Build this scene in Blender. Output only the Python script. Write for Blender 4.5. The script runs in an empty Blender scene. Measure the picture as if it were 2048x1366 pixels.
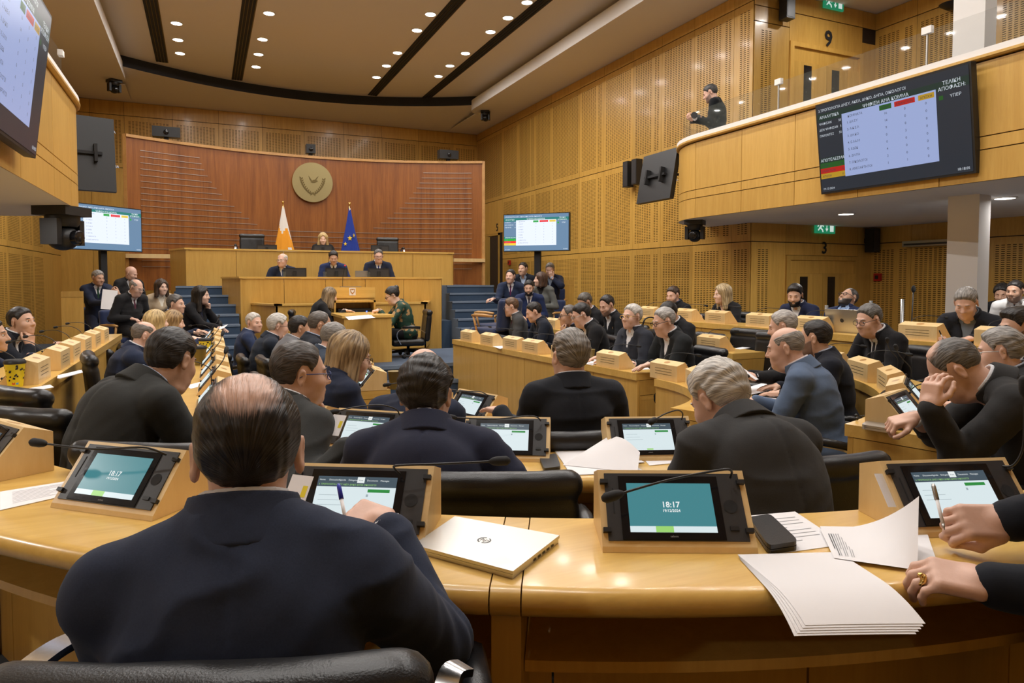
import bpy, math, random, time
import numpy as np
from mathutils import Vector, Matrix

# ------------------------------------------------------------------ camera, light, exposure
SC = bpy.context.scene
COL = SC.collection
FPX = 2048*24/36.0                       # 24 mm lens, focal length in pixels of the 2048 frame
EYE = 1.347                              # camera height above the rear desk row's floor
YAW = math.atan(614/FPX); PIT = math.atan(60.6/FPX)
CX, CY = 1024.0, 561+60.6
F_ = np.array([math.sin(YAW)*math.cos(PIT), math.cos(YAW)*math.cos(PIT), -math.sin(PIT)])
R_ = np.array([math.cos(YAW), -math.sin(YAW), 0.0]); U_ = np.cross(R_, F_)
cam = bpy.data.cameras.new('camera'); cam.lens = 24; cam.sensor_width = 36
cam.shift_y = -(683-CY)/2048.0; cam.clip_start = .05; cam.clip_end = 100
camo = bpy.data.objects.new('camera', cam); COL.objects.link(camo); SC.camera = camo
_m = Matrix.Identity(4)
for i in range(3):
    _m[i][0] = R_[i]; _m[i][1] = U_[i]; _m[i][2] = -F_[i]
_m[2][3] = EYE
camo.matrix_world = _m
W = bpy.data.worlds.new('world'); SC.world = W; W.use_nodes = True
W.node_tree.nodes['Background'].inputs[0].default_value = (.5, .45, .4, 1)
W.node_tree.nodes['Background'].inputs[1].default_value = .05
SC.view_settings.view_transform = 'Standard'; SC.view_settings.look = 'None'
SC.view_settings.exposure = 0.06; SC.view_settings.gamma = 1.0
SC.view_settings.use_curve_mapping = False
SC.cycles.max_bounces = 6; SC.cycles.diffuse_bounces = 3; SC.cycles.glossy_bounces = 2; SC.cycles.transmission_bounces = 2; SC.cycles.transparent_max_bounces = 6
SC.cycles.caustics_reflective = False; SC.cycles.caustics_refractive = False; SC.cycles.sample_clamp_indirect = 4.0; SC.cycles.use_adaptive_sampling = True; SC.cycles.adaptive_threshold = .04
LAMP_W = 17.5                            # watts of one ceiling downlight
LAMP_C = (1.0, .965, .93)

def ray(x, y): return F_+R_*(x-CX)/FPX-U_*(y-CY)/FPX
CAM = np.array([0, 0, EYE])
def at_z(x, y, z): d = ray(x, y); return CAM+d*((z-EYE)/d[2])
def at_d(x, y, D): return CAM+ray(x, y)*D
def at_y(x, y, Y): d = ray(x, y); return CAM+d*(Y/d[1])
def at_x(x, y, X): d = ray(x, y); return CAM+d*(X/d[0])
def pxdir(x): d = ray(x, 600); return math.degrees(math.atan2(d[0], d[1]))
rnd = random.Random(7)

# ------------------------------------------------------------------ materials
MATS = {}
def _nt(name):
    m = bpy.data.materials.new(name); m.use_nodes = True
    nt = m.node_tree; b = nt.nodes['Principled BSDF']
    return m, nt, b
def plain(name, col, rough=.5, metal=0., spec=.5, bump=0., bscale=200., emit=0., coat=0.):
    if name in MATS: return MATS[name]
    m, nt, b = _nt(name)
    b.inputs['Base Color'].default_value = (*col, 1); b.inputs['Roughness'].default_value = rough
    b.inputs['Metallic'].default_value = metal; b.inputs['Specular IOR Level'].default_value = spec
    if coat: b.inputs['Coat Weight'].default_value = coat; b.inputs['Coat Roughness'].default_value = .15
    if emit:
        b.inputs['Emission Color'].default_value = (*col, 1); b.inputs['Emission Strength'].default_value = emit
    tc = nt.nodes.new('ShaderNodeTexCoord'); n = nt.nodes.new('ShaderNodeTexNoise')
    n.inputs['Scale'].default_value = bscale; n.inputs['Detail'].default_value = 2
    nt.links.new(tc.outputs['Object'], n.inputs['Vector'])
    if bump:
        bp = nt.nodes.new('ShaderNodeBump'); bp.inputs['Strength'].default_value = bump; bp.inputs['Distance'].default_value = .002
        nt.links.new(n.outputs['Fac'], bp.inputs['Height']); nt.links.new(bp.outputs['Normal'], b.inputs['Normal'])
    else:
        mr = nt.nodes.new('ShaderNodeMapRange'); mr.inputs['To Min'].default_value = max(0, rough-.04); mr.inputs['To Max'].default_value = min(1, rough+.04)
        nt.links.new(n.outputs['Fac'], mr.inputs['Value']); nt.links.new(mr.outputs['Result'], b.inputs['Roughness'])
    MATS[name] = m; return m
def emis(name, col, s):
    if name in MATS: return MATS[name]
    m, nt, b = _nt(name)
    b.inputs['Base Color'].default_value = (0, 0, 0, 1); b.inputs['Roughness'].default_value = .3
    b.inputs['Emission Color'].default_value = (*col, 1); b.inputs['Emission Strength'].default_value = s
    if name not in ('tb_table', 'tv_table', 'scr_white', 'scr_clock', 'tb_navy'): m.cycles.emission_sampling = 'NONE'      # small glowing marks need no direct sampling
    MATS[name] = m; return m
def wood(name, c1, c2, scale=(9, 9, .7), rough=.34, coat=.12, per_obj=.12, contrast=1.0):
    m, nt, b = _nt(name); L = nt.links
    tc = nt.nodes.new('ShaderNodeTexCoord'); mp = nt.nodes.new('ShaderNodeMapping')
    mp.inputs['Scale'].default_value = scale
    oi = nt.nodes.new('ShaderNodeObjectInfo'); va = nt.nodes.new('ShaderNodeVectorMath'); va.operation = 'ADD'
    sc = nt.nodes.new('ShaderNodeMath'); sc.operation = 'MULTIPLY'; sc.inputs[1].default_value = 37
    L.new(oi.outputs['Random'], sc.inputs[0]); L.new(tc.outputs['Object'], va.inputs[0]); L.new(sc.outputs[0], va.inputs[1])
    L.new(va.outputs[0], mp.inputs['Vector'])
    n1 = nt.nodes.new('ShaderNodeTexNoise'); n1.inputs['Scale'].default_value = 1.6; n1.inputs['Detail'].default_value = 5; n1.inputs['Roughness'].default_value = .62; n1.inputs['Distortion'].default_value = .6
    n2 = nt.nodes.new('ShaderNodeTexNoise'); n2.inputs['Scale'].default_value = 11; n2.inputs['Detail'].default_value = 3
    L.new(mp.outputs[0], n1.inputs['Vector']); L.new(mp.outputs[0], n2.inputs['Vector'])
    mx = nt.nodes.new('ShaderNodeMath'); mx.operation = 'MULTIPLY_ADD'; mx.inputs[1].default_value = .35; L.new(n2.outputs['Fac'], mx.inputs[0]); L.new(n1.outputs['Fac'], mx.inputs[2])
    cr = nt.nodes.new('ShaderNodeValToRGB'); e = cr.color_ramp.elements
    e[0].position = .5-.14/contrast; e[0].color = (*c1, 1); e[1].position = .82+.05/contrast; e[1].color = (*c2, 1)
    L.new(mx.outputs[0], cr.inputs['Fac'])
    hv = nt.nodes.new('ShaderNodeHueSaturation'); mr = nt.nodes.new('ShaderNodeMapRange')
    mr.inputs['To Min'].default_value = 1-per_obj; mr.inputs['To Max'].default_value = 1+per_obj
    L.new(oi.outputs['Random'], mr.inputs['Value']); L.new(mr.outputs[0], hv.inputs['Value']); L.new(cr.outputs[0], hv.inputs['Color'])
    L.new(hv.outputs[0], b.inputs['Base Color']); b.inputs['Roughness'].default_value = rough
    b.inputs['Coat Weight'].default_value = coat; b.inputs['Coat Roughness'].default_value = .12
    bp = nt.nodes.new('ShaderNodeBump'); bp.inputs['Strength'].default_value = .05; bp.inputs['Distance'].default_value = .001
    L.new(n2.outputs['Fac'], bp.inputs['Height']); L.new(bp.outputs[0], b.inputs['Normal'])
    MATS[name] = m; return m
def cloth(name, col, rough=.85, vary=.25, scale=420., sheen=.06):
    if name in MATS: return MATS[name]
    m, nt, b = _nt(name); L = nt.links
    tc = nt.nodes.new('ShaderNodeTexCoord'); n = nt.nodes.new('ShaderNodeTexNoise'); n.inputs['Scale'].default_value = scale; n.inputs['Detail'].default_value = 2
    n0 = nt.nodes.new('ShaderNodeTexNoise'); n0.inputs['Scale'].default_value = 14; n0.inputs['Detail'].default_value = 4
    L.new(tc.outputs['Object'], n.inputs['Vector']); L.new(tc.outputs['Object'], n0.inputs['Vector'])
    mx = nt.nodes.new('ShaderNodeMix'); mx.data_type = 'RGBA'
    mx.inputs[6].default_value = (*[c*(1-vary) for c in col], 1); mx.inputs[7].default_value = (*[min(1, c*(1+vary)) for c in col], 1)
    L.new(n.outputs['Fac'], mx.inputs[0]); L.new(mx.outputs[2], b.inputs['Base Color'])
    b.inputs['Roughness'].default_value = rough; b.inputs['Specular IOR Level'].default_value = .2
    b.inputs['Sheen Weight'].default_value = sheen; b.inputs['Sheen Roughness'].default_value = .5
    bp = nt.nodes.new('ShaderNodeBump'); bp.inputs['Strength'].default_value = .35; bp.inputs['Distance'].default_value = .006
    L.new(n0.outputs['Fac'], bp.inputs['Height']); L.new(bp.outputs[0], b.inputs['Normal'])
    MATS[name] = m; return m
def skin(name, col):
    if name in MATS: return MATS[name]
    m, nt, b = _nt(name); L = nt.links
    tc = nt.nodes.new('ShaderNodeTexCoord'); n = nt.nodes.new('ShaderNodeTexNoise'); n.inputs['Scale'].default_value = 26; n.inputs['Detail'].default_value = 4
    L.new(tc.outputs['Object'], n.inputs['Vector'])
    mx = nt.nodes.new('ShaderNodeMix'); mx.data_type = 'RGBA'
    mx.inputs[6].default_value = (col[0]*.88, col[1]*.78, col[2]*.72, 1); mx.inputs[7].default_value = (min(1, col[0]*1.08), col[1]*1.1, col[2]*1.1, 1)
    L.new(n.outputs['Fac'], mx.inputs[0]); L.new(mx.outputs[2], b.inputs['Base Color'])
    b.inputs['Roughness'].default_value = .46
    n2 = nt.nodes.new('ShaderNodeTexNoise'); n2.inputs['Scale'].default_value = 160; L.new(tc.outputs['Object'], n2.inputs['Vector'])
    bp = nt.nodes.new('ShaderNodeBump'); bp.inputs['Strength'].default_value = .12; bp.inputs['Distance'].default_value = .002
    L.new(n2.outputs['Fac'], bp.inputs['Height']); L.new(bp.outputs[0], b.inputs['Normal'])
    MATS[name] = m; return m
def hairmat(name, col, col2=None):
    if name in MATS: return MATS[name]
    m, nt, b = _nt(name); L = nt.links
    col2 = col2 or tuple(min(1, c*1.9+.012) for c in col)
    at = nt.nodes.new('ShaderNodeAttribute'); at.attribute_name = 'flow'
    n = nt.nodes.new('ShaderNodeTexNoise'); n.inputs['Scale'].default_value = 1; n.inputs['Detail'].default_value = 3
    L.new(at.outputs['Vector'], n.inputs['Vector'])
    cr = nt.nodes.new('ShaderNodeValToRGB'); e = cr.color_ramp.elements
    e[0].position = .36; e[0].color = (*[c*.55 for c in col], 1); e[1].position = .68; e[1].color = (*col2, 1)
    L.new(n.outputs['Fac'], cr.inputs['Fac'])
    L.new(cr.outputs[0], b.inputs['Base Color']); b.inputs['Roughness'].default_value = .42; b.inputs['Specular IOR Level'].default_value = .35
    bp = nt.nodes.new('ShaderNodeBump'); bp.inputs['Strength'].default_value = .7; bp.inputs['Distance'].default_value = .004
    L.new(n.outputs['Fac'], bp.inputs['Height']); L.new(bp.outputs[0], b.inputs['Normal'])
    MATS[name] = m; return m

def floral(name):
    m, nt, b = _nt(name); L = nt.links
    tc = nt.nodes.new('ShaderNodeTexCoord'); v = nt.nodes.new('ShaderNodeTexVoronoi'); v.inputs['Scale'].default_value = 13
    n = nt.nodes.new('ShaderNodeTexNoise'); n.inputs['Scale'].default_value = 45; L.new(tc.outputs['Object'], n.inputs['Vector'])
    va = nt.nodes.new('ShaderNodeVectorMath'); va.operation = 'MULTIPLY_ADD'; va.inputs[1].default_value = (.05, .05, .05); L.new(n.outputs['Color'], va.inputs[0]); L.new(tc.outputs['Object'], va.inputs[2]); L.new(va.outputs[0], v.inputs['Vector'])
    cr = nt.nodes.new('ShaderNodeValToRGB'); e = cr.color_ramp.elements; e[0].position = .30; e[0].color = (.42, .24, .09, 1); e[1].position = .42; e[1].color = (.012, .05, .03, 1)
    L.new(v.outputs['Distance'], cr.inputs['Fac']); L.new(cr.outputs[0], b.inputs['Base Color']); b.inputs['Roughness'].default_value = .7; MATS[name] = m
floral('floral_cloth')
M = MATS
wood('maple', (.52, .282, .052), (.67, .398, .092))                       # wall panels
wood('maple_desk', (.64, .37, .082), (.78, .50, .14), scale=(.8, 9, 9), rough=.28, coat=.25, per_obj=.05)
wood('maple_front', (.54, .30, .062), (.66, .40, .10), per_obj=.07)
wood('maple_pale', (.72, .485, .21), (.82, .60, .30), scale=(5, 5, 1.2), per_obj=.06, rough=.4, coat=.05)
wood('teak', (.17, .050, .010), (.33, .115, .024), scale=(7, 7, .35), rough=.32, coat=.2, per_obj=.02, contrast=1.4)
wood('armwood', (.40, .20, .06), (.55, .30, .10), scale=(3, 3, 3))
plain('joint', (.05, .028, .012), .9)
plain('void', (.030, .016, .007), .95)
plain('plaster', (.78, .72, .66), .9, bump=.1, bscale=60)
plain('plaster_white', (.84, .81, .78), .85, bump=.1, bscale=60)
plain('cove', (.02, .022, .03), .8)  # near-black colour paints the shade of the ceiling recess
plain('black', (.012, .012, .013), .45)
plain('black_matte', (.012, .012, .013), .8)
plain('black_gloss', (.008, .008, .010), .12)
plain('panel_grey', (.035, .035, .038), .42)
plain('leather', (.010, .010, .011), .34, bump=.25, bscale=340)
plain('chrome', (.62, .62, .62), .22, 1.0)
plain('steel', (.45, .44, .42), .38, 1.0)
plain('silver', (.68, .66, .62), .36, .85)
plain('bronze', (.33, .27, .13), .36, .9, bump=.5, bscale=9)
plain('bronze_dark', (.16, .12, .05), .45, .9)
plain('brass', (.75, .50, .16), .25, 1.0)
plain('paper', (.84, .82, .83), .8)
plain('ink', (.06, .06, .07), .8)
plain('ink_soft', (.34, .34, .36), .8)
cloth('carpet', (.050, .082, .135), .95, .3, 300, .2)
cloth('carpet_edge', (.17, .22, .29), .95, .2, 300, .2)
cloth('chair_blue', (.018, .030, .085), .85, .2, 400, .3)

# ------------------------------------------------------------------ mesh helpers
def new_mesh(name, v, f, smooth=False, mats=(), mi=None):
    me = bpy.data.meshes.new(name)
    if isinstance(v, np.ndarray): v = v.tolist()
    if isinstance(f, np.ndarray): f = f.tolist()
    me.from_pydata(v, [], f)
    for m in mats: me.materials.append(m if not isinstance(m, str) else MATS[m])
    if mi is not None: me.polygons.foreach_set('material_index', np.asarray(mi, dtype=np.int32))
    if smooth is True: me.shade_smooth()
    elif smooth: me.shade_smooth(); me.set_sharp_from_angle(angle=math.radians(smooth))
    me.update(); return me
class MB:
    """collects shapes, then links them as one mesh object"""
    def __init__(s): s.v = []; s.f = []; s.mi = []; s.mats = []; s.cur = 0
    def mat(s, m):
        if m not in s.mats: s.mats.append(m)
        s.cur = s.mats.index(m); return s
    def add(s, v, f):
        o = len(s.v); s.v += [tuple(p) for p in v]
        for q in f: s.f.append([i+o for i in q]); s.mi.append(s.cur)
        return s
    def box(s, lo, hi, M4=None):
        x0, y0, z0 = lo; x1, y1, z1 = hi
        v = [(x0,y0,z0),(x1,y0,z0),(x1,y1,z0),(x0,y1,z0),(x0,y0,z1),(x1,y0,z1),(x1,y1,z1),(x0,y1,z1)]
        if M4 is not None: v = [tuple(M4 @ Vector(p)) for p in v]
        return s.add(v, [(0,3,2,1),(4,5,6,7),(0,1,5,4),(1,2,6,5),(2,3,7,6),(3,0,4,7)])
    def quad(s, a, b, c, d): return s.add([a, b, c, d], [(0,1,2,3)])
    def prism(s, poly, lo, hi, axis='z'):
        """poly 2D, extruded along axis between lo and hi"""
        n = len(poly)
        def p(u, w, t): return {'z': (u, w, t), 'x': (t, u, w), 'y': (u, t, w)}[axis]
        v = [p(u, w, lo) for u, w in poly]+[p(u, w, hi) for u, w in poly]
        f = [[i, (i+1) % n, n+(i+1) % n, n+i] for i in range(n)]+[list(range(n))[::-1], list(range(n, 2*n))]
        return s.add(v, f)
    def tube(s, pts, r, seg=10, caps=True):
        pts = [np.array(p, float) for p in pts]; n = len(pts); V = []; Fc = []
        rr = r if hasattr(r, '__len__') else [r]*n
        up = np.array([0, 0, 1.0])
        t0 = pts[1]-pts[0]
        if abs(t0[2])/np.linalg.norm(t0) > .9: up = np.array([1.0, 0, 0])
        for i in range(n):
            t = pts[min(i+1, n-1)]-pts[max(i-1, 0)]; t = t/np.linalg.norm(t)
            a = np.cross(t, up); a /= np.linalg.norm(a); up = np.cross(a, t)
            for k in range(seg):
                w = 2*math.pi*k/seg; V.append(pts[i]+rr[i]*(a*math.cos(w)+up*math.sin(w)))
        for i in range(n-1):
            for k in range(seg): Fc.append([i*seg+k, i*seg+(k+1) % seg, (i+1)*seg+(k+1) % seg, (i+1)*seg+k])
        if caps: Fc += [list(range(seg))[::-1], list(range((n-1)*seg, n*seg))]
        return s.add(V, Fc)
    def lathe(s, prof, seg=20, M4=None):
        V = []; Fc = []; n = len(prof)
        for r, z in prof:
            for k in range(seg): V.append((r*math.cos(2*math.pi*k/seg), r*math.sin(2*math.pi*k/seg), z))
        for i in range(n-1):
            for k in range(seg): Fc.append([i*seg+k, i*seg+(k+1) % seg, (i+1)*seg+(k+1) % seg, (i+1)*seg+k])
        Fc += [list(range(seg))[::-1], list(range((n-1)*seg, n*seg))]
        if M4 is not None: V = [tuple(M4 @ Vector(p)) for p in V]
        return s.add(V, Fc)
    def ball(s, c, r, seg=10):
        r = r if hasattr(r, '__len__') else (r, r, r)
        V = []; Fc = []; n = seg
        for i in range(1, n):
            th = math.pi*i/n
            for k in range(seg): V.append((c[0]+r[0]*math.sin(th)*math.cos(2*math.pi*k/seg), c[1]+r[1]*math.sin(th)*math.sin(2*math.pi*k/seg), c[2]+r[2]*math.cos(th)))
        for i in range(n-2):
            for k in range(seg): Fc.append([i*seg+k, (i+1)*seg+k, (i+1)*seg+(k+1) % seg, i*seg+(k+1) % seg])
        V.append((c[0], c[1], c[2]+r[2])); V.append((c[0], c[1], c[2]-r[2])); a = len(V)-2; b = a+1
        for k in range(seg): Fc.append([a, k, (k+1) % seg]); Fc.append([b, (n-2)*seg+(k+1) % seg, (n-2)*seg+k])
        return s.add(V, Fc)
    def mesh(s, name, smooth=False, mats=None):
        return new_mesh(name, s.v, s.f, smooth, mats or s.mats, s.mi if s.mats else None)
    def build(s, name, parent=None, smooth=False, mats=None): return obj(name, s.mesh(name, smooth, mats), parent)
def obj(name, me, parent=None, loc=(0, 0, 0), rotz=0):
    o = bpy.data.objects.new(name, me); COL.objects.link(o)
    o.location = loc; o.rotation_euler = (0, 0, rotz)
    if parent is not None: o.parent = parent
    return o
def tag(o, label, cat, group=None):
    o['label'] = label; o['category'] = cat
    if group: o['group'] = group
    return o
def thing(name, label, cat, loc=(0, 0, 0), rotz=0, group=None):
    return tag(obj(name, None, None, loc, rotz), label, cat, group)
def struct(o): o['kind'] = 'structure'; return o
def copy_tree(o, parent=None):
    c = o.copy(); COL.objects.link(c); c.parent = parent
    for ch in list(o.children): copy_tree(ch, c)
    return c
def sweep(mb, path, prof, closed=False, caps=True):
    """path: plan points; prof: (offset to the right of travel, z) polygon"""
    P = [np.array(p[:2], float) for p in path]; n = len(P); m = len(prof); V = []
    for i in range(n):
        a = P[(i-1) % n] if (closed or i > 0) else None; b = P[(i+1) % n] if (closed or i < n-1) else None
        ns = []
        for u, w in ((a, P[i]), (P[i], b)):
            if u is None or w is None: continue
            t = w-u; t /= np.linalg.norm(t); ns.append(np.array([t[1], -t[0]]))
        nn = sum(ns); nn = nn/np.linalg.norm(nn); k = 1/max(.3, float(nn @ ns[0]))
        for o, z in prof: V.append((P[i][0]+nn[0]*o*k, P[i][1]+nn[1]*o*k, z))
    Fc = []
    for i in range(n if closed else n-1):
        j = (i+1) % n
        for k in range(m): l = (k+1) % m; Fc.append([i*m+k, j*m+k, j*m+l, i*m+l])
    if caps and not closed: Fc += [list(range(m)), list(range((n-1)*m, n*m))[::-1]]
    return mb.add(V, Fc)
def arc(c, r, a0, a1, n):
    return [(c[0]+r*math.cos(math.radians(a0+(a1-a0)*i/n)), c[1]+r*math.sin(math.radians(a0+(a1-a0)*i/n))) for i in range(n+1)]
_txt = {}
def text_geo(body, size, align='LEFT', bold=0.0):
    """letters as flat geometry: verts (x, y) and faces"""
    key = (body, align, bold)
    if key not in _txt:
        cu = bpy.data.curves.new('lettering', 'FONT'); cu.body = body; cu.align_x = align; cu.size = 1; cu.offset = bold; cu.resolution_u = 2
        o = bpy.data.objects.new('lettering', cu); COL.objects.link(o)
        dg = bpy.context.evaluated_depsgraph_get(); me = bpy.data.meshes.new_from_object(o.evaluated_get(dg))
        _txt[key] = ([(v.co.x, v.co.y) for v in me.vertices], [list(p.vertices) for p in me.polygons])
        bpy.data.objects.remove(o); bpy.data.curves.remove(cu); bpy.data.meshes.remove(me)
    v, f = _txt[key]
    return [(x*size, y*size) for x, y in v], f
def put_text(mb, body, x, z, size, y=0., align='LEFT', bold=.0, xs=1.0):
    v, f = text_geo(body, size, align, bold)
    mb.add([(x+a*xs, y, z+b) for a, b in v], f)
# ------------------------------------------------------------------ the setting
XR, XL, XO = 7.8, -3.24, 10.5            # right wall, left wall, outer right wall
YB, YD, YREAR = 20.0, 8.24, -2.6         # back wall, wall with doors 3 and 9, rear wall
ZC, ZS = 6.25, 5.87                      # main ceiling, soffits
CEN = (2.3, 4.5)                         # centre of the horseshoe
T_A, T_B, T_C, T_W = 0.0, -.1, -.2, -.5  # floor tiers, floor by the lower doors

def uline(r, y1, n=40):                  # U-shaped line: straight leg, half circle, straight leg
    return [(CEN[0]-r, y1)]+arc(CEN, r, 180, 360, n)+[(CEN[0]+r, y1)]
def tier(name, r0, r1, z, z0, y1):
    mb = MB().mat('carpet'); a = uline(r0, y1); b = uline(r1, y1); n = len(a)
    mb.add([(x, y, z) for x, y in a]+[(x, y, z) for x, y in b], [[i, i+1, n+i+1, n+i] for i in range(n-1)])
    mb.add([(x, y, z0) for x, y in a]+[(x, y, z) for x, y in a], [[i, i+1, n+i+1, n+i] for i in range(n-1)])
    mb.mat('carpet_edge'); e = uline(r0-.004, y1)
    mb.add([(x, y, z-.035) for x, y in e]+[(x, y, z+.003) for x, y in e], [[i, i+1, n+i+1, n+i] for i in range(n-1)])
    return mb
fl = struct(MB().mat('carpet').box((XL-.3, YREAR, T_W-.1), (XO+.3, YB, T_W)).box((XL, -.5, T_C-.05), (7.8, YB, T_C)).build('floor'))
tier('tier_step', 2.02, 3.18, T_B, T_C-.01, 9.0).build('tier_step', fl)
tier('tier_step', 3.18, 5.4, T_A, T_C-.01, 8.8).build('tier_step', fl)
MB().mat('carpet').box((XL, YREAR, T_C), (7.6, .95, T_A)).build('tier_step', fl)
MB().mat('carpet').box((5.5, 1.6, T_C-.1), (7.5, 7.9, .10)).build('tier_step', fl)
MB().mat('carpet').box((XL, -.5, T_C-.1), (-.9, 10, T_A-.002)).build('tier_step', fl)

_pc = {}
def panel_mesh(w, h, kind='plain', mat='maple', t=.014, zm=.10):
    key = (round(w, 3), round(h, 3), kind, mat, zm)
    if key in _pc: return _pc[key]
    mb = MB().mat(mat); y = -t
    cols = []
    if kind != 'plain':
        sl, cp = .050, .078
        n = max(2, int((w-.10)/cp)) if kind != 'narrow' else 3
        x0 = (w-(n-1)*cp)/2
        if kind == 'narrow': x0 = .16
        cols = [x0+i*cp for i in range(n)]
        if kind == 'split' and n > 5: cols = [c for i, c in enumerate(cols) if i != n-3]
    if cols:
        zp, sh = .031, .0105; nz = int((h-2*zm)/zp); z0 = (h-(nz-1)*zp)/2
        xs = 0.0
        for c in cols:
            mb.quad((xs, y, 0), (c-sl/2, y, 0), (c-sl/2, y, h), (xs, y, h)); xs = c+sl/2
            zz = 0.0
            for k in range(nz):
                zl = z0+k*zp-sh/2
                mb.quad((c-sl/2, y, zz), (xs, y, zz), (xs, y, zl), (c-sl/2, y, zl)); zz = zl+sh
            mb.quad((c-sl/2, y, zz), (xs, y, zz), (xs, y, h), (c-sl/2, y, h))
        mb.quad((xs, y, 0), (w, y, 0), (w, y, h), (xs, y, h))
    else: mb.quad((0, y, 0), (w, y, 0), (w, y, h), (0, y, h))
    mb.quad((0, 0, 0), (0, y, 0), (0, y, h), (0, 0, h)); mb.quad((w, y, 0), (w, 0, 0), (w, 0, h), (w, y, h))
    mb.quad((0, y, h), (w, y, h), (w, 0, h), (0, 0, h)); mb.quad((0, 0, 0), (w, 0, 0), (w, y, 0), (0, y, 0))
    _pc[key] = mb.mesh('panel'); return _pc[key]
G = .007
def panels(wall, origin, rotz, xs, zs, kinds):
    """a grid of panels on a wall: xs, zs are seam positions along the wall"""
    c, s = math.cos(rotz), math.sin(rotz)
    for j in range(len(zs)-1):
        for i in range(len(xs)-1):
            k = kinds(i, j)
            if k is None: continue
            w = xs[i+1]-xs[i]-G; h = zs[j+1]-zs[j]-2*G
            x = xs[i]+G/2
            obj('panel', panel_mesh(w, h, k), wall, (origin[0]+c*x, origin[1]+s*x, zs[j]+G), rotz)
def wallbox(name, lo, hi, mat='void'): return struct(MB().mat(mat).box(lo, hi).build(name))

# right wall, panels counted from the corner by door 3 towards the dais
wr = wallbox('wall_right', (XR, YD, T_W), (XR+.15, YB, ZS+.5))
sy = [YD]+[float(at_x(p, 400, XR)[1]) for p in (1465, 1387, 1323, 1266, 1208, 1160, 1104, 1071, 1038, 1006)]
xs = [YB-y for y in sy][::-1]; xs = [YB-y for y in sorted(sy, reverse=True)]
ks = ['perf', 'split', 'perf', 'perf', 'split', 'perf', 'split', 'perf', 'split', 'narrow']
panels(wr, (XR, YB), -math.pi/2, xs, [T_W, 1.96, 3.67, 5.66], lambda i, j: ks[i % len(ks)] if i < len(xs)-2 or j else 'perf')
panels(wr, (XR, YB), -math.pi/2, xs, [5.66, ZS], lambda i, j: 'plain')
dx = [.02, .55, 1.06, xs[0]]
panels(wr, (XR, YB), -math.pi/2, [.02, xs[0]], [3.67, 5.66], lambda i, j: 'perf')
panels(wr, (XR, YB), -math.pi/2, [.02, xs[0]], [5.66, ZS], lambda i, j: 'plain')
panels(wr, (XR, YB), -math.pi/2, [.02, xs[0]], [2.72, 3.67], lambda i, j: 'plain')
d5 = struct(MB().mat('joint').box((XR-.012, 18.25, T_W), (XR-.002, 19.9, 2.7)).mat('maple').box((XR-.03, 18.2, T_W), (XR-.0, 18.27, 2.72)).box((XR-.03, 18.2, 2.66), (XR, 19.95, 2.72)).box((XR-.25, 18.9, T_W), (XR-.02, 18.94, 2.64)).build('door_3'))  # flat dark sheet stands in for the shade inside the door opening
# wall with the doors 3 (below) and 9 (balcony)
wd = wallbox('wall_door_side', (XR+.15, YD, T_W), (XO, YD+.15, ZS+.5))
DX0, DX1 = 8.60, 10.08
def doorway(num, z0, z1, name, dark):
    panels(wd, (XR, YD), 0, [.0, DX0-.08-XR], [z0, z1+.28], lambda i, j: 'narrow')
    panels(wd, (XR, YD), 0, [DX1+.08-XR, XO-XR], [z0, z1+.28], lambda i, j: 'plain')
    panels(wd, (XR, YD), 0, [DX0-.08-XR, DX1+.08-XR], [z1+.07, z1+.28 if num == '3' else z1+.52], lambda i, j: 'plain')
    mb = MB().mat('maple')
    mb.box((DX0-.08, YD-.045, z0), (DX0, YD, z1)).box((DX1, YD-.045, z0), (DX1+.08, YD, z1)).box((DX0-.08, YD-.045, z1), (DX1+.08, YD, z1+.07))
    d = struct(mb.build(name)); mid = (DX0+DX1)/2
    MB().mat('maple').box((DX0, YD-.006, z1-.22), (DX1, YD-.001, z1)).build('transom', d)
    for a, b in ((DX0, mid-.004), (mid+.004, DX1-.25)):
        l = MB().mat('maple').box((a, YD-.022, z0), (b, YD-.004, z1-.222)).build('door_leaf', d)
        g = a+.42 if a == DX0 else a+.30
        MB().mat('black_gloss').box((g-.19, YD-.026, z0+.5), (g-.02, YD-.021, z1-.27)).build('glass_strip', l)
        MB().mat('steel').tube([(b-.05, YD-.06, z0+.95), (b-.05, YD-.06, z0+1.3)], .011).build('handle', l)
    MB().mat('maple').box((DX1-.25, YD-.03, z0), (DX1, YD-.002, z1-.222)).build('side_panel', d)
    n = MB().mat('black_matte'); put_text(n, num, mid+.02, z1+.115 if num == '3' else z1+.10, .27 if num == '3' else .36, YD-.030, 'CENTER', .02)
    n.build('door_number', d)
doorway('3', T_W, 1.68, 'door_1', 0)
panels(wd, (XR, YD), 0, [0, .72, 2.36, 2.7], [1.96, 2.28], lambda i, j: 'plain')
doorway('9', 2.62, 5.07, 'door_2', 0)
panels(wd, (XR, YD), 0, [0, .72, 2.36, 2.7], [5.59, ZS], lambda i, j: 'plain')
panels(wd, (XR, YD), 0, [0, .72], [5.35, 5.59], lambda i, j: 'plain')
n5 = MB().mat('black_matte'); put_text(n5, '5', 0, 0, .30, 0, 'CENTER', .02)
o = n5.build('door_number', d5); o.location = (XR-.025, 18.35, 2.79); o.rotation_euler = (0, 0, -math.pi/2)
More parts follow.
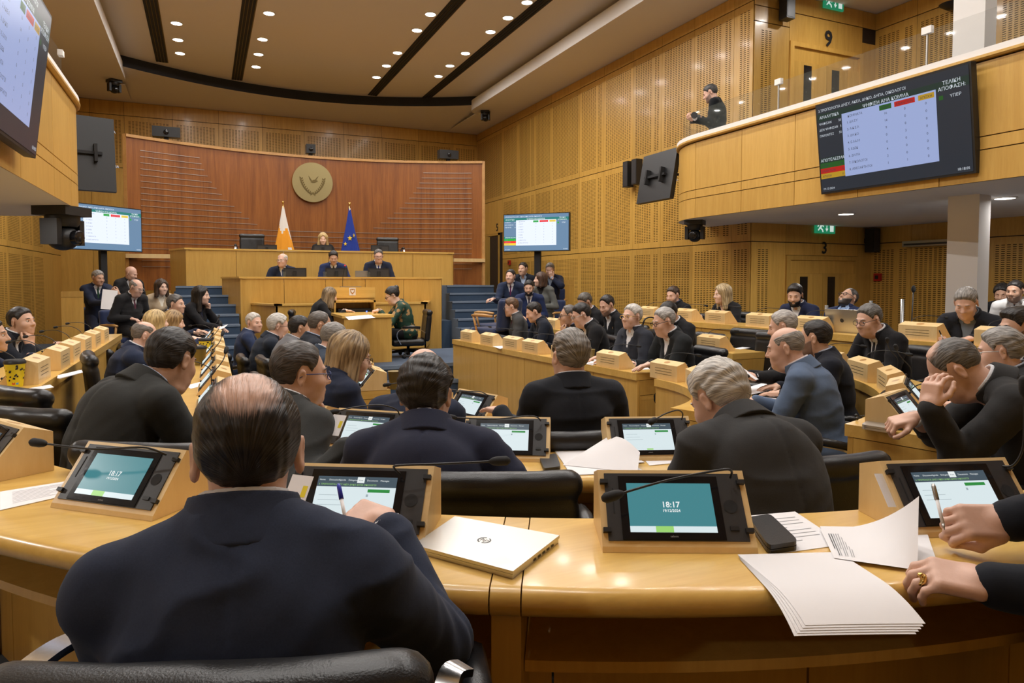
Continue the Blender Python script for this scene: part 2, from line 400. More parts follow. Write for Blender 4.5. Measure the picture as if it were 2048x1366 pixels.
# outer right wall beside the balcony
wo = wallbox('wall_outer', (XO, YREAR, T_W), (XO+.15, YD, ZS+.5))
ox = [0, .75, 1.95, 2.9, 4.1, 5.3, 6.5, 7.7, 8.9, YD-YREAR]
ko = ['split', 'perf', 'split', 'perf', 'perf', 'split', 'perf', 'split', 'perf']
panels(wo, (XO, YD), -math.pi/2, ox, [T_W, 1.98], lambda i, j: ko[i])
panels(wo, (XO, YD), -math.pi/2, ox, [1.98, 2.28], lambda i, j: 'plain')
panels(wo, (XO, YD), -math.pi/2, ox, [2.62, 5.59], lambda i, j: ko[i])
panels(wo, (XO, YD), -math.pi/2, ox, [5.59, ZS], lambda i, j: 'plain')
# left wall
wl = wallbox('wall_left', (XL-.15, YREAR, T_W), (XL, YB, ZS+.5))
lx = [0, 2.2, 4.4, 6.6, 8.8, 10.4]+[10.4+1.02*i for i in range(1, 12)]+[YB-YREAR]
panels(wl, (XL, YREAR), math.pi/2, lx, [T_W, 1.96, 3.67, 5.66], lambda i, j: 'plain' if (i < 5 or i > 14) else ('split' if i % 2 else 'perf'))
panels(wl, (XL, YREAR), math.pi/2, lx, [5.66, ZS], lambda i, j: 'plain')
# back wall above and beside the dais wall
wb = wallbox('wall_back', (XL, YB, T_W), (XR, YB+.15, ZS+.5))
bx = [.0, .7, 1.45]+[1.45+1.1*i for i in range(1, 9)]+[11.04]
panels(wb, (XL, YB), 0, bx, [T_W, 2.5, 4.2], lambda i, j: 'plain')
panels(wb, (XL, YB), 0, bx, [4.2, 5.52], lambda i, j: 'perf')
panels(wb, (XL, YB), 0, bx, [5.52, ZS], lambda i, j: 'plain')
wallbox('wall_rear', (XL, YREAR-.15, T_W), (XO, YREAR, ZS+.5), 'maple')

# ceiling
ca = [(-1.85+i*(8.9/24), 17.0+1.55*(1-((-1.85+i*8.9/24-2.5)/4.45)**2)) for i in range(25)]
mb = MB().mat('plaster'); n = len(ca)
mb.add([(x, y, ZC) for x, y in ca]+[(x, YREAR, ZC) for x, y in ca], [[i, i+1, n+i+1, n+i] for i in range(n-1)])
ce = struct(mb.build('ceiling'))
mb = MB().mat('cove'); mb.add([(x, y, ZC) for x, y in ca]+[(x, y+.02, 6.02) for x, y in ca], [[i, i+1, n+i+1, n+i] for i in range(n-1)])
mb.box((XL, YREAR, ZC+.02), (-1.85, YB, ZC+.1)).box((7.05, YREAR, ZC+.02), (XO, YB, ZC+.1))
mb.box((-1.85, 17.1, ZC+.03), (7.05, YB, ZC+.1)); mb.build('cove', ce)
mb = MB().mat('plaster'); mb.add([(x, y+.02, 6.02) for x, y in ca]+[(x, YB, ZS) for x, y in ca], [[i, i+1, n+i+1, n+i] for i in range(n-1)])
mb.box((XL, 18.3, ZS+.001), (-1.6, YB, ZS+.02)).box((6.8, 17.6, ZS+.001), (XR, YB, ZS+.02)).build('back_soffit', ce)
def soffit(xi, xw, sgn, yend):
    mb = MB().mat('plaster_white'); r = .5
    path = [(xi, YREAR), (xi, yend-r)]+[(xi+sgn*r-sgn*r*math.cos(a), yend-r+r*math.sin(a)) for a in [math.pi/2*k/8 for k in range(1, 9)]]+[(xw, yend)]
    m = len(path)
    mb.add([(x, y, ZS) for x, y in path]+[(x, y, 6.13) for x, y in path], [[i, i+1, m+i+1, m+i] for i in range(m-1)])
    mb.mat('plaster')
    mb.add([(x, y, ZS) for x, y in path]+[(xw, max(y, YREAR), ZS) for x, y in path], [[i, i+1, m+i+1, m+i] for i in range(m-1)])
    mb.add([(x, y, 6.13) for x, y in path]+[(xw, y, 6.13) for x, y in path], [[i, i+1, m+i+1, m+i] for i in range(m-1)])
    return mb.build('soffit', ce)
soffit(6.55, XR, 1, 17.6); soffit(-1.55, XL, -1, 18.3)
MB().mat('plaster').box((XR, YREAR, ZS), (XO, YD, ZS+.03)).build('balcony_ceiling', ce)
for X in (-.78, .81, 4.14, 5.52):
    for k in range(4):
        x = X-.12+.06*k
        MB().mat('black_matte').box((x, YREAR+.5, ZC-.012), (x+.044, ca[int(min(23, max(0, (X+1.85)/8.9*24)))][1]-.12, ZC-.001)).build('air_slot', ce)
    MB().mat('bronze_dark').box((X-.125, YREAR+.5, ZC-.004), (X+.125, ca[int(min(23, max(0, (X+1.85)/8.9*24)))][1]-.1, ZC-.0005)).build('slot_frame', ce)

# downlights: seen ones by their place, the rows then go on behind the camera
def lampdata(name, w, size):
    l = bpy.data.lights.new(name, 'AREA'); l.shape = 'DISK'; l.size = size; l.energy = w; l.color = LAMP_C; l.spread = math.radians(172); return l
LD = lampdata('downlight_bulb', LAMP_W, .16); LDS = lampdata('downlight_bulb_small', LAMP_W*1.1, .14)
emis('lamp_glow', (1, .93, .82), 14)
_dm = MB().mat('plaster_white').lathe([(.115, .0), (.115, -.012), (.095, -.014), (.095, -.004)], 24).mat('lamp_glow').lathe([(.001, -.006), (.094, -.0061)], 24).mesh('downlight', 40)
def downlight(x, y, z, label, group, data=None):
    o = tag(obj('downlight', _dm, None, (x, y, z)), label, 'light', group)
    lo = bpy.data.objects.new('bulb', data or LD); COL.objects.link(lo); lo.location = (0, 0, -.03); lo.parent = o
seen = {}
for r, pts in enumerate(([(353, 46), (356, 79), (360, 106)], [(538, 26), (525, 78), (517, 108), (512, 133)],
        [(861, 28), (834, 60), (795, 105), (773, 131), (753, 154)], [(1054, 4), (1016, 35), (981, 63), (931, 106), (900, 131), (877, 152)])):
    rn = ('leftmost', 'second', 'third', 'rightmost')[r]
    for k, q in enumerate(pts[::-1]):
        p = at_z(*q, ZC); seen.setdefault(r, []).append(p[1])
        downlight(p[0], p[1], ZC, 'lit round ceiling downlight, %s from the dais in the %s row' % (('nearest', 'second', 'third', 'fourth', 'fifth', 'sixth')[k], rn), 'ceiling downlights')
    X = p[0]; k = len(pts); Y = min(seen[r])-(1.45 if k % 3 == 0 else .95)
    while Y > .4:
        downlight(X, Y, ZC, 'round ceiling downlight above the rear benches', 'ceiling downlights overhead')
        k += 1; Y -= .95 if k % 3 else 1.45
for q, lb in (((1692, 427), 'oval-looking lit downlight under the balcony by door 3'), ((2010, 395), 'lit downlight under the balcony right of the pillar')):
    p = at_z(*q, 2.25); downlight(p[0], p[1], 2.25, lb, 'balcony downlights', LDS)
for y in (7.2, 5.4, 3.4, 1.2): downlight(8.9, y, ZS-.002, 'added unseen downlight brightening the upper right balcony', 'added upper balcony downlights', LDS)  # unseen lamps added to brighten the wall above the balcony
for y in (2.5, .2): downlight(8.6, y, 2.25, 'round downlight under the right balcony', 'balcony downlights hidden', LDS)
for y in (8.2, 5.6, 3.0, .4): downlight(-2.3, y, 2.16, 'round downlight under the left balcony', 'left balcony downlights', LDS)

# balconies
def balcony(name, path, zb, zt, xw, seams, out, cap_w=.16):
    """path in plan; out=+1 when the room lies right of travel"""
    b = struct(MB().mat('void').build(name) if False else sweep(MB().mat('void'), path, [(out*-.02, zb+.012), (out*-.02, zt-.01), (out*-.12, zt-.01), (out*-.12, zb+.012)]).build(name))
    # cumulative length
    L = [0]
    for i in range(len(path)-1): L.append(L[-1]+math.dist(path[i], path[i+1]))
    def cut(s0, s1):
        res = []
        def at(s):
            for i in range(len(path)-1):
                if L[i] <= s <= L[i+1]+1e-6:
                    t = (s-L[i])/(L[i+1]-L[i]); return (path[i][0]+t*(path[i+1][0]-path[i][0]), path[i][1]+t*(path[i+1][1]-path[i][1]))
            return path[-1]
        return [at(s0)]+[path[i] for i in range(len(path)) if s0+.004 < L[i] < s1-.004]+[at(s1)]
    ss = sorted(set([0]+[s for s in seams if 0 < s < L[-1]]+[L[-1]]))
    zz = [zb, zb+.29, zb+.41, zt-.11]
    for i in range(len(ss)-1):
        c = cut(ss[i]+.004, ss[i+1]-.004)
        if len(c) < 2: continue
        for k in range(3):
            sweep(MB().mat('maple_front'), c, [(0, zz[k]+.005), (0, zz[k+1]-.005), (out*-.018, zz[k+1]-.005), (out*-.018, zz[k]+.005)]).build('panel', b, 40)
    sweep(MB().mat('maple_front'), path, [(out*.03, zt-.10), (out*.045, zt-.085), (out*.045, zt-.06), (out*-.05, zt-.06), (out*-.05, zt-.10)]).build('cap_moulding', b, 40)
    sweep(MB().mat('plaster_white'), path, [(out*.035, zt-.06), (out*.035, zt), (out*-cap_w, zt), (out*-cap_w, zt-.06)]).build('rail_cap', b, 40)
    m = len(path); mb = MB().mat('plaster_white')
    mb.add([(x, y, zb) for x, y in path]+[(xw, y, zb) for x, y in path], [[i, i+1, m+i+1, m+i] for i in range(m-1)])
    mb.mat('carpet'); mb.add([(x, y, zb+.37) for x, y in path]+[(xw, y, zb+.37) for x, y in path], [[i, i+1, m+i+1, m+i] for i in range(m-1)])
    mb.build('balcony_floor', b)
    return b, L, cut
XBR, XBL = 6.5, -1.32
pr = [(XBR, YREAR), (XBR, 7.95)]+[(XBR+1.3-1.3*math.cos(a), 7.95+1.25*math.sin(a)) for a in [math.pi/2*k/12 for k in range(1, 13)]]
yr = [float(at_x(p, 400, XBR)[1])-YREAR for p in (2600, 2170, 1877, 1715, 1588, 1482, 1390)]
br, Lr, cutr = balcony('balcony_right', pr, 2.25, 3.45, XO, yr+[yr[-1]+.62], -1)
pl = [(XBL, YREAR), (XBL, 9.25)]+[(XBL-1.3+1.3*math.cos(a), 9.25+1.3*math.sin(a)) for a in [math.pi/2*k/12 for k in range(1, 13)]]+[(XL, 10.55)]
balcony('balcony_left', pl, 2.16, 3.46, XL, [3, 5.2, 7.4, 9.2, 10.55, 11.5, 12.2], 1)
# glass balustrade with clips
def glass_mat():
    m, nt, b = _nt('clear_glass'); b.inputs['Base Color'].default_value = (.20, .22, .20, 1); b.inputs['Roughness'].default_value = .03
    b.inputs['Transmission Weight'].default_value = 0.0; b.inputs['Alpha'].default_value = .10; b.inputs['Specular IOR Level'].default_value = .5
    MATS['clear_glass'] = m
glass_mat()
for path, zt, sgn, nm, cuts in ((pr, 3.45, 1, 'right', cutr), ):
    g = thing('glass_balustrade', 'clear glass balustrade along the right balcony rail', 'balustrade', (0, 0, 0))
    edges = [yr[1]-.9, float(at_x(1845, 150, XBR)[1])-YREAR, float(at_x(1550, 200, XBR)[1])-YREAR, Lr[-1]-.25]
    edges = [.2, 3.2]+sorted(edges[1:])
    for i in range(len(edges)-1):
        c = cuts(edges[i]+.012, edges[i+1]-.012)
        sweep(MB().mat('clear_glass'), c, [(.05, zt), (.05, zt+.36), (.06, zt+.36), (.06, zt)]).build('glass_pane', g)
    for e in edges[1:-1]:
        p = cuts(e, e+.02)[0]
        MB().mat('plaster_white').box((p[0]+.035, p[1]-.05, zt+.33), (p[0]+.08, p[1]+.05, zt+.40)).build('clip', g)
        MB().mat('steel').box((p[0]+.05, p[1]-.007, zt), (p[0]+.066, p[1]+.007, zt+.35)).build('post', g)
MB().mat('clear_glass')
g = thing('glass_balustrade', 'clear glass balustrade along the left balcony rail', 'balustrade')
for a, b_ in ((2, 4.8), (4.83, 7.6), (7.63, 8.9)):
    MB().mat('clear_glass').box((XBL-.07, a, 3.46), (XBL-.06, b_, 3.82)).build('glass_pane', g)
MB().mat('plaster_white').box((XBL-.09, 8.86, 3.79), (XBL-.04, 8.96, 3.85)).build('clip', g)
# pillar through both levels
pp = at_d(1936, 500, 7.35)
a = math.radians(12)
mb = MB().mat('plaster_white'); mb.prism([(pp[0]+.21*math.cos(k*math.pi/2+a+.78), pp[1]+.21*math.sin(k*math.pi/2+a+.78)) for k in range(4)], T_W, 2.25)
mb.prism([(pp[0]+.21*math.cos(k*math.pi/2+a+.78), pp[1]+.21*math.sin(k*math.pi/2+a+.78)) for k in range(4)], 2.62, ZS)
pil = struct(mb.build('pillar'))

# dais wall: curved teak panel with metal strips
def tw(x): return 15.05+.95*(1-((x-2.33)/3.68)**2)
tp = [(-1.35+7.36*i/40, tw(-1.35+7.36*i/40)) for i in range(41)]
sweep_prof = [(0, 1.15), (0, 4.13), (-.10, 4.13), (-.10, 1.15)]
dw = struct(sweep(MB().mat('teak'), tp, [(0, 1.15), (.05, 4.10), (-.10, 4.10), (-.10, 1.15)]).build('dais_wall', None, 40))
sweep(MB().mat('armwood'), tp, [(.085, 4.085), (.085, 4.14), (-.11, 4.14), (-.11, 4.085)]).build('trim', dw, 40)
for x in (-1.35, 6.01):
    MB().mat('armwood').prism([(x-.03, tw(x)-.05), (x+.03, tw(x)-.07), (x+.03, tw(x)+.12), (x-.03, tw(x)+.12)], 1.15, 4.14).build('trim', dw)
    MB().mat('maple_pale').box((x-.02 if x < 0 else x-.75, tw(x)-.10, 1.78), (x+.75 if x < 0 else x+.02, tw(x)+.02, 1.86)).build('skirting', dw)
for k in range(20):
    z = 3.86-.118*k
    o_ = .012+.05*(z-1.15)/2.95
    e0 = min(2.25, 1.05+.012*k*k*.55+.03*k)
    for s in (-1, 1):
        x0 = 2.33-3.45; x1 = x0+e0+ (.0 if k < 12 else 3)
        x1 = min(x1, 2.33)
        xs_ = [x0+(x1-x0)*i/14 for i in range(15)]
        pth = [(x, tw(x)) for x in xs_] if s < 0 else [(4.66-x, tw(4.66-x)) for x in xs_[::-1]]
        sweep(MB().mat('steel'), pth, [(o_, z), (o_+.007, z), (o_+.007, z+.007), (o_, z+.007)]).build('metal_strip', dw)
# platform, stairs and dais levels
pf = struct(MB().mat('carpet').box((-.4, 9.0, T_C), (5.0, 11.0, .2)).box((-3.2, 10.4, T_C), (-.4, 17, .02)).box((5.0, 9.9, T_C), (7.8, 10.9, .05)).box((5.35, 10.9, T_C), (7.8, 14, .32)).build('platform'))
MB().mat('carpet_edge').box((-.4, 8.985, .155), (5.0, 9.01, .205)).box((-.4, 8.68, -.035), (5.0, 8.71, .015)).mat('carpet').box((-.4, 8.7, T_C), (5.0, 9.0, .01)).build('platform_step', pf)
for sx0, sx1 in ((4.05, 5.35), (-.75, .5)):
    for k in range(7):
        z = .35+.15*k; y = 11.0+.3*k
        st = MB().mat('carpet').box((sx0+.05*k, y, T_C), (sx1, y+.31 if k < 6 else 16, z)).mat('carpet_edge').box((sx0+.05*k, y-.012, z-.03), (sx1, y+.03, z+.003)).build('stair_step', pf)
MB().mat('carpet').box((.3, 12.1, T_C), (4.2, 13.6, .6)).box((-.5, 13.55, T_C), (5.1, 15.9, 1.15)).build('dais_floor', pf)

def bench(name, y0, x0, x1, zb, zt, npan, ret, label, sag=.12):
    t = thing(name, label, 'bench')
    mid = (x0+x1)/2
    def yy(x): return y0+sag*(1-((x-mid)/((x1-x0)/2))**2)
    def seg(a, b, n=6): return [(a+(b-a)*i/n, yy(a+(b-a)*i/n)) for i in range(n+1)]
    w = (x1-x0)/npan
    for i in range(npan):
        sweep(MB().mat('maple_front'), seg(x0+w*i+.004, x0+w*(i+1)-.004), [(0, zb), (0, zt-.035), (-.03, zt-.035), (-.03, zb)]).build('panel', t)
    top = seg(x0-.02, x1+.02, 20)
    sweep(MB().mat('maple_desk'), top, [(.02, zt-.03), (.02, zt), (-.12, zt), (-.12, zt-.03)]).build('top_rail', t, 40)
    sweep(MB().mat('maple_desk'), seg(x0, x1, 20), [(-.03, zt-.13), (-.03, zt-.10), (-.55, zt-.10), (-.55, zt-.13)]).build('worktop', t, 40)
    for x, xr in ((x0, x0-ret), (x1, x1+ret)):
        d = .035 if x == x0 else -.035
        MB().mat('maple_front').prism([(x, y0), (xr, y0+.75), (xr+d, y0+.75), (x+d, y0)] if x == x0 else [(x, y0), (x+d, y0), (xr+d, y0+.75), (xr, y0+.75)], zb, zt-.03).build('side_panel', t)
        MB().mat('maple_desk').prism([(x-.02, y0-.02), (xr-.02, y0+.77), (xr+.1, y0+.77), (x+.1, y0-.02)] if x == x0 else [(x+.02, y0-.02), (x-.1, y0-.02), (xr-.1, y0+.77), (xr+.02, y0+.77)], zt-.03, zt).build('top_rail', t)
    return t
bench('dais_bench', 13.5, -.30, 4.72, .55, 1.93, 6, .28, 'upper curved maple dais bench below the bronze emblem')
bench('dais_bench', 12.0, .53, 3.97, .05, 1.41, 5, .26, 'lower maple dais bench where three suited men sit')
bench('podium_front', 11.25, 1.0, 3.45, .2, .98, 4, .30, 'low maple podium wall behind the two clerks', .0)
# low wooden partitions beside the seats near the stairs
for (p0, p1, yp, z1, lb) in ((122, 166, 12.3, 1.18, 'plain low maple partition beside the left wall'), (1094, 1148, 11.9, 1.36, 'plain low maple partition behind the man covering his face')):
    a_ = at_y(p0, 600, yp); b_ = at_y(p1, 600, yp)
    t = thing('low_partition', lb, 'partition')
    MB().mat('maple').box((a_[0], yp, T_C), (b_[0], yp+.06, z1-.09)).build('board', t)
    MB().mat('maple_front').box((a_[0], yp-.005, z1-.085), (b_[0], yp+.065, z1)).build('top_board', t)
# ------------------------------------------------------------------ smooth solid modelling (distance fields -> one skin)
def smin(a, b, k):
    h = np.clip(.5+.5*(b-a)/k, 0, 1); return b+(a-b)*h-k*h*(1-h)
def smax(a, b, k): return -smin(-a, -b, k)
def f_ell(P, c, r):
    r = np.asarray(r, np.float32); q = P-np.asarray(c, np.float32)
    k0 = np.sqrt(((q/r)**2).sum(-1))+1e-9; k1 = np.sqrt(((q/(r*r))**2).sum(-1))+1e-9
    return k0*(k0-1)/k1
def f_cap(P, a, b, ra, rb=None):
    rb = ra if rb is None else rb
    a = np.asarray(a, np.float32); b = np.asarray(b, np.float32); ba = b-a; pa = P-a
    t = np.clip((pa @ ba)/max(1e-9, float(ba @ ba)), 0, 1)
    q = pa-t[..., None]*ba
    return np.sqrt((q*q).sum(-1))-(ra+(rb-ra)*t)
def f_box(P, c, h, r):
    q = np.abs(P-np.asarray(c, np.float32))-(np.asarray(h, np.float32)-r)
    return np.sqrt((np.maximum(q, 0)**2).sum(-1))+np.minimum(q.max(-1), 0)-r
_EO = [(0,0,0),(1,0,0),(0,1,0),(1,1,0),(0,0,1),(1,0,1),(0,1,1),(1,1,1)]
_ED = [(0,1),(2,3),(4,5),(6,7),(0,2),(1,3),(4,6),(5,7),(0,4),(1,5),(2,6),(3,7)]
def snet(fn, lo, hi, h):
    lo = np.asarray(lo, float)-1.01*h; hi = np.asarray(hi, float)+1.01*h
    n = np.ceil((hi-lo)/h).astype(int)+1
    ax = [lo[i]+h*np.arange(n[i]) for i in range(3)]
    K = 4
    if n.prod() > 6000:
        nc = np.ceil((n-1)/K).astype(int)+1
        axc = [lo[i]+h*K*np.arange(nc[i]) for i in range(3)]
        vc = fn(np.stack(np.meshgrid(*axc, indexing='ij'), -1).reshape(-1, 3).astype(np.float32)).reshape(nc)
        near = np.abs(vc) < h*K*1.45
        blk = np.zeros(nc-1, bool)
        for o_ in _EO: blk |= near[o_[0]:nc[0]-1+o_[0], o_[1]:nc[1]-1+o_[1], o_[2]:nc[2]-1+o_[2]]
        gi = [np.minimum(np.arange(n[i])//K, nc[i]-2) for i in range(3)]
        need = blk[np.ix_(*gi)]
        for i in range(3):                                   # block borders belong to both neighbours
            g2 = list(gi); g2[i] = np.maximum((np.arange(n[i])-1)//K, 0); g2[i] = np.minimum(g2[i], nc[i]-2); need |= blk[np.ix_(*g2)]
        gg = [np.minimum((np.arange(n[i])+K//2)//K, nc[i]-1) for i in range(3)]
        v = vc[np.ix_(*gg)].astype(np.float32).copy()
        v = np.where(np.abs(v) < h, np.sign(v)*h+1e-6, v)
        ii = np.argwhere(need)
        if len(ii): v[ii[:, 0], ii[:, 1], ii[:, 2]] = fn((lo+h*ii).astype(np.float32))
    else:
        P = np.stack(np.meshgrid(*ax, indexing='ij'), -1).reshape(-1, 3).astype(np.float32)
        v = fn(P).reshape(n)
    s = v < 0
    c = [s[o[0]:n[0]-1+o[0], o[1]:n[1]-1+o[1], o[2]:n[2]-1+o[2]] for o in _EO]
    cnt = sum(x.astype(np.int8) for x in c); act = (cnt > 0) & (cnt < 8)
    cells = np.argwhere(act)
    if len(cells) == 0: return np.zeros((0, 3)), np.zeros((0, 4), int)
    idx = -np.ones(act.shape, int); idx[act] = np.arange(len(cells))
    V = np.stack([v[cells[:, 0]+o[0], cells[:, 1]+o[1], cells[:, 2]+o[2]] for o in _EO], 1)
    acc = np.zeros((len(cells), 3)); num = np.zeros(len(cells)); eo = np.array(_EO, float)
    for a, b in _ED:
        va, vb = V[:, a], V[:, b]; m = (va < 0) != (vb < 0)
        d = np.where(m, va-vb, 1.0); t = np.where(m, va/np.where(d == 0, 1e-9, d), 0)
        acc += np.where(m[:, None], eo[a]+t[:, None]*(eo[b]-eo[a]), 0); num += m
    verts = lo+h*(cells+acc/np.maximum(num, 1)[:, None])
    Q = []
    for axis in range(3):
        u, w = (axis+1) % 3, (axis+2) % 3
        sl0 = [slice(None)]*3; sl1 = [slice(None)]*3
        sl0[axis] = slice(0, n[axis]-1); sl1[axis] = slice(1, n[axis])
        a = s[tuple(sl0)]; b = s[tuple(sl1)]; e = np.argwhere(a != b)
        ok = (e[:, u] > 0) & (e[:, w] > 0) & (e[:, u] < n[u]-1) & (e[:, w] < n[w]-1); e = e[ok]
        if len(e) == 0: continue
        def g(du, dw):
            q = e.copy(); q[:, u] -= du; q[:, w] -= dw; return idx[q[:, 0], q[:, 1], q[:, 2]]
        q = np.stack([g(1, 1), g(0, 1), g(0, 0), g(1, 0)], 1)
        fl_ = ~a[e[:, 0], e[:, 1], e[:, 2]]; q[fl_] = q[fl_][:, ::-1]; Q.append(q)
    Q = np.concatenate(Q); Q = Q[(Q >= 0).all(1)]
    return verts, Q
def qmesh(name, parts, mats, flow=None):
    """parts: list of (verts, quads, material index); one smooth mesh"""
    V = []; Fq = []; Mi = []; o = 0
    for v, q, mi in parts:
        if len(v) == 0: continue
        V.append(np.asarray(v, float)); Fq.append(np.asarray(q)+o); Mi.append(np.full(len(q), mi, np.int32)); o += len(v)
    V = np.concatenate(V); Fq = np.concatenate(Fq); Mi = np.concatenate(Mi)
    me = bpy.data.meshes.new(name); me.vertices.add(len(V)); me.vertices.foreach_set('co', V.astype(np.float32).ravel())
    me.loops.add(Fq.size); me.loops.foreach_set('vertex_index', Fq.astype(np.int32).ravel())
    me.polygons.add(len(Fq)); me.polygons.foreach_set('loop_start', np.arange(0, Fq.size, 4, dtype=np.int32))
    me.polygons.foreach_set('material_index', Mi)
    for m in mats: me.materials.append(MATS[m] if isinstance(m, str) else m)
    me.update(calc_edges=True); me.shade_smooth()
    if flow is not None:
        a = me.attributes.new('flow', 'FLOAT_VECTOR', 'POINT'); a.data.foreach_set('vector', flow(V).astype(np.float32).ravel())
    return me
def wob(P, f, seed=0):
    """cheap smooth noise in about -1..1"""
    r = np.random.RandomState(seed); o = 0
    for i in range(4):
        d = r.normal(size=3); d /= np.linalg.norm(d); o = o+np.sin((P @ d.astype(np.float32))*f*(1+.6*i)+r.rand()*6.28)/(1+.5*i)
    return o/2.2

# ------------------------------------------------------------------ people
def Rm(az): a = math.radians(az); return np.array([[math.cos(a), math.sin(a), 0], [-math.sin(a), math.cos(a), 0], [0, 0, 1.0]])   # local -> world, azimuth clockwise from +Y
def rot(axis, deg):
    a = math.radians(deg); c, s = math.cos(a), math.sin(a)
    return np.array({'x': [[1,0,0],[0,c,-s],[0,s,c]], 'y': [[c,0,s],[0,1,0],[-s,0,c]], 'z': [[c,-s,0],[s,c,0],[0,0,1]]}[axis], float)
def frame(fwd, up):
    f = np.asarray(fwd, float); f /= np.linalg.norm(f); u = np.asarray(up, float); r = np.cross(f, u); r /= np.linalg.norm(r); u = np.cross(r, f)
    return np.stack([r, f, u], 1)          # columns: right, forward, up

def head_sdf(P, o):
    fat = o.get('fat', 0.0); fem = o.get('fem', 0)
    d = f_ell(P, (0, -.014, .036), (.0765, .097, .088))
    d = smin(d, f_ell(P, (0, .036, -.028), (.061+fat*.3, .066, .090)), .03)
    jw = .046+fat-.004*fem
    d = smin(d, f_ell(P, (0, .046, -.080), (jw, .046, .034)), .03)
    d = smin(d, f_ell(P, (0, .082, -.100), (.019, .016, .016)), .022)
    for s in (-1, 1):
        d = smin(d, f_ell(P, (s*.040, .066, -.030), (.024, .024, .026)), .02)
        d = smax(d, -f_ell(P, (s*.032, .104, .004), (.020, .016, .013)), .012)
    d = smin(d, f_cap(P, (-.030, .086, .024), (.030, .086, .024), .010-.003*fem), .014)
    d = smin(d, f_cap(P, (0, .094, .010), (0, .114, -.027), .0085, .0125), .012)
    for s in (-1, 1): d = smin(d, f_ell(P, (s*.013, .101, -.031), (.009, .011, .008)), .008)
    d = smin(d, f_cap(P, (-.017, .094, -.060), (.017, .094, -.060), .0075), .008)
    d = smin(d, f_cap(P, (-.014, .093, -.071), (.014, .093, -.071), .0075), .006)
    d = smax(d, -f_cap(P, (-.021, .1045, -.0655), (.021, .1045, -.0655), .0022), .004)
    nb = o['neck']                          # neck base in head coordinates
    d = smin(d, f_cap(P, (0, -.020, -.05), nb, .056-.008*fem+fat*.4, .061-.008*fem+fat*.4), .025)
    if fat > .004: d = smin(d, f_ell(P, (0, .02, -.115), (.05+fat, .05, .03)), .03)
    for s in (-1, 1):
        q = (P-np.array((s*.0805, -.012, -.004), np.float32)) @ rot('z', s*-24).astype(np.float32)
        q = q @ rot('x', -12).astype(np.float32)
        e = f_ell(q, (0, 0, .004), (.0080, .0170, .0295)); e = smin(e, f_ell(q, (0, .006, -.022), (.0065, .009, .012)), .008)
        e = smax(e, -f_ell(q, (s*.0085, .003, .004), (.0065, .0105, .019)), .004)
        d = smin(d, e, .007)
    return d
def hair_line(y, o):
    """lowest height of hair at each y (front +)"""
    rec = o.get('rec', 0.0); nape = o.get('nape', -.072)
    ys = [-.20, -.06, -.040, -.028, -.012, .012, .030, .040, .055, .078-rec*.6, .10-rec, .16]
    zs = [nape, nape+.004, -.040, .012, .038, .036, .004+o.get('side', 0), .030, .052, .076+rec*.25, .090+rec*.3, .098+rec*.35]
    return np.interp(y, ys, zs).astype(np.float32)
def hair_sdf(P, o):
    st = o.get('hair', 'short'); t = o.get('thick', .012); w = wob(P*np.array((1, 1, .45), np.float32), 260, 3)*.0016+wob(P, 75, 5)*.0022*o.get('tousle', 1)
    d = f_ell(P, (0, -.014, .038), (.0765+t*.75, .097+t*.8, .088+t))
    lat = np.abs(P[:, 0])
    zl = hair_line(P[:, 1], o)
    zl = np.where(P[:, 1] > .04, zl-np.clip(lat-.045, 0, .04)*.35, zl)
    mask = (zl-P[:, 2])*.75+wob(P, 130, 11)*.0032
    if st in ('short', 'fringe', 'thin'):
        if o.get('vol', 0): d = smin(d, f_ell(P, (0, .035, .085), (.06, .06, .036+o['vol'])), .03)
        tp = np.clip((P[:, 2]-zl)/.030, 0, 1); tp = tp*tp*(3-2*tp); d = d+(1-tp)*t*.80*(P[:, 1] > -.03)
        d = smax(d+w*(.4+.6*tp), mask, .006)
    if st == 'fringe':            # bald top: only sides and back
        cy = o.get('bald_y', .02); ry = o.get('bald_r', .095); rx = o.get('bald_x', .066)
        e = f_ell(P, (0, cy, .12), (rx, ry, o.get('bald_z', .075)))
        d = smax(d, -(e+wob(P, 120, 9)*.003), .008)
    if st in ('long', 'bob', 'bun'):
        L = o.get('len', .24)
        c = f_ell(P, (0, -.014, .040), (.086+t*.5, .104+t*.5, .096+t*.6))
        if st != 'bun':
            b = f_cap(P, (0, -.045, .02), (0, -.055, -L), .088, .082)
            b = smax(b, np.abs(P[:, 1]+.045)-.075, .03)
            for s in (-1, 1):
                b = smin(b, f_cap(P, (s*.066, .012, .05), (s*.086, .018, -L*.9), .032, .034), .03)
            b = smax(b, -(P[:, 2]+L), .02); c = smin(c, b, .03)
        else: c = smin(smax(c, mask, .01), f_ell(P, (0, -.10, .085), (.04, .04, .038)), .012)
        fc = f_ell(P, (0, .115, -.028), (.057, .086, .118))
        c = smax(c, -fc, .012)
        if st != 'bun': c = smax(c, -f_cap(P, (0, .02, -.10), (0, .03, -L-.1), .052), .02)
        sw = np.sin(np.arctan2(P[:, 0], -P[:, 1]+.02)*34+wob(P, 25, 2)*2)*.0022
        d = c+sw+wob(P, 45, 4)*.0015
    return d
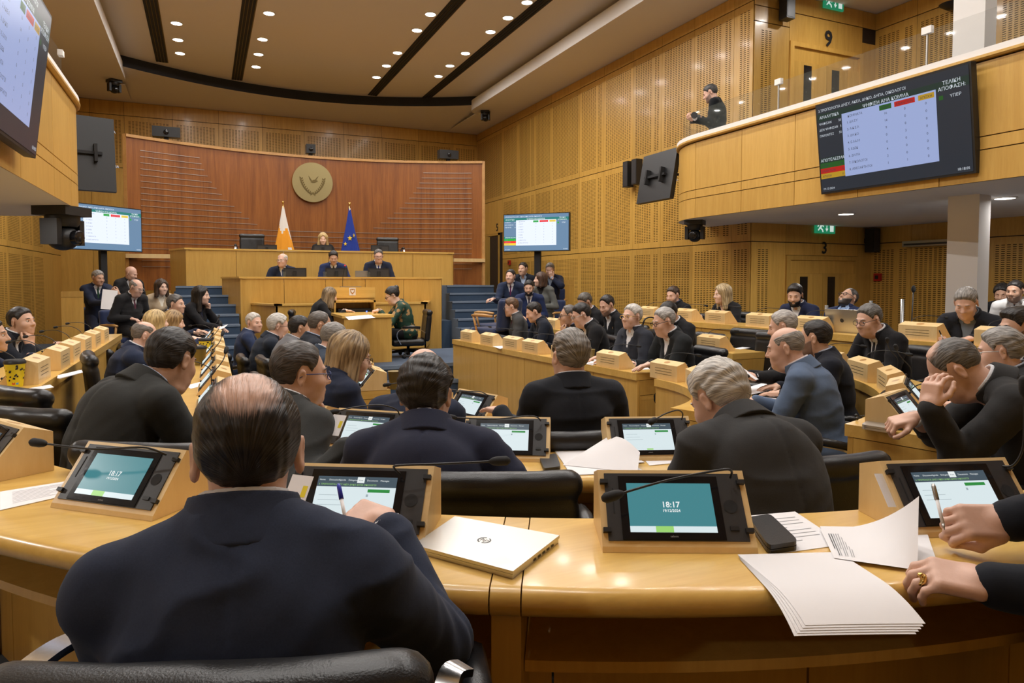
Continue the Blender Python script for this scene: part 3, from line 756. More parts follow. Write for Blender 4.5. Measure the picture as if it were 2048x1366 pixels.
def hand_sdf(P, curl, spread=1.0, thumb=.35):
    """right hand palm down, fingers along +y, thumb at -x"""
    d = f_box(P, (0, .046, 0), (.040, .046, .0145), .012)
    d = smin(d, f_ell(P, (-.022, .03, -.010), (.020, .034, .014)), .012)
    d = smin(d, f_cap(P, (0, -.022, .0), (0, .012, 0), .0265, .025), .02)
    for i, (x, L) in enumerate(((-.030, .074), (-.010, .082), (.0105, .077), (.030, .060))):
        p = np.array((x, .086-.004*abs(i-1.3), .001)); a = -.10*spread*(1.5-i)*.9; r = (.0098, .0098, .0094, .0084)[i]; th = 0.0
        for j, (fr, cu) in enumerate(zip((.46, .30, .24), curl)):
            th += math.radians(cu)
            q = p+L*fr*np.array((math.sin(a)*math.cos(th), math.cos(a)*math.cos(th), -math.sin(th)))
            d = smin(d, f_cap(P, p, q, r, r*.93), .004 if j else .007); p = q; r *= .93
    t0 = np.array((-.030, .018, -.006)); t1 = t0+np.array((-.030*(1-thumb*.5), .034, -.010-.012*thumb)); t2 = t1+np.array((-.012+.030*thumb, .030, -.008-.014*thumb)); t3 = t2+np.array((-.002+.022*thumb, .024, -.004-.006*thumb))
    d = smin(d, f_cap(P, t0, t1, .0135, .0115), .012); d = smin(d, f_cap(P, t1, t2, .0115, .0105), .005); d = smin(d, f_cap(P, t2, t3, .0102, .0085), .004)
    return d
CURL = {'flat': (8, 12, 8), 'relaxed': (26, 32, 22), 'fist': (70, 95, 60), 'pen': (48, 58, 30), 'hold': (38, 42, 28), 'point': (15, 22, 14)}
def solve(sh, tg, l1, l2, pole):
    v = tg-sh; d = np.linalg.norm(v)
    if d > (l1+l2)*.995: tg = sh+v/d*(l1+l2)*.995; v = tg-sh; d = np.linalg.norm(v)
    if d < .12: tg = sh+v/max(d, 1e-6)*.12; v = tg-sh; d = .12
    a = (l1*l1-l2*l2+d*d)/(2*d); h = math.sqrt(max(0, l1*l1-a*a)); u = v/d
    p = np.asarray(pole, float); p = p-u*(p @ u); p /= np.linalg.norm(p)+1e-9
    return sh+u*a+p*h, tg

PEOPLE = []
def thin_hair(name, c1, c2, sk_):
    if name in MATS: return MATS[name]
    m = hairmat(name, c1, c2); nt = m.node_tree; L = nt.links; b = nt.nodes['Principled BSDF']
    src = b.inputs['Base Color'].links[0].from_socket
    at = nt.nodes.new('ShaderNodeAttribute'); at.attribute_name = 'dens'; fl2 = nt.nodes.new('ShaderNodeAttribute'); fl2.attribute_name = 'flow'
    n = nt.nodes.new('ShaderNodeTexNoise'); n.inputs['Scale'].default_value = 2.2; n.inputs['Detail'].default_value = 3; L.new(fl2.outputs['Vector'], n.inputs['Vector'])
    ad = nt.nodes.new('ShaderNodeMath'); ad.operation = 'MULTIPLY_ADD'; ad.inputs[1].default_value = 1.3; ad.inputs[2].default_value = -.65; L.new(n.outputs['Fac'], ad.inputs[0])
    a2 = nt.nodes.new('ShaderNodeMath'); a2.operation = 'MULTIPLY_ADD'; a2.inputs[1].default_value = 1.9; L.new(at.outputs['Fac'], a2.inputs[0]); L.new(ad.outputs[0], a2.inputs[2])
    cl = nt.nodes.new('ShaderNodeClamp'); L.new(a2.outputs[0], cl.inputs['Value'])
    mx = nt.nodes.new('ShaderNodeMix'); mx.data_type = 'RGBA'; mx.inputs[6].default_value = (*sk_, 1)
    L.new(cl.outputs[0], mx.inputs[0]); L.new(src, mx.inputs[7]); L.new(mx.outputs[2], b.inputs['Base Color'])
    return m
T_SDF = [0.0]
def person(label, px, py, D, az, floor, haz=None, pitch=0, roll=0, lean=8, side=0, slump=10, o=None, skin_c=(.56, .34, .235), hair_c=(.03, .024, .02), jacket=(.012, .014, .022),
           shirt=(.75, .75, .78), tie=None, vee=.20, arms=('desk', 'desk'), glasses=None, beard=None, eyes='open', desk_z=None, fat=0.0, name='person', group=None, legs='sit', open_coat=False, scarf=None, trousers=None, scale=1.0, hair2=None, no_collar=False, kmul=1.0, twist=0, jmat=None, nk=.128, sdrop=.070):
    t0 = time.time()
    o = dict(o or {}); o['fat'] = fat*.4
    fem = o.get('fem', 0); haz = az if haz is None else haz
    hp = at_d(px, py, D)                                   # head centre in the world
    # local posture: x right, y forward, z up, origin on the floor under the hips
    hip = np.array((0, 0, .54)); sp = .92-.04*fem
    def dirv(l, s): return rot('y', s) @ rot('x', -l) @ np.array((0, 0, 1.0))
    d1 = dirv(lean, side*.6); d2 = dirv(lean+slump, side)
    chest = hip+d1*.30*sp; nb = chest+d2*.22*sp
    hl = dirv(lean+slump+pitch*.35, side*.6+roll*.3)
    hc = nb+hl*nk+np.array((0, .018, 0))
    hz = hp[2]-floor
    shift = hz-hc[2]; shift_c = max(-.16, min(.30, shift)) if legs == 'sit' else shift
    hip[2] += shift_c; chest[2] += shift_c; nb[2] += shift_c; hc[2] += shift_c
    R = Rm(az); root = np.array((hp[0], hp[1], floor))-R @ np.array((hc[0], hc[1], 0)); root[2] = floor
    RI = R.T
    def loc(p): return RI @ (np.asarray(p, float)-root)
    # head frame in local coordinates
    hy = haz-az
    H = rot('z', -hy) @ rot('x', -pitch) @ rot('y', roll)
    o['neck'] = tuple(H.T @ (nb-np.array((0, 0, .02))-hc))
    vx = max(.0048, min(.0085, D*.00115)); vj = max(.0085, min(.019, D*.0032)); vh = max(.0032, min(.008, D*.0011))
    # shoulders, arms
    tw_ = rot('z', -twist)
    sw = .175-.022*fem+fat*.15
    sho = {s: nb-d2*sdrop+tw_ @ np.array((s*sw, .004, 0)) for s in (-1, 1)}
    dz = (desk_z if desk_z is not None else floor+.74)-floor
    hands = {}
    for s, a in zip((-1, 1), arms):                        # left, right
        sh = sho[s]; pole = np.array((s*.55, -.55, -.75)); curl = 'relaxed'; up = np.array((0, 0, 1.0)); fw = None; th = .35
        if isinstance(a, dict):
            tg = loc(a['at']) if 'at' in a else np.asarray(a['loc'], float)
            pole = np.asarray(a.get('pole', pole), float); curl = a.get('curl', curl); up = np.asarray(a.get('up', up), float); fw = a.get('fw'); th = a.get('thumb', th)
            if a.get('world'): fw = RI @ np.asarray(fw, float) if fw is not None else None; up = RI @ up; pole = RI @ pole
        elif a == 'desk': tg = np.array((s*.17, max(.36, hc[1]+.22), dz+.035)); fw = np.array((-s*.35, 1, -.1)); curl = 'flat'
        elif a == 'write': tg = np.array((s*.12, max(.34, hc[1]+.20), dz+.04)); fw = np.array((-s*.6, .9, -.15)); curl = 'pen'; th = .8
        elif a == 'lap': tg = np.array((s*.12, .27, hip[2]+.11)); fw = np.array((-s*.5, .9, -.2))
        elif a == 'cross': tg = np.array((-s*.06, hc[1]+.24, dz+.05)); fw = np.array((-s, .3, 0)); curl = 'flat'
        elif a == 'chin': tg = hc+H @ np.array((s*.03, .085, -.205)); fw = H @ np.array((-s*.15, .05, 1)); up = H @ np.array((0, 1.0, .1)); curl = 'hold'; pole = np.array((s*.35, .3, -1)); th = .2
        elif a == 'cheek': tg = hc+H @ np.array((s*.10, .06, -.19)); fw = H @ np.array((-s*.2, .0, 1)); up = H @ np.array((s*1.0, .4, 0)); curl = 'fist'; pole = np.array((s*.6, .1, -1)); th = .3
        elif a == 'face': tg = hc+H @ np.array((s*.05, .13, -.12)); fw = H @ np.array((-s*.25, -.05, 1)); up = H @ np.array((0, 1, 0)); curl = 'relaxed'; pole = np.array((s*.8, .2, -.6))
        elif a == 'hang': tg = sh+np.array((s*.06, .03, -.5)); fw = np.array((0, .1, -1.0)); up = np.array((s, 0, 0)); pole = np.array((s*.3, -1, 0))
        else: tg = np.array((s*.17, .36, dz+.035))
        el, wr = solve(sh, tg, .295, .255, pole)
        if fw is None: fw = wr-el
        hands[s] = dict(sh=sh, el=el, wr=wr, Hf=frame(fw, up), curl=CURL[curl], th=th)
    e = thing(name, label, 'person', tuple(root), -math.radians(az), group)
    # ---- body: one skin of head, neck, torso core, hands
    parts = []
    HT = H.T.astype(np.float32); hc32 = hc.astype(np.float32)
    nbH = np.array(o['neck'])
    lo = np.minimum((-.105, -.125, -.135), nbH-.07); hi = np.maximum((.105, .14, .14), nbH+.07)
    v, q = snet(lambda P: head_sdf(P, o), lo, hi, vx)
    sm = 0; mi = np.zeros(len(q), int)
    parts.append((v @ H.T+hc, q, 0))
    core = lambda P: smin(f_cap(P, hip, chest, .06, .07), f_cap(P, chest, nb, .07, .045), .05)
    v, q = snet(core, np.minimum(hip, nb)-.16, np.maximum(hip, nb)+.16, .035); parts.append((v, q, 0))
    for s in (-1, 1):
        hd = hands[s]
        if s < 0: fn = lambda P: hand_sdf(P*np.array((-1, 1, 1), np.float32), hd['curl'], 1, hd['th'])
        else: fn = lambda P: hand_sdf(P, hd['curl'], 1, hd['th'])
        v, q = snet(fn, (-.09, -.055, -.11), (.09, .19, .045), vh)
        parts.append((v @ hd['Hf'].T+hd['wr'], q, 0))
        v, q = snet(lambda P: f_cap(P, hd['el'], hd['wr'], .042, .027), np.minimum(hd['el'], hd['wr'])-.05, np.maximum(hd['el'], hd['wr'])+.05, max(.012, vj)); parts.append((v, q, 0))
    sk = '%.3f_%.3f' % skin_c[:2]; hk = '%.3f_%.3f_%.3f' % hair_c
    mats = [skin('skin_'+sk, skin_c), hairmat('hair_'+hk, hair_c, hair2), plain('eye_white', (.68, .64, .60), .25), plain('iris', (.03, .018, .012), .2), plain('lips_'+sk, (skin_c[0]*.78, skin_c[1]*.55, skin_c[2]*.58), .45), plain('lid_'+sk, tuple(c*.82 for c in skin_c), .5), plain('stubble_'+sk+hk, tuple(.42*a+.35*b for a, b in zip(skin_c, hair_c)), .7)]
    def bit(fn, lo, hi, h, m): v, q = snet(fn, lo, hi, h); parts.append((v @ H.T+hc, q, m))
    if D < 11.5:
        bh = max(.0032, vx*.6)
        for s in (-1, 1):
            c = (s*.0315, .0815, .004)
            bit(lambda P: f_ell(P, c, (.0130, .0120, .0078)), np.array(c)-.014, np.array(c)+.014, bh, 2 if eyes == 'open' else 5)
            if eyes == 'open':
                c2 = (s*.0315, .0902, .0035); bit(lambda P: f_ell(P, c2, (.0060, .0042, .0062)), np.array(c2)-.007, np.array(c2)+.007, bh*.7, 3)
            lid = (.014, .0155 if eyes == 'open' else .0145)
            zt = .0105 if eyes == 'open' else -.004
            bit(lambda P: f_cap(P, (s*.0195, .089, zt-.002), (s*.044, .083, zt-.003), .0028), (min(s*.015, s*.048), .078, zt-.008), (max(s*.015, s*.048), .096, zt+.006), bh*.8, 1 if eyes != 'open' else 5)
            bit(lambda P: smin(f_cap(P, (s*.016, .0960, .0270), (s*.034, .0945, .0300), .0036), f_cap(P, (s*.034, .0945, .0300), (s*.050, .081, .0245), .0036, .0022), .004), (min(s*.01, s*.055), .072, .014), (max(s*.01, s*.055), .104, .036), bh, 1)
        bit(lambda P: smin(f_cap(P, (-.019, .0965, -.0605), (.019, .0965, -.0605), .0052), f_cap(P, (-.015, .0955, -.0705), (.015, .0955, -.0705), .0056), .002), (-.028, .085, -.08), (.028, .105, -.05), bh, 4)
    if beard:
        bd = dict(o); full = beard != 'moustache'
        def bsdf(P):
            d = head_sdf(P, o)-(.0052 if beard == 'full' else .0030)+wob(P, 300, 7)*.0012
            y = P[:, 1]; m = smax(P[:, 2]+.047-(.092-y)*.55, -(y-.008), .01)
            d = smax(d, m, .008); d = smax(d, -f_ell(P, (0, .108, -.066), (.020, .022, .0085)), .003)
            d = smax(d, -(P[:, 2]+.125+(.07-y)*.25), .008)
            return d
        v, q = snet(bsdf, (-.085, .0, -.14), (.085, .125, -.01), vx*.9); parts.append((v @ H.T+hc, q, 1 if beard == 'full' else 6))
    fl_hair = None
    obj('body', qmesh('body', parts, mats), e)
    # ---- hair
    if o.get('hair', 'short') != 'none':
        Lh = o.get('len', .24) if o.get('hair') in ('long', 'bob') else .10
        hh = vx*.92
        v, q = snet(lambda P: hair_sdf(P, o), (-.125, -.165, -.03-Lh), (.125, .125, .165), hh)
        if len(v):
            lng = o.get('hair') in ('long', 'bob')
            def flow(V):
                W_ = (V-hc) @ H
                if lng: return np.stack([np.arctan2(W_[:, 0], -W_[:, 1]+.02)*9, W_[:, 2]*7, np.linalg.norm(W_[:, :2], axis=1)*30], 1)
                th = np.arctan2(W_[:, 0], W_[:, 2]+.02); return np.stack([th*26, W_[:, 1]*34, W_[:, 2]*22], 1)*np.array((1, .6, .8))
            if o.get('hair') == 'thin':
                bc = np.array(o.get('spot', (0, -.05, .115))); br_ = o.get('spot_r', .062)
                hm = thin_hair('thinhair_'+hk+sk, hair_c, hair2 or tuple(c*1.8 for c in hair_c), skin_c)
                me = qmesh('hair', [(v @ H.T+hc, q, 0)], [hm], flow)
                dn = np.clip((np.sqrt((((v-bc)/np.array((1, 1.05, 1.3)))**2).sum(1))-br_*.55)/(br_*.9), 0, 1)
                if o.get('front_thin'): dn = np.minimum(dn, np.clip((.09-v[:, 1])/.06, 0, 1))
                a = me.attributes.new('dens', 'FLOAT', 'POINT'); a.data.foreach_set('value', dn.astype(np.float32))
                obj('hair', me, e)
            else: obj('hair', qmesh('hair', [(v @ H.T+hc, q, 0)], [mats[1]], flow), e)
    # ---- clothes from one torso field
    up_ = d2; bel = fat
    Tn = frame(np.cross(np.array((1.0, 0, 0)), d2)*-1 if False else np.cross(d2, np.array((1.0, 0, 0))), d2)
    fwd = Tn[:, 1]
    def torso(P):
        d = f_ell(P, hip+np.array((0, .01, -.02)), (.185+bel*.4, .145+bel*.3, .14))
        d = smin(d, f_ell(P, hip+d1*.17+np.array((0, .02+bel*.35, 0)), (.168+bel*.6-.02*fem, .125+bel, .17)), .06)
        d = smin(d, f_ell(P, chest+d2*.03, (.176+bel*.4-.012*fem, .118+bel*.4, .17)), .06)
        if fem: d = smin(d, f_cap(P, chest+fwd*.085+np.array((-.06, 0, 0)), chest+fwd*.085+np.array((.06, 0, 0)), .055), .05)
        for s in (-1, 1):
            hd = hands[s]
            d = smin(d, f_cap(P, nb-d2*.01-fwd*.01, hd['sh']+d2*.012, .066, .066), .045)
        return d
    def sleeves(P, end=1.0, extra=0.0):
        d = None
        for s in (-1, 1):
            hd = hands[s]; wr2 = hd['el']+(hd['wr']-hd['el'])*end
            a = f_cap(P, hd['sh']+d2*.004, hd['el'], .073-.008*fem+extra, .056-.006*fem+extra)
            a = smin(a, f_cap(P, hd['el'], wr2, .057-.006*fem+extra, .042-.004*fem+extra), .03)
            d = a if d is None else np.minimum(d, a)
        return d
    def jack(P):
        ta, sa = torso(P), sleeves(P, .93); d = smin(ta, sa, .010)
        wr_ = 0
        for s in (-1, 1):                                   # creases gather at the elbow
            hd = hands[s]; ee = np.exp(-((P-hd['el'])**2).sum(-1)/.012); ax = hd['wr']-hd['sh']; ax = ax/np.linalg.norm(ax)
            wr_ = wr_+ee*np.sin((P @ ax.astype(np.float32))*150+wob(P, 20, 6)*2)*.0035
        fo = np.clip(1-np.abs(wob(P*np.array((.55, .55, 2.3), np.float32), 17, int(D*10) % 97)), 0, 1)**3     # ridged cloth folds
        d = d+wr_-fo*.0075+wob(P*np.array((1, 1, 1.6), np.float32), 46, 8)*.002
        if D < 4.2:
            q_ = tl(P); d = d+.0045*np.exp(-(q_[:, 0]/.006)**2)*(q_[:, 1] < -.03)*(q_[:, 2] < -.03)          # centre back seam
        return d
    axn = hl                                                # neck direction
    def neck_cut(P, r, top): return f_cap(P, nb-axn*.03, nb+axn*.25, r, r+.02)
    cloth_lo = np.minimum.reduce([hip-.23, nb-.25, *[h_['el']-.08 for h_ in hands.values()], *[h_['wr']-.07 for h_ in hands.values()], *[h_['sh']-.09 for h_ in hands.values()]])
    cloth_hi = np.maximum.reduce([hip+.23, nb+.13, *[h_['el']+.08 for h_ in hands.values()], *[h_['wr']+.07 for h_ in hands.values()], *[h_['sh']+.09 for h_ in hands.values()]])
    def tl(P):                                              # torso coordinates about the neck base: x, forward, along the spine (down negative)
        q = P-nb.astype(np.float32); return q @ Tn.astype(np.float32)
    def vreg(P, w0, depth):                                 # negative inside the open front
        q = tl(P); wd = np.clip(w0*(1+(q[:, 2]-.02)/depth), 0, w0*1.25)
        return np.maximum(np.abs(q[:, 0])-wd, -(q[:, 1]-.02))
    def collar(P, r0, r1, h, t, gap):
        q = tl(P); qz = (P-nb.astype(np.float32)) @ axn.astype(np.float32)
        rad = np.sqrt(((P-nb.astype(np.float32)-qz[:, None]*axn.astype(np.float32))**2).sum(-1))
        rr = r0+(r1-r0)*np.clip((qz+.03)/(h+.03), 0, 1)
        d = np.maximum(np.maximum(np.abs(rad-rr)-t, qz-h), -(qz+.034))
        if gap: d = np.maximum(d, -np.maximum(np.abs(q[:, 0])-gap*(1.2-np.clip(qz/h, -1, 1)*.35), -(q[:, 1]-.01)))
        return d
    jk = '%.3f_%.3f_%.3f' % jacket
    sn = 'shirt_%.2f_%.2f_%.2f' % shirt
    def jsdf(P):
        d = jack(P)
        if vee:
            d = np.maximum(d, -vreg(P, .072+.01*(not tie), vee)*1.0)
            q = tl(P)                                       # lapels: a raised band beside the opening
            wd = np.clip(.078*(1+(q[:, 2]-.02)/vee), 0, .1); lap = np.maximum(np.abs(np.abs(q[:, 0])-wd-.022)-.022-np.clip(q[:, 2]+.16, 0, .1)*.12, np.maximum(-(q[:, 1]-.0), np.maximum(-(q[:, 2]+vee+.01), q[:, 2]-.01)))
            d = np.minimum(d, np.maximum(d-.006, lap))
        d = np.maximum(d, -neck_cut(P, .062+fat*.2, .2))
        return d
    v, q = snet(jsdf, cloth_lo, cloth_hi, vj*kmul)
    obj('jacket', qmesh('jacket', [(v, q, 0)], [jmat or cloth('suit_'+jk, jacket)]), e)
    sp_ = []
    if vee and not no_collar:
        v, q = snet(lambda P: np.maximum(collar(P, .097+fat*.25, .074+fat*.25, .046, .0075, .055), -neck_cut(P, .055, .2))+wob(P, 40, 5)*.001, nb-.13, nb+np.array((.13, .13, .12)), max(.0045, vx*.9))
        if len(v): obj('jacket_collar', qmesh('jacket_collar', [(v, q, 0)], [cloth('suit_'+jk, jacket)]), e)
    if vee:
        zlo = nb-d2*(vee+.09)-.12
        def ssdf(P):
            d = torso(P)+.006; d = np.maximum(d, vreg(P, .092, vee+.05))
            return np.maximum(d, -neck_cut(P, .050+fat*.2, .2))
        a_, b_ = nb-d2*(vee+.06), nb+axn*.07
        lo = np.minimum(a_, b_)-.16; hi = np.maximum(a_, b_)+.16
        v, q = snet(ssdf, lo, hi, max(.006, vj*.62)); sp_.append((v, q, 0))
    if vee:
        v, q = snet(lambda P: collar(P, .073+fat*.2, .062+fat*.2, .053, .0050, .018 if not tie else .005), nb-.11, nb+np.array((.11, .13, .12)), max(.0045, vx*.8))
        if len(v): obj('collar', qmesh('collar', [(v, q, 0)], [cloth(sn, shirt, .8, .05, 400, .1)]), e)
    if sp_: obj('shirt', qmesh('shirt', sp_, [cloth(sn, shirt, .8, .05, 400, .1)]), e)
    for s in (-1, 1):
        hd = hands[s]; ax = (hd['wr']-hd['el'])/np.linalg.norm(hd['wr']-hd['el'])
        c0 = hd['el']+(hd['wr']-hd['el'])*.9; c1 = hd['wr']+ax*.004
        fn = lambda P: np.maximum(np.maximum(f_cap(P, c0-ax*.05, c1+ax*.05, .0365-.003*fem), (P-c1.astype(np.float32)) @ ax.astype(np.float32)), -((P-c0.astype(np.float32)) @ ax.astype(np.float32)))
        v, q = snet(fn, np.minimum(c0, c1)-.045, np.maximum(c0, c1)+.045, max(.005, vj*.6)); obj('cuff', qmesh('cuff', [(v, q, 0)], [cloth(sn, shirt, .8, .05, 400, .1)]), e)
    if tie:
        def tsdf(P):
            q = tl(P); w = np.where(q[:, 2] > -.035, .017, .014+.016*np.clip(-(q[:, 2]+.035)/.3, 0, 1))
            d = torso(P)+.0015; d = np.maximum(d, np.abs(q[:, 0])-w); d = np.maximum(d, -(q[:, 1]-.02))
            return np.maximum(np.maximum(d, q[:, 2]-.02), -(q[:, 2]+vee+.04))
        a_, b_ = nb-d2*(vee+.05), nb+axn*.05
        v, q = snet(tsdf, np.minimum(a_, b_)-.14, np.maximum(a_, b_)+.14, max(.0055, vj*.5))
        if len(v): obj('tie', qmesh('tie', [(v, q, 0)], [cloth('tie_%.3f_%.3f_%.3f' % tie, tie, .6, .15, 300)]), e)
    # ---- trousers and shoes
    tc = trousers or tuple(c*.8 for c in jacket)
    kz = min(hip[2]-.02, .52); lp = []; sh_ = []
    for s in (-1, 1):
        h0 = hip+np.array((s*.085, 0, -.03))
        if legs == 'stand': kn = np.array((s*.10, .03, hip[2]*.53)); an = np.array((s*.10, -.02, .09))
        elif legs == 'crossed': kn = np.array((s*.05+(.06 if s > 0 else -.02), .43, kz+(.10 if s > 0 else .0))); an = np.array((-s*.10, .62 if s > 0 else .42, .16 if s > 0 else .09))
        else: kn = np.array((s*.13, .40, kz)); an = np.array((s*.12, .36, .09))
        lp += [(h0, kn, .088, .066), (kn, an, .064, .048)]; sh_.append((an, an+np.array((0, .15, -.05))))
    def legf(P):
        d = f_ell(P, hip+np.array((0, -.01, -.05)), (.18, .14, .11))
        for a, b, ra, rb in lp: d = smin(d, f_cap(P, a, b, ra, rb), .03)
        return d
    pts = np.array([p for l_ in lp for p in l_[:2]]+[hip])
    v, q = snet(legf, pts.min(0)-.16, pts.max(0)+.16, max(.02, vj*1.4)); obj('trousers', qmesh('trousers', [(v, q, 0)], [cloth('trouser_%.3f_%.3f_%.3f' % tc, tc)]), e)
    for a, b in sh_:
        v, q = snet(lambda P: smin(f_cap(P, a+np.array((0, -.03, -.045)), b, .043, .036), f_cap(P, a+np.array((0, -.02, -.02)), a+np.array((0, .0, .01)), .045), .02), np.minimum(a, b)-.09, np.maximum(a, b)+.07, .018)
        if legs != 'crossed': v[:, 2] = np.maximum(v[:, 2], 0)
        obj('shoe', qmesh('shoe', [(v, q, 0)], [plain('shoe_leather', (.012, .010, .009), .35)]), e)
    # ---- glasses
    if glasses:
        mb = MB(); r = .0017 if D < 6 else .0024
        for s in (-1, 1):
            ring = [(s*.0335+.0225*math.copysign(abs(math.cos(t))**.7, math.cos(t)), .108-.0*s, .001+.0165*math.copysign(abs(math.sin(t))**.7, math.sin(t))) for t in [2*math.pi*k/16 for k in range(17)]]
            mb.tube(ring, r, 6); mb.tube([(s*.056, .107, .008), (s*.075, .075, .012), (s*.0835, .0, .010), (s*.082, -.02, -.004)], r*1.1, 6)
        mb.tube([(-.012, .109, .004), (0, .112, .007), (.012, .109, .004)], r, 6)
        mb.v = [tuple(H @ np.array(p)+hc) for p in mb.v]
        mb.build('glasses', e, True, [glasses])
    PEOPLE.append(dict(e=e, root=root, az=az, floor=floor, hands={s: (root+R @ hd['wr'], R @ hd['Hf']) for s, hd in hands.items()}, head=hp, hip=hip.copy()))
    T_SDF[0] += time.time()-t0
    return PEOPLE[-1]
# ------------------------------------------------------------------ desks
ORD = ['first', 'second', 'third', 'fourth', 'fifth', 'sixth', 'seventh', 'eighth', 'ninth', 'tenth']
def plen(path):
    L = [0]
    for i in range(len(path)-1): L.append(L[-1]+math.dist(path[i], path[i+1]))
    return L
def cutpath(path, s0, s1):
    L = plen(path)
    def at(s):
        for i in range(len(path)-1):
            if L[i]-1e-6 <= s <= L[i+1]+1e-6:
                t = (s-L[i])/(L[i+1]-L[i]); return (path[i][0]+t*(path[i+1][0]-path[i][0]), path[i][1]+t*(path[i+1][1]-path[i][1]))
        return path[-1]
    return [at(s0)]+[path[i] for i in range(len(path)) if s0+.003 < L[i] < s1-.003]+[at(s1)]
def desk(label, path, w, zt, zf, ends=(1, 1), shelf=True, pan=.66, group=None, dividers=()):
    """curved or straight bench desk; the sitter is right of travel"""
    t = thing('bench_desk', label, 'desk', (0, 0, 0), 0, group)
    r = .03
    nose = [(w-r+r*math.sin(a), zt-r+r*math.cos(a)) for a in [math.pi*k/8 for k in range(9)]]
    L = plen(path)[-1]
    cuts = [0]+[L*d for d in dividers]+[L]
    for i in range(len(cuts)-1):
        a, b = cuts[i]+(.033 if i else 0), cuts[i+1]-(.033 if i < len(cuts)-2 else 0)
        c = cutpath(path, a, b)
        sweep(MB().mat('maple_desk'), c, [(0, zt-.06), (0, zt)]+nose).build('worktop', t, 35)
        if shelf: sweep(MB().mat('maple_front'), c, [(.06, zt-.24), (.06, zt-.215), (w-.14, zt-.215), (w-.14, zt-.24)]).build('shelf', t)
    for d in dividers:
        c = cutpath(path, L*d-.030, L*d+.030)
        sweep(MB().mat('maple_desk'), c, [(0, zt-.06), (0, zt-.0005)]+nose).build('worktop_joint', t, 35)
        sweep(MB().mat('maple_front'), c, [(.05, zf), (.05, zt-.062), (w-.035, zt-.062), (w-.035, zf)]).build('divider', t)
    n = max(1, round(L/pan))
    for i in range(n):
        c = cutpath(path, L*i/n+.003, L*(i+1)/n-.003)
        sweep(MB().mat('maple_front'), c, [(.014, zf), (.014, zt-.062), (.04, zt-.062), (.04, zf)]).build('front_panel', t, 35)
    for k, on in zip((0, 1), ends):
        if not on: continue
        c = cutpath(path, .001, .03) if k == 0 else cutpath(path, L-.03, L-.001)
        sweep(MB().mat('maple_front'), c, [(.042, zf), (.042, zt-.20), (w-.05, zt-.20), (w-.05, zf)]).build('end_panel', t)
        sweep(MB().mat('maple_front'), c, [(.042, zt-.195), (.042, zt-.064), (w-.02, zt-.064), (w-.02, zt-.195)]).build('end_rail', t)
    return t
RA, RB, RC = 3.33, 2.20, 1.06
ROW = {
 'A': (arc(CEN, RA, 187, 322, 80), .42, .74, T_A),
 'B': (arc(CEN, RB, 207, 268, 40), .44, .64, T_B),
 'BR': (arc(CEN, RB, 285, 347, 40), .44, .64, T_B),
 'C': (arc(CEN, RC, 194, 263, 30), .42, .54, T_C),
 'CR': (arc(CEN, RC, 291, 366, 34), .42, .54, T_C),
 'L1': ([(-.87, 8.9), (-.87, 4.62)], .46, .74, T_A),
 'L2': ([(.20, 9.1), (.16, 3.86)], .44, .64, T_B),
 'L3': ([(1.50, 8.8), (1.24, 4.95)], .42, .54, T_C),
 'R3': ([(3.40, 4.93), (3.08, 8.85)], .46, .54, T_C),
 'R2': ([(4.64, 5.12), (4.60, 9.2)], .46, .64, T_B),
 'R1': ([(5.45, 4.42), (5.45, 8.0)], .46, .84, .10),
 'R0': ([(5.45, 2.6), (5.45, 4.15)], .46, .84, .10)}
DLAB = {'A': 'long curved rear maple desk nearest the camera', 'B': 'curved maple desk before the man with thick white hair', 'BR': 'curved maple desk of the man resting his head on his hand',
 'C': 'innermost curved maple desk before the grey-haired man', 'CR': 'innermost curved maple desk of the man in the blue blazer', 'L1': 'outer straight maple desk along the left wall with six consoles',
 'L2': 'straight maple desk of the bald man in navy on the left', 'L3': 'inner straight maple desk of the white-haired men on the left', 'R3': 'inner straight maple desk with six seated men on the right',
 'R2': 'middle straight maple desk beside the empty black chairs', 'R1': 'outer right maple desk holding the open laptop', 'R0': 'short outer maple desk of the man by the pillar'}
for k, (p, w, zt, zf) in ROW.items():
    a0 = 187; dv = ()
    if k == 'A': dv = tuple((a-187)/135 for a in (207, 241.7, 276, 305))
    if k == 'B': dv = (.5,)
    if k == 'BR': dv = (.5,)
    desk(DLAB[k], p, w, zt, zf, dividers=dv)

# ------------------------------------------------------------------ desk consoles
def slope(u, v, h=0.): return (u, -.095+.635*v-.773*h, .012+.773*v+.635*h)
class SMB(MB):
    def srect(s, u0, v0, u1, v1, h):
        return s.quad(slope(u0, v0, h), slope(u1, v0, h), slope(u1, v1, h), slope(u0, v1, h))
    def sbox(s, u0, v0, u1, v1, h0, h1):
        v = [slope(a, b, c) for c in (h0, h1) for a, b in ((u0, v0), (u1, v0), (u1, v1), (u0, v1))]
        return s.add(v, [(0,3,2,1),(4,5,6,7),(0,1,5,4),(1,2,6,5),(2,3,7,6),(3,0,4,7)])
    def stext(s, body, u, v, size, h, align='LEFT', bold=0):
        g, f = text_geo(body, size, align, bold); return s.add([slope(u+a, v+b, h) for a, b in g], f)
emis('scr_clock', (.055, .22, .25), 1.0); emis('scr_white', (.78, .90, .93), .85); emis('scr_bar', (.055, .085, .11), 1.0)
emis('scr_green', (.03, .30, .06), .8); emis('scr_lime', (.35, .70, .18), .9); emis('scr_text', (.85, .9, .9), .9); emis('scr_grey', (.45, .55, .6), .7)
SU0, SU1, SV0, SV1 = -.108, .088, .030, .146
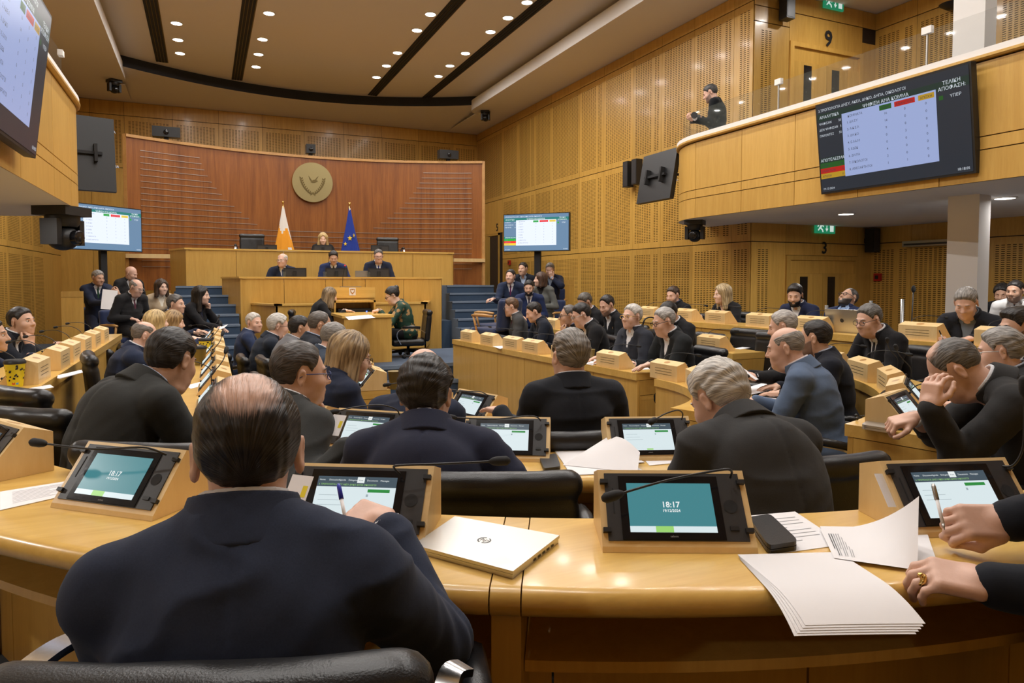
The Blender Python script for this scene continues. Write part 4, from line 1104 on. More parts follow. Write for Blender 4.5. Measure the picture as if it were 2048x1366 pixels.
def screen_mesh(kind):
    mb = SMB(); h = .0075; W_ = SU1-SU0; Hh = SV1-SV0
    if kind == 'clock':
        mb.mat('scr_clock').srect(SU0, SV0+.014, SU1, SV1, h); mb.mat('scr_white').srect(SU0, SV0, SU1, SV0+.014, h)
        mb.mat('scr_lime').srect(SU0+.058, SV0, SU0+.098, SV0+.014, h+.0003)
        mb.mat('scr_text').stext('18:17', (SU0+SU1)/2, SV0+.058, .019, h+.0005, 'CENTER', .02).stext('19/12/2024', (SU0+SU1)/2, SV0+.047, .009, h+.0005, 'CENTER', .02)
    else:
        mb.mat('scr_white').srect(SU0, SV0, SU1, SV1-.026, h); mb.mat('scr_bar').srect(SU0, SV1-.026, SU1, SV1, h)
        mb.mat('scr_text')
        for i, t in enumerate(('Home', 'Discussion', 'Agenda', 'Delegates')): mb.stext(t, SU0+.004+i*.024, SV1-.011, .0058, h+.0005)
        mb.srect(SU0+.098, SV1-.016, SU0+.116, SV1-.001, h+.0004); mb.stext('Documents', SU0+.122, SV1-.011, .0058, h+.0005).stext('Messages', SU0+.155, SV1-.011, .0058, h+.0005)
        mb.mat('scr_bar').stext('Vote', SU0+.101, SV1-.011, .0058, h+.0007)
        mb.mat('scr_lime').stext('3. ΤΡΟΠΟΛΟΓΙΑ ΔΗΣΥ ΑΚΕΛ ΔΗΚΟ ΔΗΠΑ ΟΙΚΟΛΟΓΟΙ', SU0+.004, SV1-.0225, .0056, h+.0005)
        mb.mat('scr_green').srect(SU0+.128, SV1-.039, SU0+.182, SV1-.031, h+.0005)
        mb.mat('scr_grey').srect(SU0+.126, SV1-.050, SU0+.131, SV1-.044, h+.0005)
        for i in range(3): mb.srect(SU0+.01, SV1-.048-.012*i, SU0+.055+.01*i, SV1-.047-.012*i, h+.0004)
        mb.mat('scr_lime').srect(SU0+.085, SV0+.001, SU0+.110, SV0+.007, h+.0005)
    return mb.mesh('screen_image')
SCREENS = {k: screen_mesh(k) for k in ('clock', 'vote')}
MICS = {'left': [(.135, -.012, .145), (.130, -.035, .168), (.10, -.045, .172), (-.02, -.075, .158), (-.135, -.105, .135)],
 'flat': [(.135, -.012, .145), (.12, -.04, .165), (.08, -.05, .170), (-.05, -.07, .160), (-.20, -.09, .168)],
 'right': [(.095, -.012, .140), (.085, -.03, .160), (.10, -.035, .168), (.20, -.02, .170), (.315, .02, .168)],
 'up': [(.135, -.015, .140), (.142, -.04, .150), (.155, -.05, .19), (.158, -.05, .25), (.150, -.055, .33)],
 'fwd': [(.135, -.012, .145), (.130, -.04, .175), (.09, -.10, .20), (.02, -.17, .20), (-.03, -.22, .19)],
 'back': [(.135, -.012, .145), (.13, -.01, .20), (.12, .03, .25), (.10, .05, .28), (.07, .06, .31)]}
def smooth_pts(P, n=5):
    P = [np.array(p, float) for p in P]; out = []
    for i in range(len(P)-1):
        p0, p1, p2, p3 = P[max(i-1, 0)], P[i], P[i+1], P[min(i+2, len(P)-1)]
        for k in range(n):
            t = k/n; out.append(.5*((2*p1)+(-p0+p2)*t+(2*p0-5*p1+4*p2-p3)*t*t+(-p0+3*p1-3*p2+p3)*t**3))
    return out+[P[-1]]
_mic = {}
def mic_meshes(k):
    if k not in _mic:
        p = smooth_pts(MICS[k]); d = p[-1]-p[-2]; d /= np.linalg.norm(d)
        st = MB().mat('black').tube(p, .0028, 7).mesh('microphone_stem', True)
        fo = MB().mat('black_matte').tube([p[-1]-d*.008, p[-1], p[-1]+d*.012, p[-1]+d*.036, p[-1]+d*.044], [.004, .009, .0115, .0115, .006], 10).mesh('microphone_foam', True)
        _mic[k] = (st, fo)
    return _mic[k]
def console_proto():
    prof = [(-.10, 0), (.10, 0), (.10, .126), (.020, .153), (-.0955, .012)]
    bd = MB().mat('maple_pale').prism(prof, -.1725, .1725, 'x').mesh('housing')
    fr = SMB().mat('panel_grey').sbox(-.158, .012, .158, .172, .0005, .004).mat('black_gloss').sbox(SU0-.018, SV0-.016, SU1+.018, SV1+.018, .004, .0065).mesh('front_panel')
    lg = SMB().mat('ink_soft').stext('televic', (SU0+SU1)/2, SV0-.011, .007, .0068, 'CENTER').mesh('maker_mark')
    kn = {}
    for i, (u, v) in enumerate(((-.160, .035), (-.160, .15), (.160, .035), (.160, .15))): kn[i] = SMB().mat('black').sbox(u-.009, v-.005, u+.009, v+.005, 0, .012).mesh('clip')
    sp = SMB().mat('black_matte').add([slope(.128+.016*math.cos(a), .092+.016*math.sin(a), .0048) for a in [2*math.pi*k/16 for k in range(16)]], [list(range(16))]).mesh('loudspeaker')
    bt = SMB().mat('black').sbox(.118, .036, .138, .045, .004, .007).mesh('talk_button')
    cs = SMB().mat('black_matte').sbox(-.142, .075, -.139, .135, .004, .0048).mesh('card_slot')
    sl = MB().mat('joint')
    slm = MB().mat('joint').box((-.105, .0995, 0), (.105, .1008, .0028)).mesh('sound_slot')
    em = MB().mat('armwood').add([(.034*math.cos(a), .060+.020*math.sin(a), .1398-.3375*(.020*math.sin(a))) for a in [2*math.pi*k/14 for k in range(14)]], [list(range(14))]).mesh('crest')
    return bd, fr, lg, kn, sp, bt, cs, slm, em
CP = console_proto(); CONS = {}
def console(label, x, y, z, rotz, scr='vote', mic='left', group=None):
    t = thing('desk_console', label, 'console', (x, y, z), rotz, group)
    bd, fr, lg, kn, sp, bt, cs, slm, em = CP
    h = obj('housing', bd, t)
    for i in range(3): obj('sound_slot', slm, h, (0, 0, .088-.022*i))
    obj('crest', em, h)
    f = obj('front_panel', fr, t); obj('screen_image', SCREENS[scr], f); obj('maker_mark', lg, f); obj('loudspeaker', sp, f); obj('talk_button', bt, f); obj('card_slot', cs, f)
    for i in range(4): obj('clip', kn[i], t)
    st, fo = mic_meshes(mic); s = obj('microphone', st, t); obj('foam', fo, s)
    return t
def on_row(k, val, o=.125):
    """place on a row: arc angle in degrees, or y for straight rows; returns x, y, rotz (sitter on local -y)"""
    if k in ('A', 'B', 'BR', 'C', 'CR'):
        r = {'A': RA, 'B': RB, 'BR': RB, 'C': RC, 'CR': RC}[k]+o; a = math.radians(val)
        return CEN[0]+r*math.cos(a), CEN[1]+r*math.sin(a), a+math.pi/2
    (x0, y0), (x1, y1) = ROW[k][0][0], ROW[k][0][-1]; t = (val-y0)/(y1-y0)
    d = np.array((x1-x0, y1-y0)); d /= np.linalg.norm(d); n = np.array((d[1], -d[0]))
    return x0+t*(x1-x0)+n[0]*o, val+n[1]*o, math.atan2(n[1], n[0])+math.pi/2
def ang(px, py, z): p = at_z(px, py, z); return math.degrees(math.atan2(p[1]-CEN[1], p[0]-CEN[0])) % 360
def cplace(k, val, label, scr='vote', mic='left', dr=0, o=.125):
    x, y, r = on_row(k, val, o); return console('pale wooden desk console '+label, x, y, ROW[k][2]+.0005, r+math.radians(dr), scr, mic)
cplace('A', 204, 'at the far left end of the rear desk', 'vote', 'fwd')
cplace('A', ang(60, 925, .74), 'with a tilted screen at the left photo edge', 'vote', 'left')
cplace('A', ang(278, 1000, .74), 'showing the clock beside the balding man', 'clock', 'flat', 4)
cplace('A', ang(722, 1062, .74), 'with the pen in front of its voting screen', 'vote', 'right', 5)
cplace('A', ang(1345, 1078, .74), 'showing the clock right of the closed laptop', 'clock', 'left', -3)
cplace('A', ang(1862, 1030, .74), 'with voting screen in front of the hands', 'vote', 'up', -8)
for i, a in enumerate((274, 286.5, 299, 313)): cplace('A', a, 'of the rear desk right of the two hands, %s along' % ORD[i], 'vote', 'fwd')
cplace('B', ang(745, 893, .64), 'with voting screen before the man in grey', 'vote', 'fwd', 4)
cplace('B', ang(1016, 908, .64), 'with voting screen before the navy-suited man', 'vote', 'flat', 2)
cplace('B', ang(1293, 908, .64), 'with voting screen behind the propped-up papers', 'vote', 'fwd', -4)
cplace('B', 214, 'before the dark-haired man in charcoal', 'vote', 'fwd')
cplace('C', 222, 'with voting screen left of the grey-haired man', 'vote', 'flat', -22, .10)
cplace('C', 247, 'hidden in front of the grey-haired man', 'vote', 'left')
cplace('C', 203, 'before the bald man in navy at the inner desk', 'vote', 'fwd')
cplace('CR', 362, 'nearest the end of the right inner curve', 'vote', 'fwd', 0, .13)
cplace('CR', 337, 'second on the right inner curve by the white hair', 'vote', 'fwd', 0, .13)
cplace('CR', 312, 'hidden behind the thick white hair', 'vote', 'fwd')
cplace('BR', 290.5, 'with a lit screen beside the earphones', 'vote', 'fwd', 0, .17)
cplace('BR', 304, 'before the grey-haired man with glasses at right', 'vote', 'back')
cplace('BR', 317, 'at an angle left of the raised hand', 'vote', 'back')
cplace('BR', 331, 'before the man with a spotted black tie', 'vote', 'fwd')
cplace('BR', 344.5, 'half hidden behind the bearded man in navy', 'vote', 'fwd')
for i, (px, py) in enumerate(((94, 769), (135, 741), (165.6, 725), (191, 710), (214, 697), (233, 686))):
    cplace('L1', float(at_z(px, py, .74)[1])+.19, 'of the left outer desk, %s from the near end' % ORD[i], 'vote', 'fwd')
for i in range(8): cplace('L2', 4.12+.64*i, 'of the left middle desk, %s from the near end' % ORD[i], 'vote', ('back', 'fwd')[i % 2])
for i, y in enumerate((5.12, 5.72, 6.35, 6.98, 7.6, 8.25)): cplace('L3', y, 'of the left inner desk, %s from the near end' % ORD[i], 'vote', 'flat')
for i, y in enumerate((5.38, 6.18, 6.80, 7.26, 7.86, 8.46)): cplace('R3', y, 'of the right inner desk, %s from the near end' % ORD[i], 'vote', 'fwd')
for i, y in enumerate((5.50, 6.35, 7.43, 8.15, 8.94)): cplace('R2', y, 'of the right middle desk, %s from the near end' % ORD[i], 'vote', 'fwd')
for i, y in enumerate((4.98, 5.67, 6.35, 6.94, 7.73)): cplace('R1', y, 'of the right outer desk, %s from the laptop' % ORD[i], 'vote', 'fwd')
cplace('R0', 3.84, 'left of the man writing by the pillar', 'vote', 'fwd'); cplace('R0', 3.2, 'right of the man writing by the pillar', 'vote', 'fwd')

# ------------------------------------------------------------------ chairs
def chair_proto():
    P_ = {}
    def back(P):
        y = P[:, 1]+.27-.35*P[:, 0]**2+.10*(P[:, 2]-.5); q = np.stack([P[:, 0], y, P[:, 2]], 1)
        d = f_box(q, (0, 0, .67), (.235, .040, .20), .035)
        d = smin(d, f_cap(q, (-.20, .0, .895), (.20, .0, .895), .046), .012)
        g = np.abs(P[:, 2]-.845); return d+np.exp(-(g/.006)**2)*.005+wob(P, 30, 3)*.0015
    v, q = snet(back, (-.29, -.40, .42), (.29, -.12, .97), .012); P_['backrest'] = qmesh('backrest', [(v, q, 0)], ['leather'])
    v, q = snet(lambda P: f_box(P, (0, .02, .455), (.245, .25, .05), .045)+wob(P, 25, 2)*.002, (-.27, -.25, .39), (.27, .3, .52), .014); P_['seat'] = qmesh('seat', [(v, q, 0)], ['leather'])
    P_['column'] = MB().mat('black').lathe([(.030, .06), (.030, .25), (.022, .26), (.022, .42)], 12).mesh('column', 40)
    for s in (-1, 1):
        a = smooth_pts([(s*.255, -.22, .60), (s*.285, -.12, .66), (s*.29, .05, .675), (s*.285, .17, .645), (s*.275, .20, .56), (s*.26, .14, .44)], 4)
        mb = MB().mat('chrome'); V = []
        for k in range(len(a)-1):
            p, q_ = a[k], a[k+1]; t = (q_-p)/np.linalg.norm(q_-p); nx = np.array((1, 0, 0)); u = np.cross(nx, t)
            for e_ in (p, q_): V.append([e_+nx*.017+u*.006, e_-nx*.017+u*.006, e_-nx*.017-u*.006, e_+nx*.017-u*.006])
        for k in range(0, len(V), 2): mb.add(V[k]+V[k+1], [(0,1,5,4),(1,2,6,5),(2,3,7,6),(3,0,4,7)])
        P_['armrest%d' % s] = mb.mesh('armrest', 50)
        P_['armpad%d' % s] = MB().mat('leather').tube([(s*.29, -.14, .682), (s*.293, .0, .695), (s*.29, .12, .685)], [.022, .026, .020], 8).mesh('arm_pad', True)
    for k in range(5):
        a = 2*math.pi*k/5+.3; c, s_ = math.cos(a), math.sin(a)
        P_['foot%d' % k] = MB().mat('black').tube([(.02*c, .02*s_, .095), (.16*c, .16*s_, .085), (.29*c, .29*s_, .065)], [.026, .022, .016], 8).mesh('foot', True)
        P_['castor%d' % k] = MB().mat('black_matte').ball((.29*c, .29*s_, .03), (.03, .03, .03), 8).mesh('castor', True)
    return P_
CH = chair_proto()
def exec_chair(label, x, y, z, rotz, dz=0., group=None, tilt=0):
    t = thing('office_chair', label, 'chair', (x, y, z), rotz, group)
    for k, me in CH.items():
        nm = me.name.split('.')[0]; o = obj(nm, me, t)
        if nm in ('backrest', 'seat', 'armrest', 'arm_pad'): o.location.z = dz
        if nm == 'column' and dz: o.scale.z = 1+dz/.42
    return t
def blue_proto():
    P_ = {}
    v, q = snet(lambda P: f_box(np.stack([P[:, 0], P[:, 1]+.25+.12*(P[:, 2]-.5), P[:, 2]], 1), (0, 0, .66), (.235, .045, .22), .04), (-.27, -.40, .40), (.27, -.13, .92), .015); P_['backrest'] = qmesh('backrest', [(v, q, 0)], ['chair_blue'])
    v, q = snet(lambda P: f_box(P, (0, .02, .43), (.245, .24, .055), .045), (-.27, -.25, .36), (.27, .3, .5), .016); P_['seat'] = qmesh('seat', [(v, q, 0)], ['chair_blue'])
    for s in (-1, 1):
        P_['armrest%d' % s] = MB().mat('armwood').tube([(s*.275, -.20, .655), (s*.28, -.05, .665), (s*.28, .12, .665), (s*.275, .19, .655)], [.018, .022, .024, .016], 8).mesh('armrest', True)
        P_['armpost%d' % s] = MB().mat('armwood').tube([(s*.275, .16, .65), (s*.265, .10, .42)], .016, 8).mesh('arm_post', True)
        for y in (-.2, .2): P_['leg%d%d' % (s, y > 0)] = MB().mat('black').tube([(s*.22, y, .40), (s*.23, y*1.1, .0)], .014, 8).mesh('leg', True)
    return P_
BH = blue_proto()
def blue_chair(label, x, y, z, rotz, group=None):
    t = thing('upholstered_chair', label, 'chair', (x, y, z), rotz, group)
    for k, me in BH.items(): obj(me.name.split('.')[0], me, t)
    return t

# ------------------------------------------------------------------ wall displays
emis('tv_navy', (.016, .024, .036), 1.0); emis('tv_head', (.008, .028, .024), 1.0); emis('tv_table', (.30, .37, .62), 1.0)
emis('tv_green', (.010, .085, .014), 1.0); emis('tv_red', (.42, .012, .010), 1.0); emis('tv_yellow', (.42, .25, .018), 1.0); emis('tv_text', (.55, .60, .66), 1.0); emis('tv_ink', (.03, .035, .05), 1.0)
emis('tb_navy', (.13, .23, .36), 1.1); emis('tb_head', (.02, .20, .18), 1.1); emis('tb_table', (.80, .87, 1.0), 1.05)
emis('tb_green', (.02, .40, .05), 1.1); emis('tb_red', (.85, .03, .03), 1.1); emis('tb_yellow', (.85, .62, .05), 1.1); emis('tb_text', (.8, .88, .95), 1.1); emis('tb_ink', (.22, .26, .36), 1.0)
def display_mesh(w, h, pre, detail=True):
    """picture of the vote board; local x right, z up, facing -y, origin at the centre"""
    mb = MB(); y = -.031
    def R(m, x0, z0, x1, z1, dy=0): mb.mat(pre+m).quad((x0*w-w/2, y-dy, z0*h-h/2), (x1*w-w/2, y-dy, z0*h-h/2), (x1*w-w/2, y-dy, z1*h-h/2), (x0*w-w/2, y-dy, z1*h-h/2))
    def T(m, s, x, z, size, al='LEFT', b=0.0): mb.mat(pre+m); put_text(mb, s, x*w-w/2, z*h-h/2, size*h, y-.003, al, b)
    R('navy', 0, 0, 1, 1); R('head', 0, .815, 1, .905, .0008); R('table', .19, .145, .815, .845, .0012)
    T('text', '3.ΤΡΟΠΟΛΟΓΙΑ ΔΗΣΥ, ΑΚΕΛ, ΔΗΚΟ, ΔΗΠΑ, ΟΙΚΟΛΟΓΟΙ', .012, .925, .042)
    T('text', 'ΨΗΦΙΣΗ ΑΝΑ ΚΟΜΜΑ', .50, .852, .050, 'CENTER', .005); T('text', 'ΑΝΑΛΥΤΙΚΑ', .095, .845, .047, 'CENTER', .005)
    T('text', 'ΤΕΛΙΚΗ', .905, .868, .050, 'CENTER', .005); T('text', 'ΑΠΟΦΑΣΗ:', .905, .815, .050, 'CENTER', .005); T('text', 'ΥΠΕΡ', .925, .735, .042, 'CENTER', .0); R('green', .83, .73, .855, .77, .001)
    for i, (a, b) in enumerate((('ΨΗΦΙΣΑΝ', '50'), ('ΔΕΝ ΨΗΦΙΣΑΝ', '5'), ('ΠΑΡΟΝΤΕΣ', '55'))):
        T('text', a, .012, .775-.068*i, .036, 'LEFT', .0); T('text', b, .185, .775-.068*i, .036, 'RIGHT', .0); R('ink', .012, .762-.068*i, .185, .765-.068*i, .001)
    R('head', 0, .335, .19, .395, .001); T('text', 'ΑΠΟΤΕΛΕΣΜΑ', .10, .350, .047, 'CENTER', .005)
    for i, (a, b, c) in enumerate((('ΥΠΕΡ', '46', 'green'), ('ΕΝΑΝΤΙΟΝ', '4', 'red'), ('ΑΠΟΧΗ', '0', 'yellow'))):
        R(c, .0, .275-.06*i, .19, .335-.06*i, .0015); T('ink', a, .012, .29-.06*i, .036); T('ink', b, .18, .29-.06*i, .036, 'RIGHT')
    T('ink', 'ΚΟΜΜΑΤΑ', .235, .79, .036)
    for (x0, x1, c, s) in ((.46, .54, 'green', 'ΥΠΕΡ'), (.56, .69, 'red', 'ΕΝΑΝΤΙΟΝ'), (.71, .805, 'yellow', 'ΑΠΟΧΗ')): R(c, x0, .775, x1, .828, .002); T('ink', s, (x0+x1)/2, .785, .036, 'CENTER')
    for i, (a, b, c, d) in enumerate((('1. ΔΗ.ΣΥ', 16, 0, 0), ('2. Α.Κ.Ε.Λ', 14, 0, 0), ('3. ΔΗ.ΚΟ', 9, 0, 0), ('4. Ε.ΛΑ.Μ', 0, 3, 0), ('5. ΕΔΕΚ', 0, 0, 0), ('6. ΔΗ.ΠΑ', 4, 0, 0), ('7. ΟΙΚΟΛΟΓΟΙ', 2, 0, 0), ('8. ΑΝΕΞΑΡΤΗΤΟΙ', 1, 1, 0))):
        z = .725-.0745*i; T('ink', a, .225, z, .036); T('ink', str(b), .50, z, .036, 'CENTER'); T('ink', str(c), .625, z, .036, 'CENTER'); T('ink', str(d), .755, z, .036, 'CENTER')
    T('text', '19-12-2024', .012, .025, .034); T('text', '18:18:05', .985, .025, .036, 'RIGHT')
    return mb.mesh('screen_picture')
def display(label, a, b, z0, z1, pre='tv_', pole=None, tiltdeg=0, thick=.05, arm_to=None):
    """flat screen between plan points a (viewer's left) and b (viewer's right)"""
    a = np.array(a[:2], float); b = np.array(b[:2], float); w = float(np.linalg.norm(b-a)); h = z1-z0; c = (a+b)/2
    t = thing('display_screen', label, 'screen', (c[0], c[1], (z0+z1)/2), math.atan2(b[1]-a[1], b[0]-a[0]))
    bz = .012*h/.6
    cs = MB().mat('black').box((-w/2, -.028, -h/2), (w/2, thick, h/2)).mesh('casing')
    M_ = Matrix.Rotation(math.radians(tiltdeg), 4, 'X')
    o = obj('casing', cs, t); o.rotation_euler = (math.radians(tiltdeg), 0, 0)
    p = obj('screen_picture', display_mesh(w-2*bz, h-2*bz, pre), t); p.rotation_euler = (math.radians(tiltdeg), 0, 0)
    br_ = MB().mat('black_matte').box((-.22, thick, -.12), (-.18, thick+.08, .12)).box((.18, thick, -.12), (.22, thick+.08, .12)).box((-.28, thick+.01, -.02), (.28, thick+.05, .02)); o = br_.build('mount_bracket', t); o.rotation_euler = (math.radians(tiltdeg), 0, 0)
    if arm_to is not None:
        Li = Matrix.Rotation(-t.rotation_euler.z, 4, 'Z') @ Matrix.Translation(-t.location); q_ = Li @ Vector(arm_to)
        MB().mat('black_matte').tube([(0, thick+.03, 0), tuple(q_)], .022, 8).build('mount_arm', t, True)
    if pole is not None: MB().mat('black_matte').box((-.06, thick, pole-(z0+z1)/2), (.06, thick+.06, .1)).build('stand_pole', t); MB().mat('black_matte').box((-.3, thick-.2, pole-(z0+z1)/2), (.3, thick+.26, pole-(z0+z1)/2+.025)).build('stand_foot', t)
    return t
display('large tilted voting screen on the right balcony front', (6.42, 5.72), (6.42, 4.00), 2.33, 3.33, 'tv_', None, 7)
display('large voting screen on the left balcony front, cut by the photo edge', (XBL+.17, 4.75), (XBL+.17, 6.45), 2.30, 3.42, 'tv_', None, 7)
display('voting screen on a black pole right of the stairs', (5.10, 11.7), (5.99, 10.79), 1.88, 2.57, 'tb_', .05)
display('voting screen on a black pole left of the dais', (-2.05, 13.2), (-1.05, 14.2), 1.86, 2.64, 'tb_', .03)
# two screens seen from behind, hung at the balcony ends
p0, p1 = at_d(1285, 355, 11.7), at_d(1352, 380, 10.85)
display('black back of a screen at the right balcony end', p1, p0, 2.64, 3.46, 'tv_', None, 10, arm_to=(7.05, 8.85, 3.05))
q0, q1 = at_d(150, 300, 9.2), at_d(229, 310, 9.5)
display('black back of a screen at the left balcony end', (q1[0], q1[1]), (q0[0]-.40, q0[1]-.1), 2.56, 3.58, 'tv_', None, 6, arm_to=(-2.1, 10.45, 3.0))
# ------------------------------------------------------------------ the people in the hall
NAVY = (.015, .021, .045); NAVY2 = (.022, .034, .080); CHAR = (.028, .028, .030); GREY = (.07, .071, .075); BLACK = (.011, .011, .013); DGREY = (.036, .037, .040); STEEL = (.030, .042, .064)
H_BLK = (.010, .008, .008); H_BRN = (.045, .026, .016); H_DGR = (.060, .052, .048); H_GRY = (.20, .185, .17); H_WHT = (.52, .49, .46); H_BLD = (.50, .33, .13); H_DBL = (.22, .14, .07)
S_F = (.74, .51, .41); S_M = (.66, .42, .31); S_D = (.55, .335, .235); S_R = (.71, .455, .355)
WHITE = (.74, .74, .76); LBLUE = (.42, .52, .70)
def P(label, px, top, D, az, floor, chair='exec', ctx=None, **k):
    pitch = k.get('pitch', 0)
    r = person(label, px, k.pop('py', top+172/D), D, az, floor, **k)
    if chair:
        nm = ctx or ('chair of the '+label)
        f = {'exec': exec_chair, 'blue': blue_chair}[chair]
        x, y, z = r['root']
        wl_ = label.split()[:11]
        while wl_[-1] in ('a', 'and', 'with', 'the', 'in', 'to', 'his', 'her', 'of', 'on', 'by', 'at', 'behind', 'thick', 'over', 'an', 'long', 'open', 'light', 'dark', 'brown', 'black', 'grey', 'pale', 'blue', 'white', 'navy', 'green', 'floral', 'left', 'right', 'upper', 'curved'): wl_.pop()
        if chair == 'exec': r['chair'] = f('black leather chair under the '+' '.join(wl_), x, y, floor, -math.radians(az), r['hip'][2]-.54-.07)
        else: f('blue upholstered chair under the '+' '.join(wl_), x, y, floor, -math.radians(az))
    return r
def hnd(px, py, D, curl='relaxed', fw=None, up=None, pole=None, th=.35):
    d = dict(at=at_d(px, py, D), curl=curl, world=True, thumb=th)
    if fw is not None: d['fw'] = fw[0]*R_+fw[1]*F_+fw[2]*U_
    if up is not None: d['up'] = up[0]*R_+up[1]*F_+up[2]*U_
    else: d['up'] = np.array((0, 0, 1.0))
    d['pole'] = (np.array(pole) @ np.stack([R_, F_, U_]) if pole is not None else np.array((0, 0, -1.0)))
    return d
# rear desk
BALD = P('balding man in a navy suit seen from behind', 497, 0, 1.13, 12, T_A, py=908, haz=6, pitch=2, lean=10, slump=12, fat=.005, sdrop=.092, jacket=(.024, .032, .060), skin_c=S_R, hair_c=H_BLK, hair2=(.045, .038, .034), o=dict(hair='thin', spot=(0, -.058, .112), spot_r=.056, rec=.03, thick=.010, nape=-.088), nk=.108,
  arms=(dict(loc=(-.12, .42, .79), curl='flat', fw=(.4, 1, -.1), pole=(-.1, -.35, -1)), hnd(772, 1050, 1.42, 'pen', (-.85, .40, .16), (.15, -.5, .85), (.6, -.35, -.9), .9)), vee=.2, twist=0, kmul=.9)
HANDS = P('man in a dark jacket at the right photo edge, hands on papers', 2275, 0, 1.5, 348, T_A, py=765, haz=330, pitch=25, lean=26, jacket=(.010, .012, .018), shirt=(.012, .014, .020), vee=.12, skin_c=S_R, hair_c=H_GRY,
  arms=(hnd(1968, 1168, 1.30, 'hold', (-.92, .30, .10), (.05, -.45, .9), (.6, -.6, -.5), .5), hnd(1950, 1062, 1.50, 'pen', (-.95, .05, .0), (.1, -.75, .6), (.5, .2, -.8), .95)), eyes='down')
BALD['chair'].scale = (1.15, 1.1, 1.0)
for _c in BALD['chair'].children:
    if _c.name.split('.')[0] in ('backrest', 'seat', 'armrest', 'arm_pad'): _c.location.z = -.06
_b = at_d(420, 1345, .86); BALD['chair'].location = (_b[0]+.31*math.sin(.36), _b[1]+.31*math.cos(.36), 0); BALD['chair'].rotation_euler = (0, 0, -.36)
bpy.context.view_layer.update(); _ci = BALD['chair'].matrix_basis.inverted()
def _flat_arm(pts, par):
    a = smooth_pts(pts, 5); mb = MB().mat('chrome'); V = []
    for k in range(len(a)):
        t_ = a[min(k+1, len(a)-1)]-a[max(k-1, 0)]; t_ = t_/np.linalg.norm(t_); sx_ = np.cross(t_, (0, 0, 1.0)); sx_ /= np.linalg.norm(sx_); u_ = np.cross(sx_, t_)
        V += [a[k]+sx_*.020+u_*.006, a[k]-sx_*.020+u_*.006, a[k]-sx_*.020-u_*.006, a[k]+sx_*.020-u_*.006]
    mb.add([tuple(_ci @ Vector(p)) for p in V], [[4*k+i, 4*k+(i+1) % 4, 4*k+4+(i+1) % 4, 4*k+4+i] for k in range(len(a)-1) for i in range(4)]+[[3, 2, 1, 0], [4*len(a)-4, 4*len(a)-3, 4*len(a)-2, 4*len(a)-1]]).build('chrome_arm', par, 50)
_flat_arm([at_d(215, 1258, 1.10), at_d(130, 1288, 1.04), at_d(55, 1340, .98), at_d(-10, 1400, .94), at_d(-40, 1500, .93)], BALD['chair'])
_flat_arm([at_d(930, 1336, 1.10), at_d(905, 1345, 1.08), at_d(890, 1400, 1.06), at_d(885, 1480, 1.05)], BALD['chair'])
# second row
P('dark-haired man in a charcoal suit leaning over the left curve', 343, 662, 2.85, 58, T_B, haz=40, pitch=18, lean=24, slump=16, jacket=(.028, .029, .028), shirt=LBLUE, hair_c=H_BLK, o=dict(thick=.018, nape=-.085), arms=('write', 'write'), desk_z=.64, fat=.03, eyes='down')
P('man in a grey suit and blue-framed glasses resting his chin', 600, 686, 2.72, 52, T_B, haz=84, pitch=4, lean=16, slump=12, jacket=(.042, .044, .044), hair_c=(.05, .040, .034), skin_c=S_M, glasses=plain('blue_frame', (.02, .05, .20), .3), o=dict(rec=.022, thick=.012),
  arms=('chin', hnd(700, 893, 2.42, 'relaxed', (.85, .5, .05), (0, -.3, .9), (-.3, -.6, -.8))), desk_z=.64, fat=.015)
BHAIR = P('black-haired man in a navy suit leaning on the curved desk', 852, 716, 2.30, 20, T_B, haz=34, pitch=6, lean=20, slump=14, jacket=(.017, .020, .042), hair_c=H_BLK, hair2=(.05, .05, .055), skin_c=S_D, o=dict(thick=.020, tousle=2.4, nape=-.082), fat=.025,
  arms=('desk', hnd(1150, 1165, 2.2, 'relaxed', (.2, .2, -.9), (.8, -.3, .2), (.5, -.6, .0))), desk_z=.64)
_b = at_d(994, 960, 1.96); BHAIR['chair'].location = (_b[0]+.27*math.sin(.40), _b[1]+.27*math.cos(.40), T_B); BHAIR['chair'].rotation_euler = (0, 0, -.40)
for _c in BHAIR['chair'].children:
    if _c.name.split('.')[0] in ('backrest', 'seat', 'armrest', 'arm_pad'): _c.location.z = -.03
P('elderly man with thick white hair bent over the desk', 1440, 0, 2.32, 8, T_B, py=800, haz=352, pitch=32, lean=26, slump=20, jacket=(.034, .034, .035), hair_c=H_WHT, hair2=(.80, .76, .70), skin_c=S_R, o=dict(thick=.020, tousle=2.2, nape=-.09, rec=.01), fat=.02, arms=('chin', 'desk'), desk_z=.64, eyes='down', chair=None)
# innermost row, centre
P('grey-haired man in a dark suit seen from behind', 1140, 661, 3.3, 14, T_C, haz=4, lean=6, jacket=(.012, .014, .020), hair_c=(.13, .115, .10), hair2=(.36, .33, .30), o=dict(thick=.018, tousle=1.8), skin_c=S_R, arms=(hnd(1000, 822, 3.5, 'flat', (-.5, .8, 0), (0, 0, 1)), 'desk'), desk_z=.54, fat=.02)
P('completely bald man in navy behind the black-haired man', 850, 696, 3.3, 45, T_C, haz=42, lean=14, jacket=NAVY, skin_c=S_R, hair_c=H_GRY, o=dict(hair='fringe', bald_r=.12, bald_x=.08, bald_y=0, bald_z=.12, thick=.004), desk_z=.54)
P('woman with long light brown hair and black glasses', 700, 666, 3.6, 72, T_C, haz=88, pitch=14, lean=14, jacket=NAVY, hair_c=H_DBL, hair2=(.50, .36, .20), skin_c=S_F, glasses='black', o=dict(hair='long', fem=1, len=.245), arms=('desk', 'write'), desk_z=.54, eyes='down')
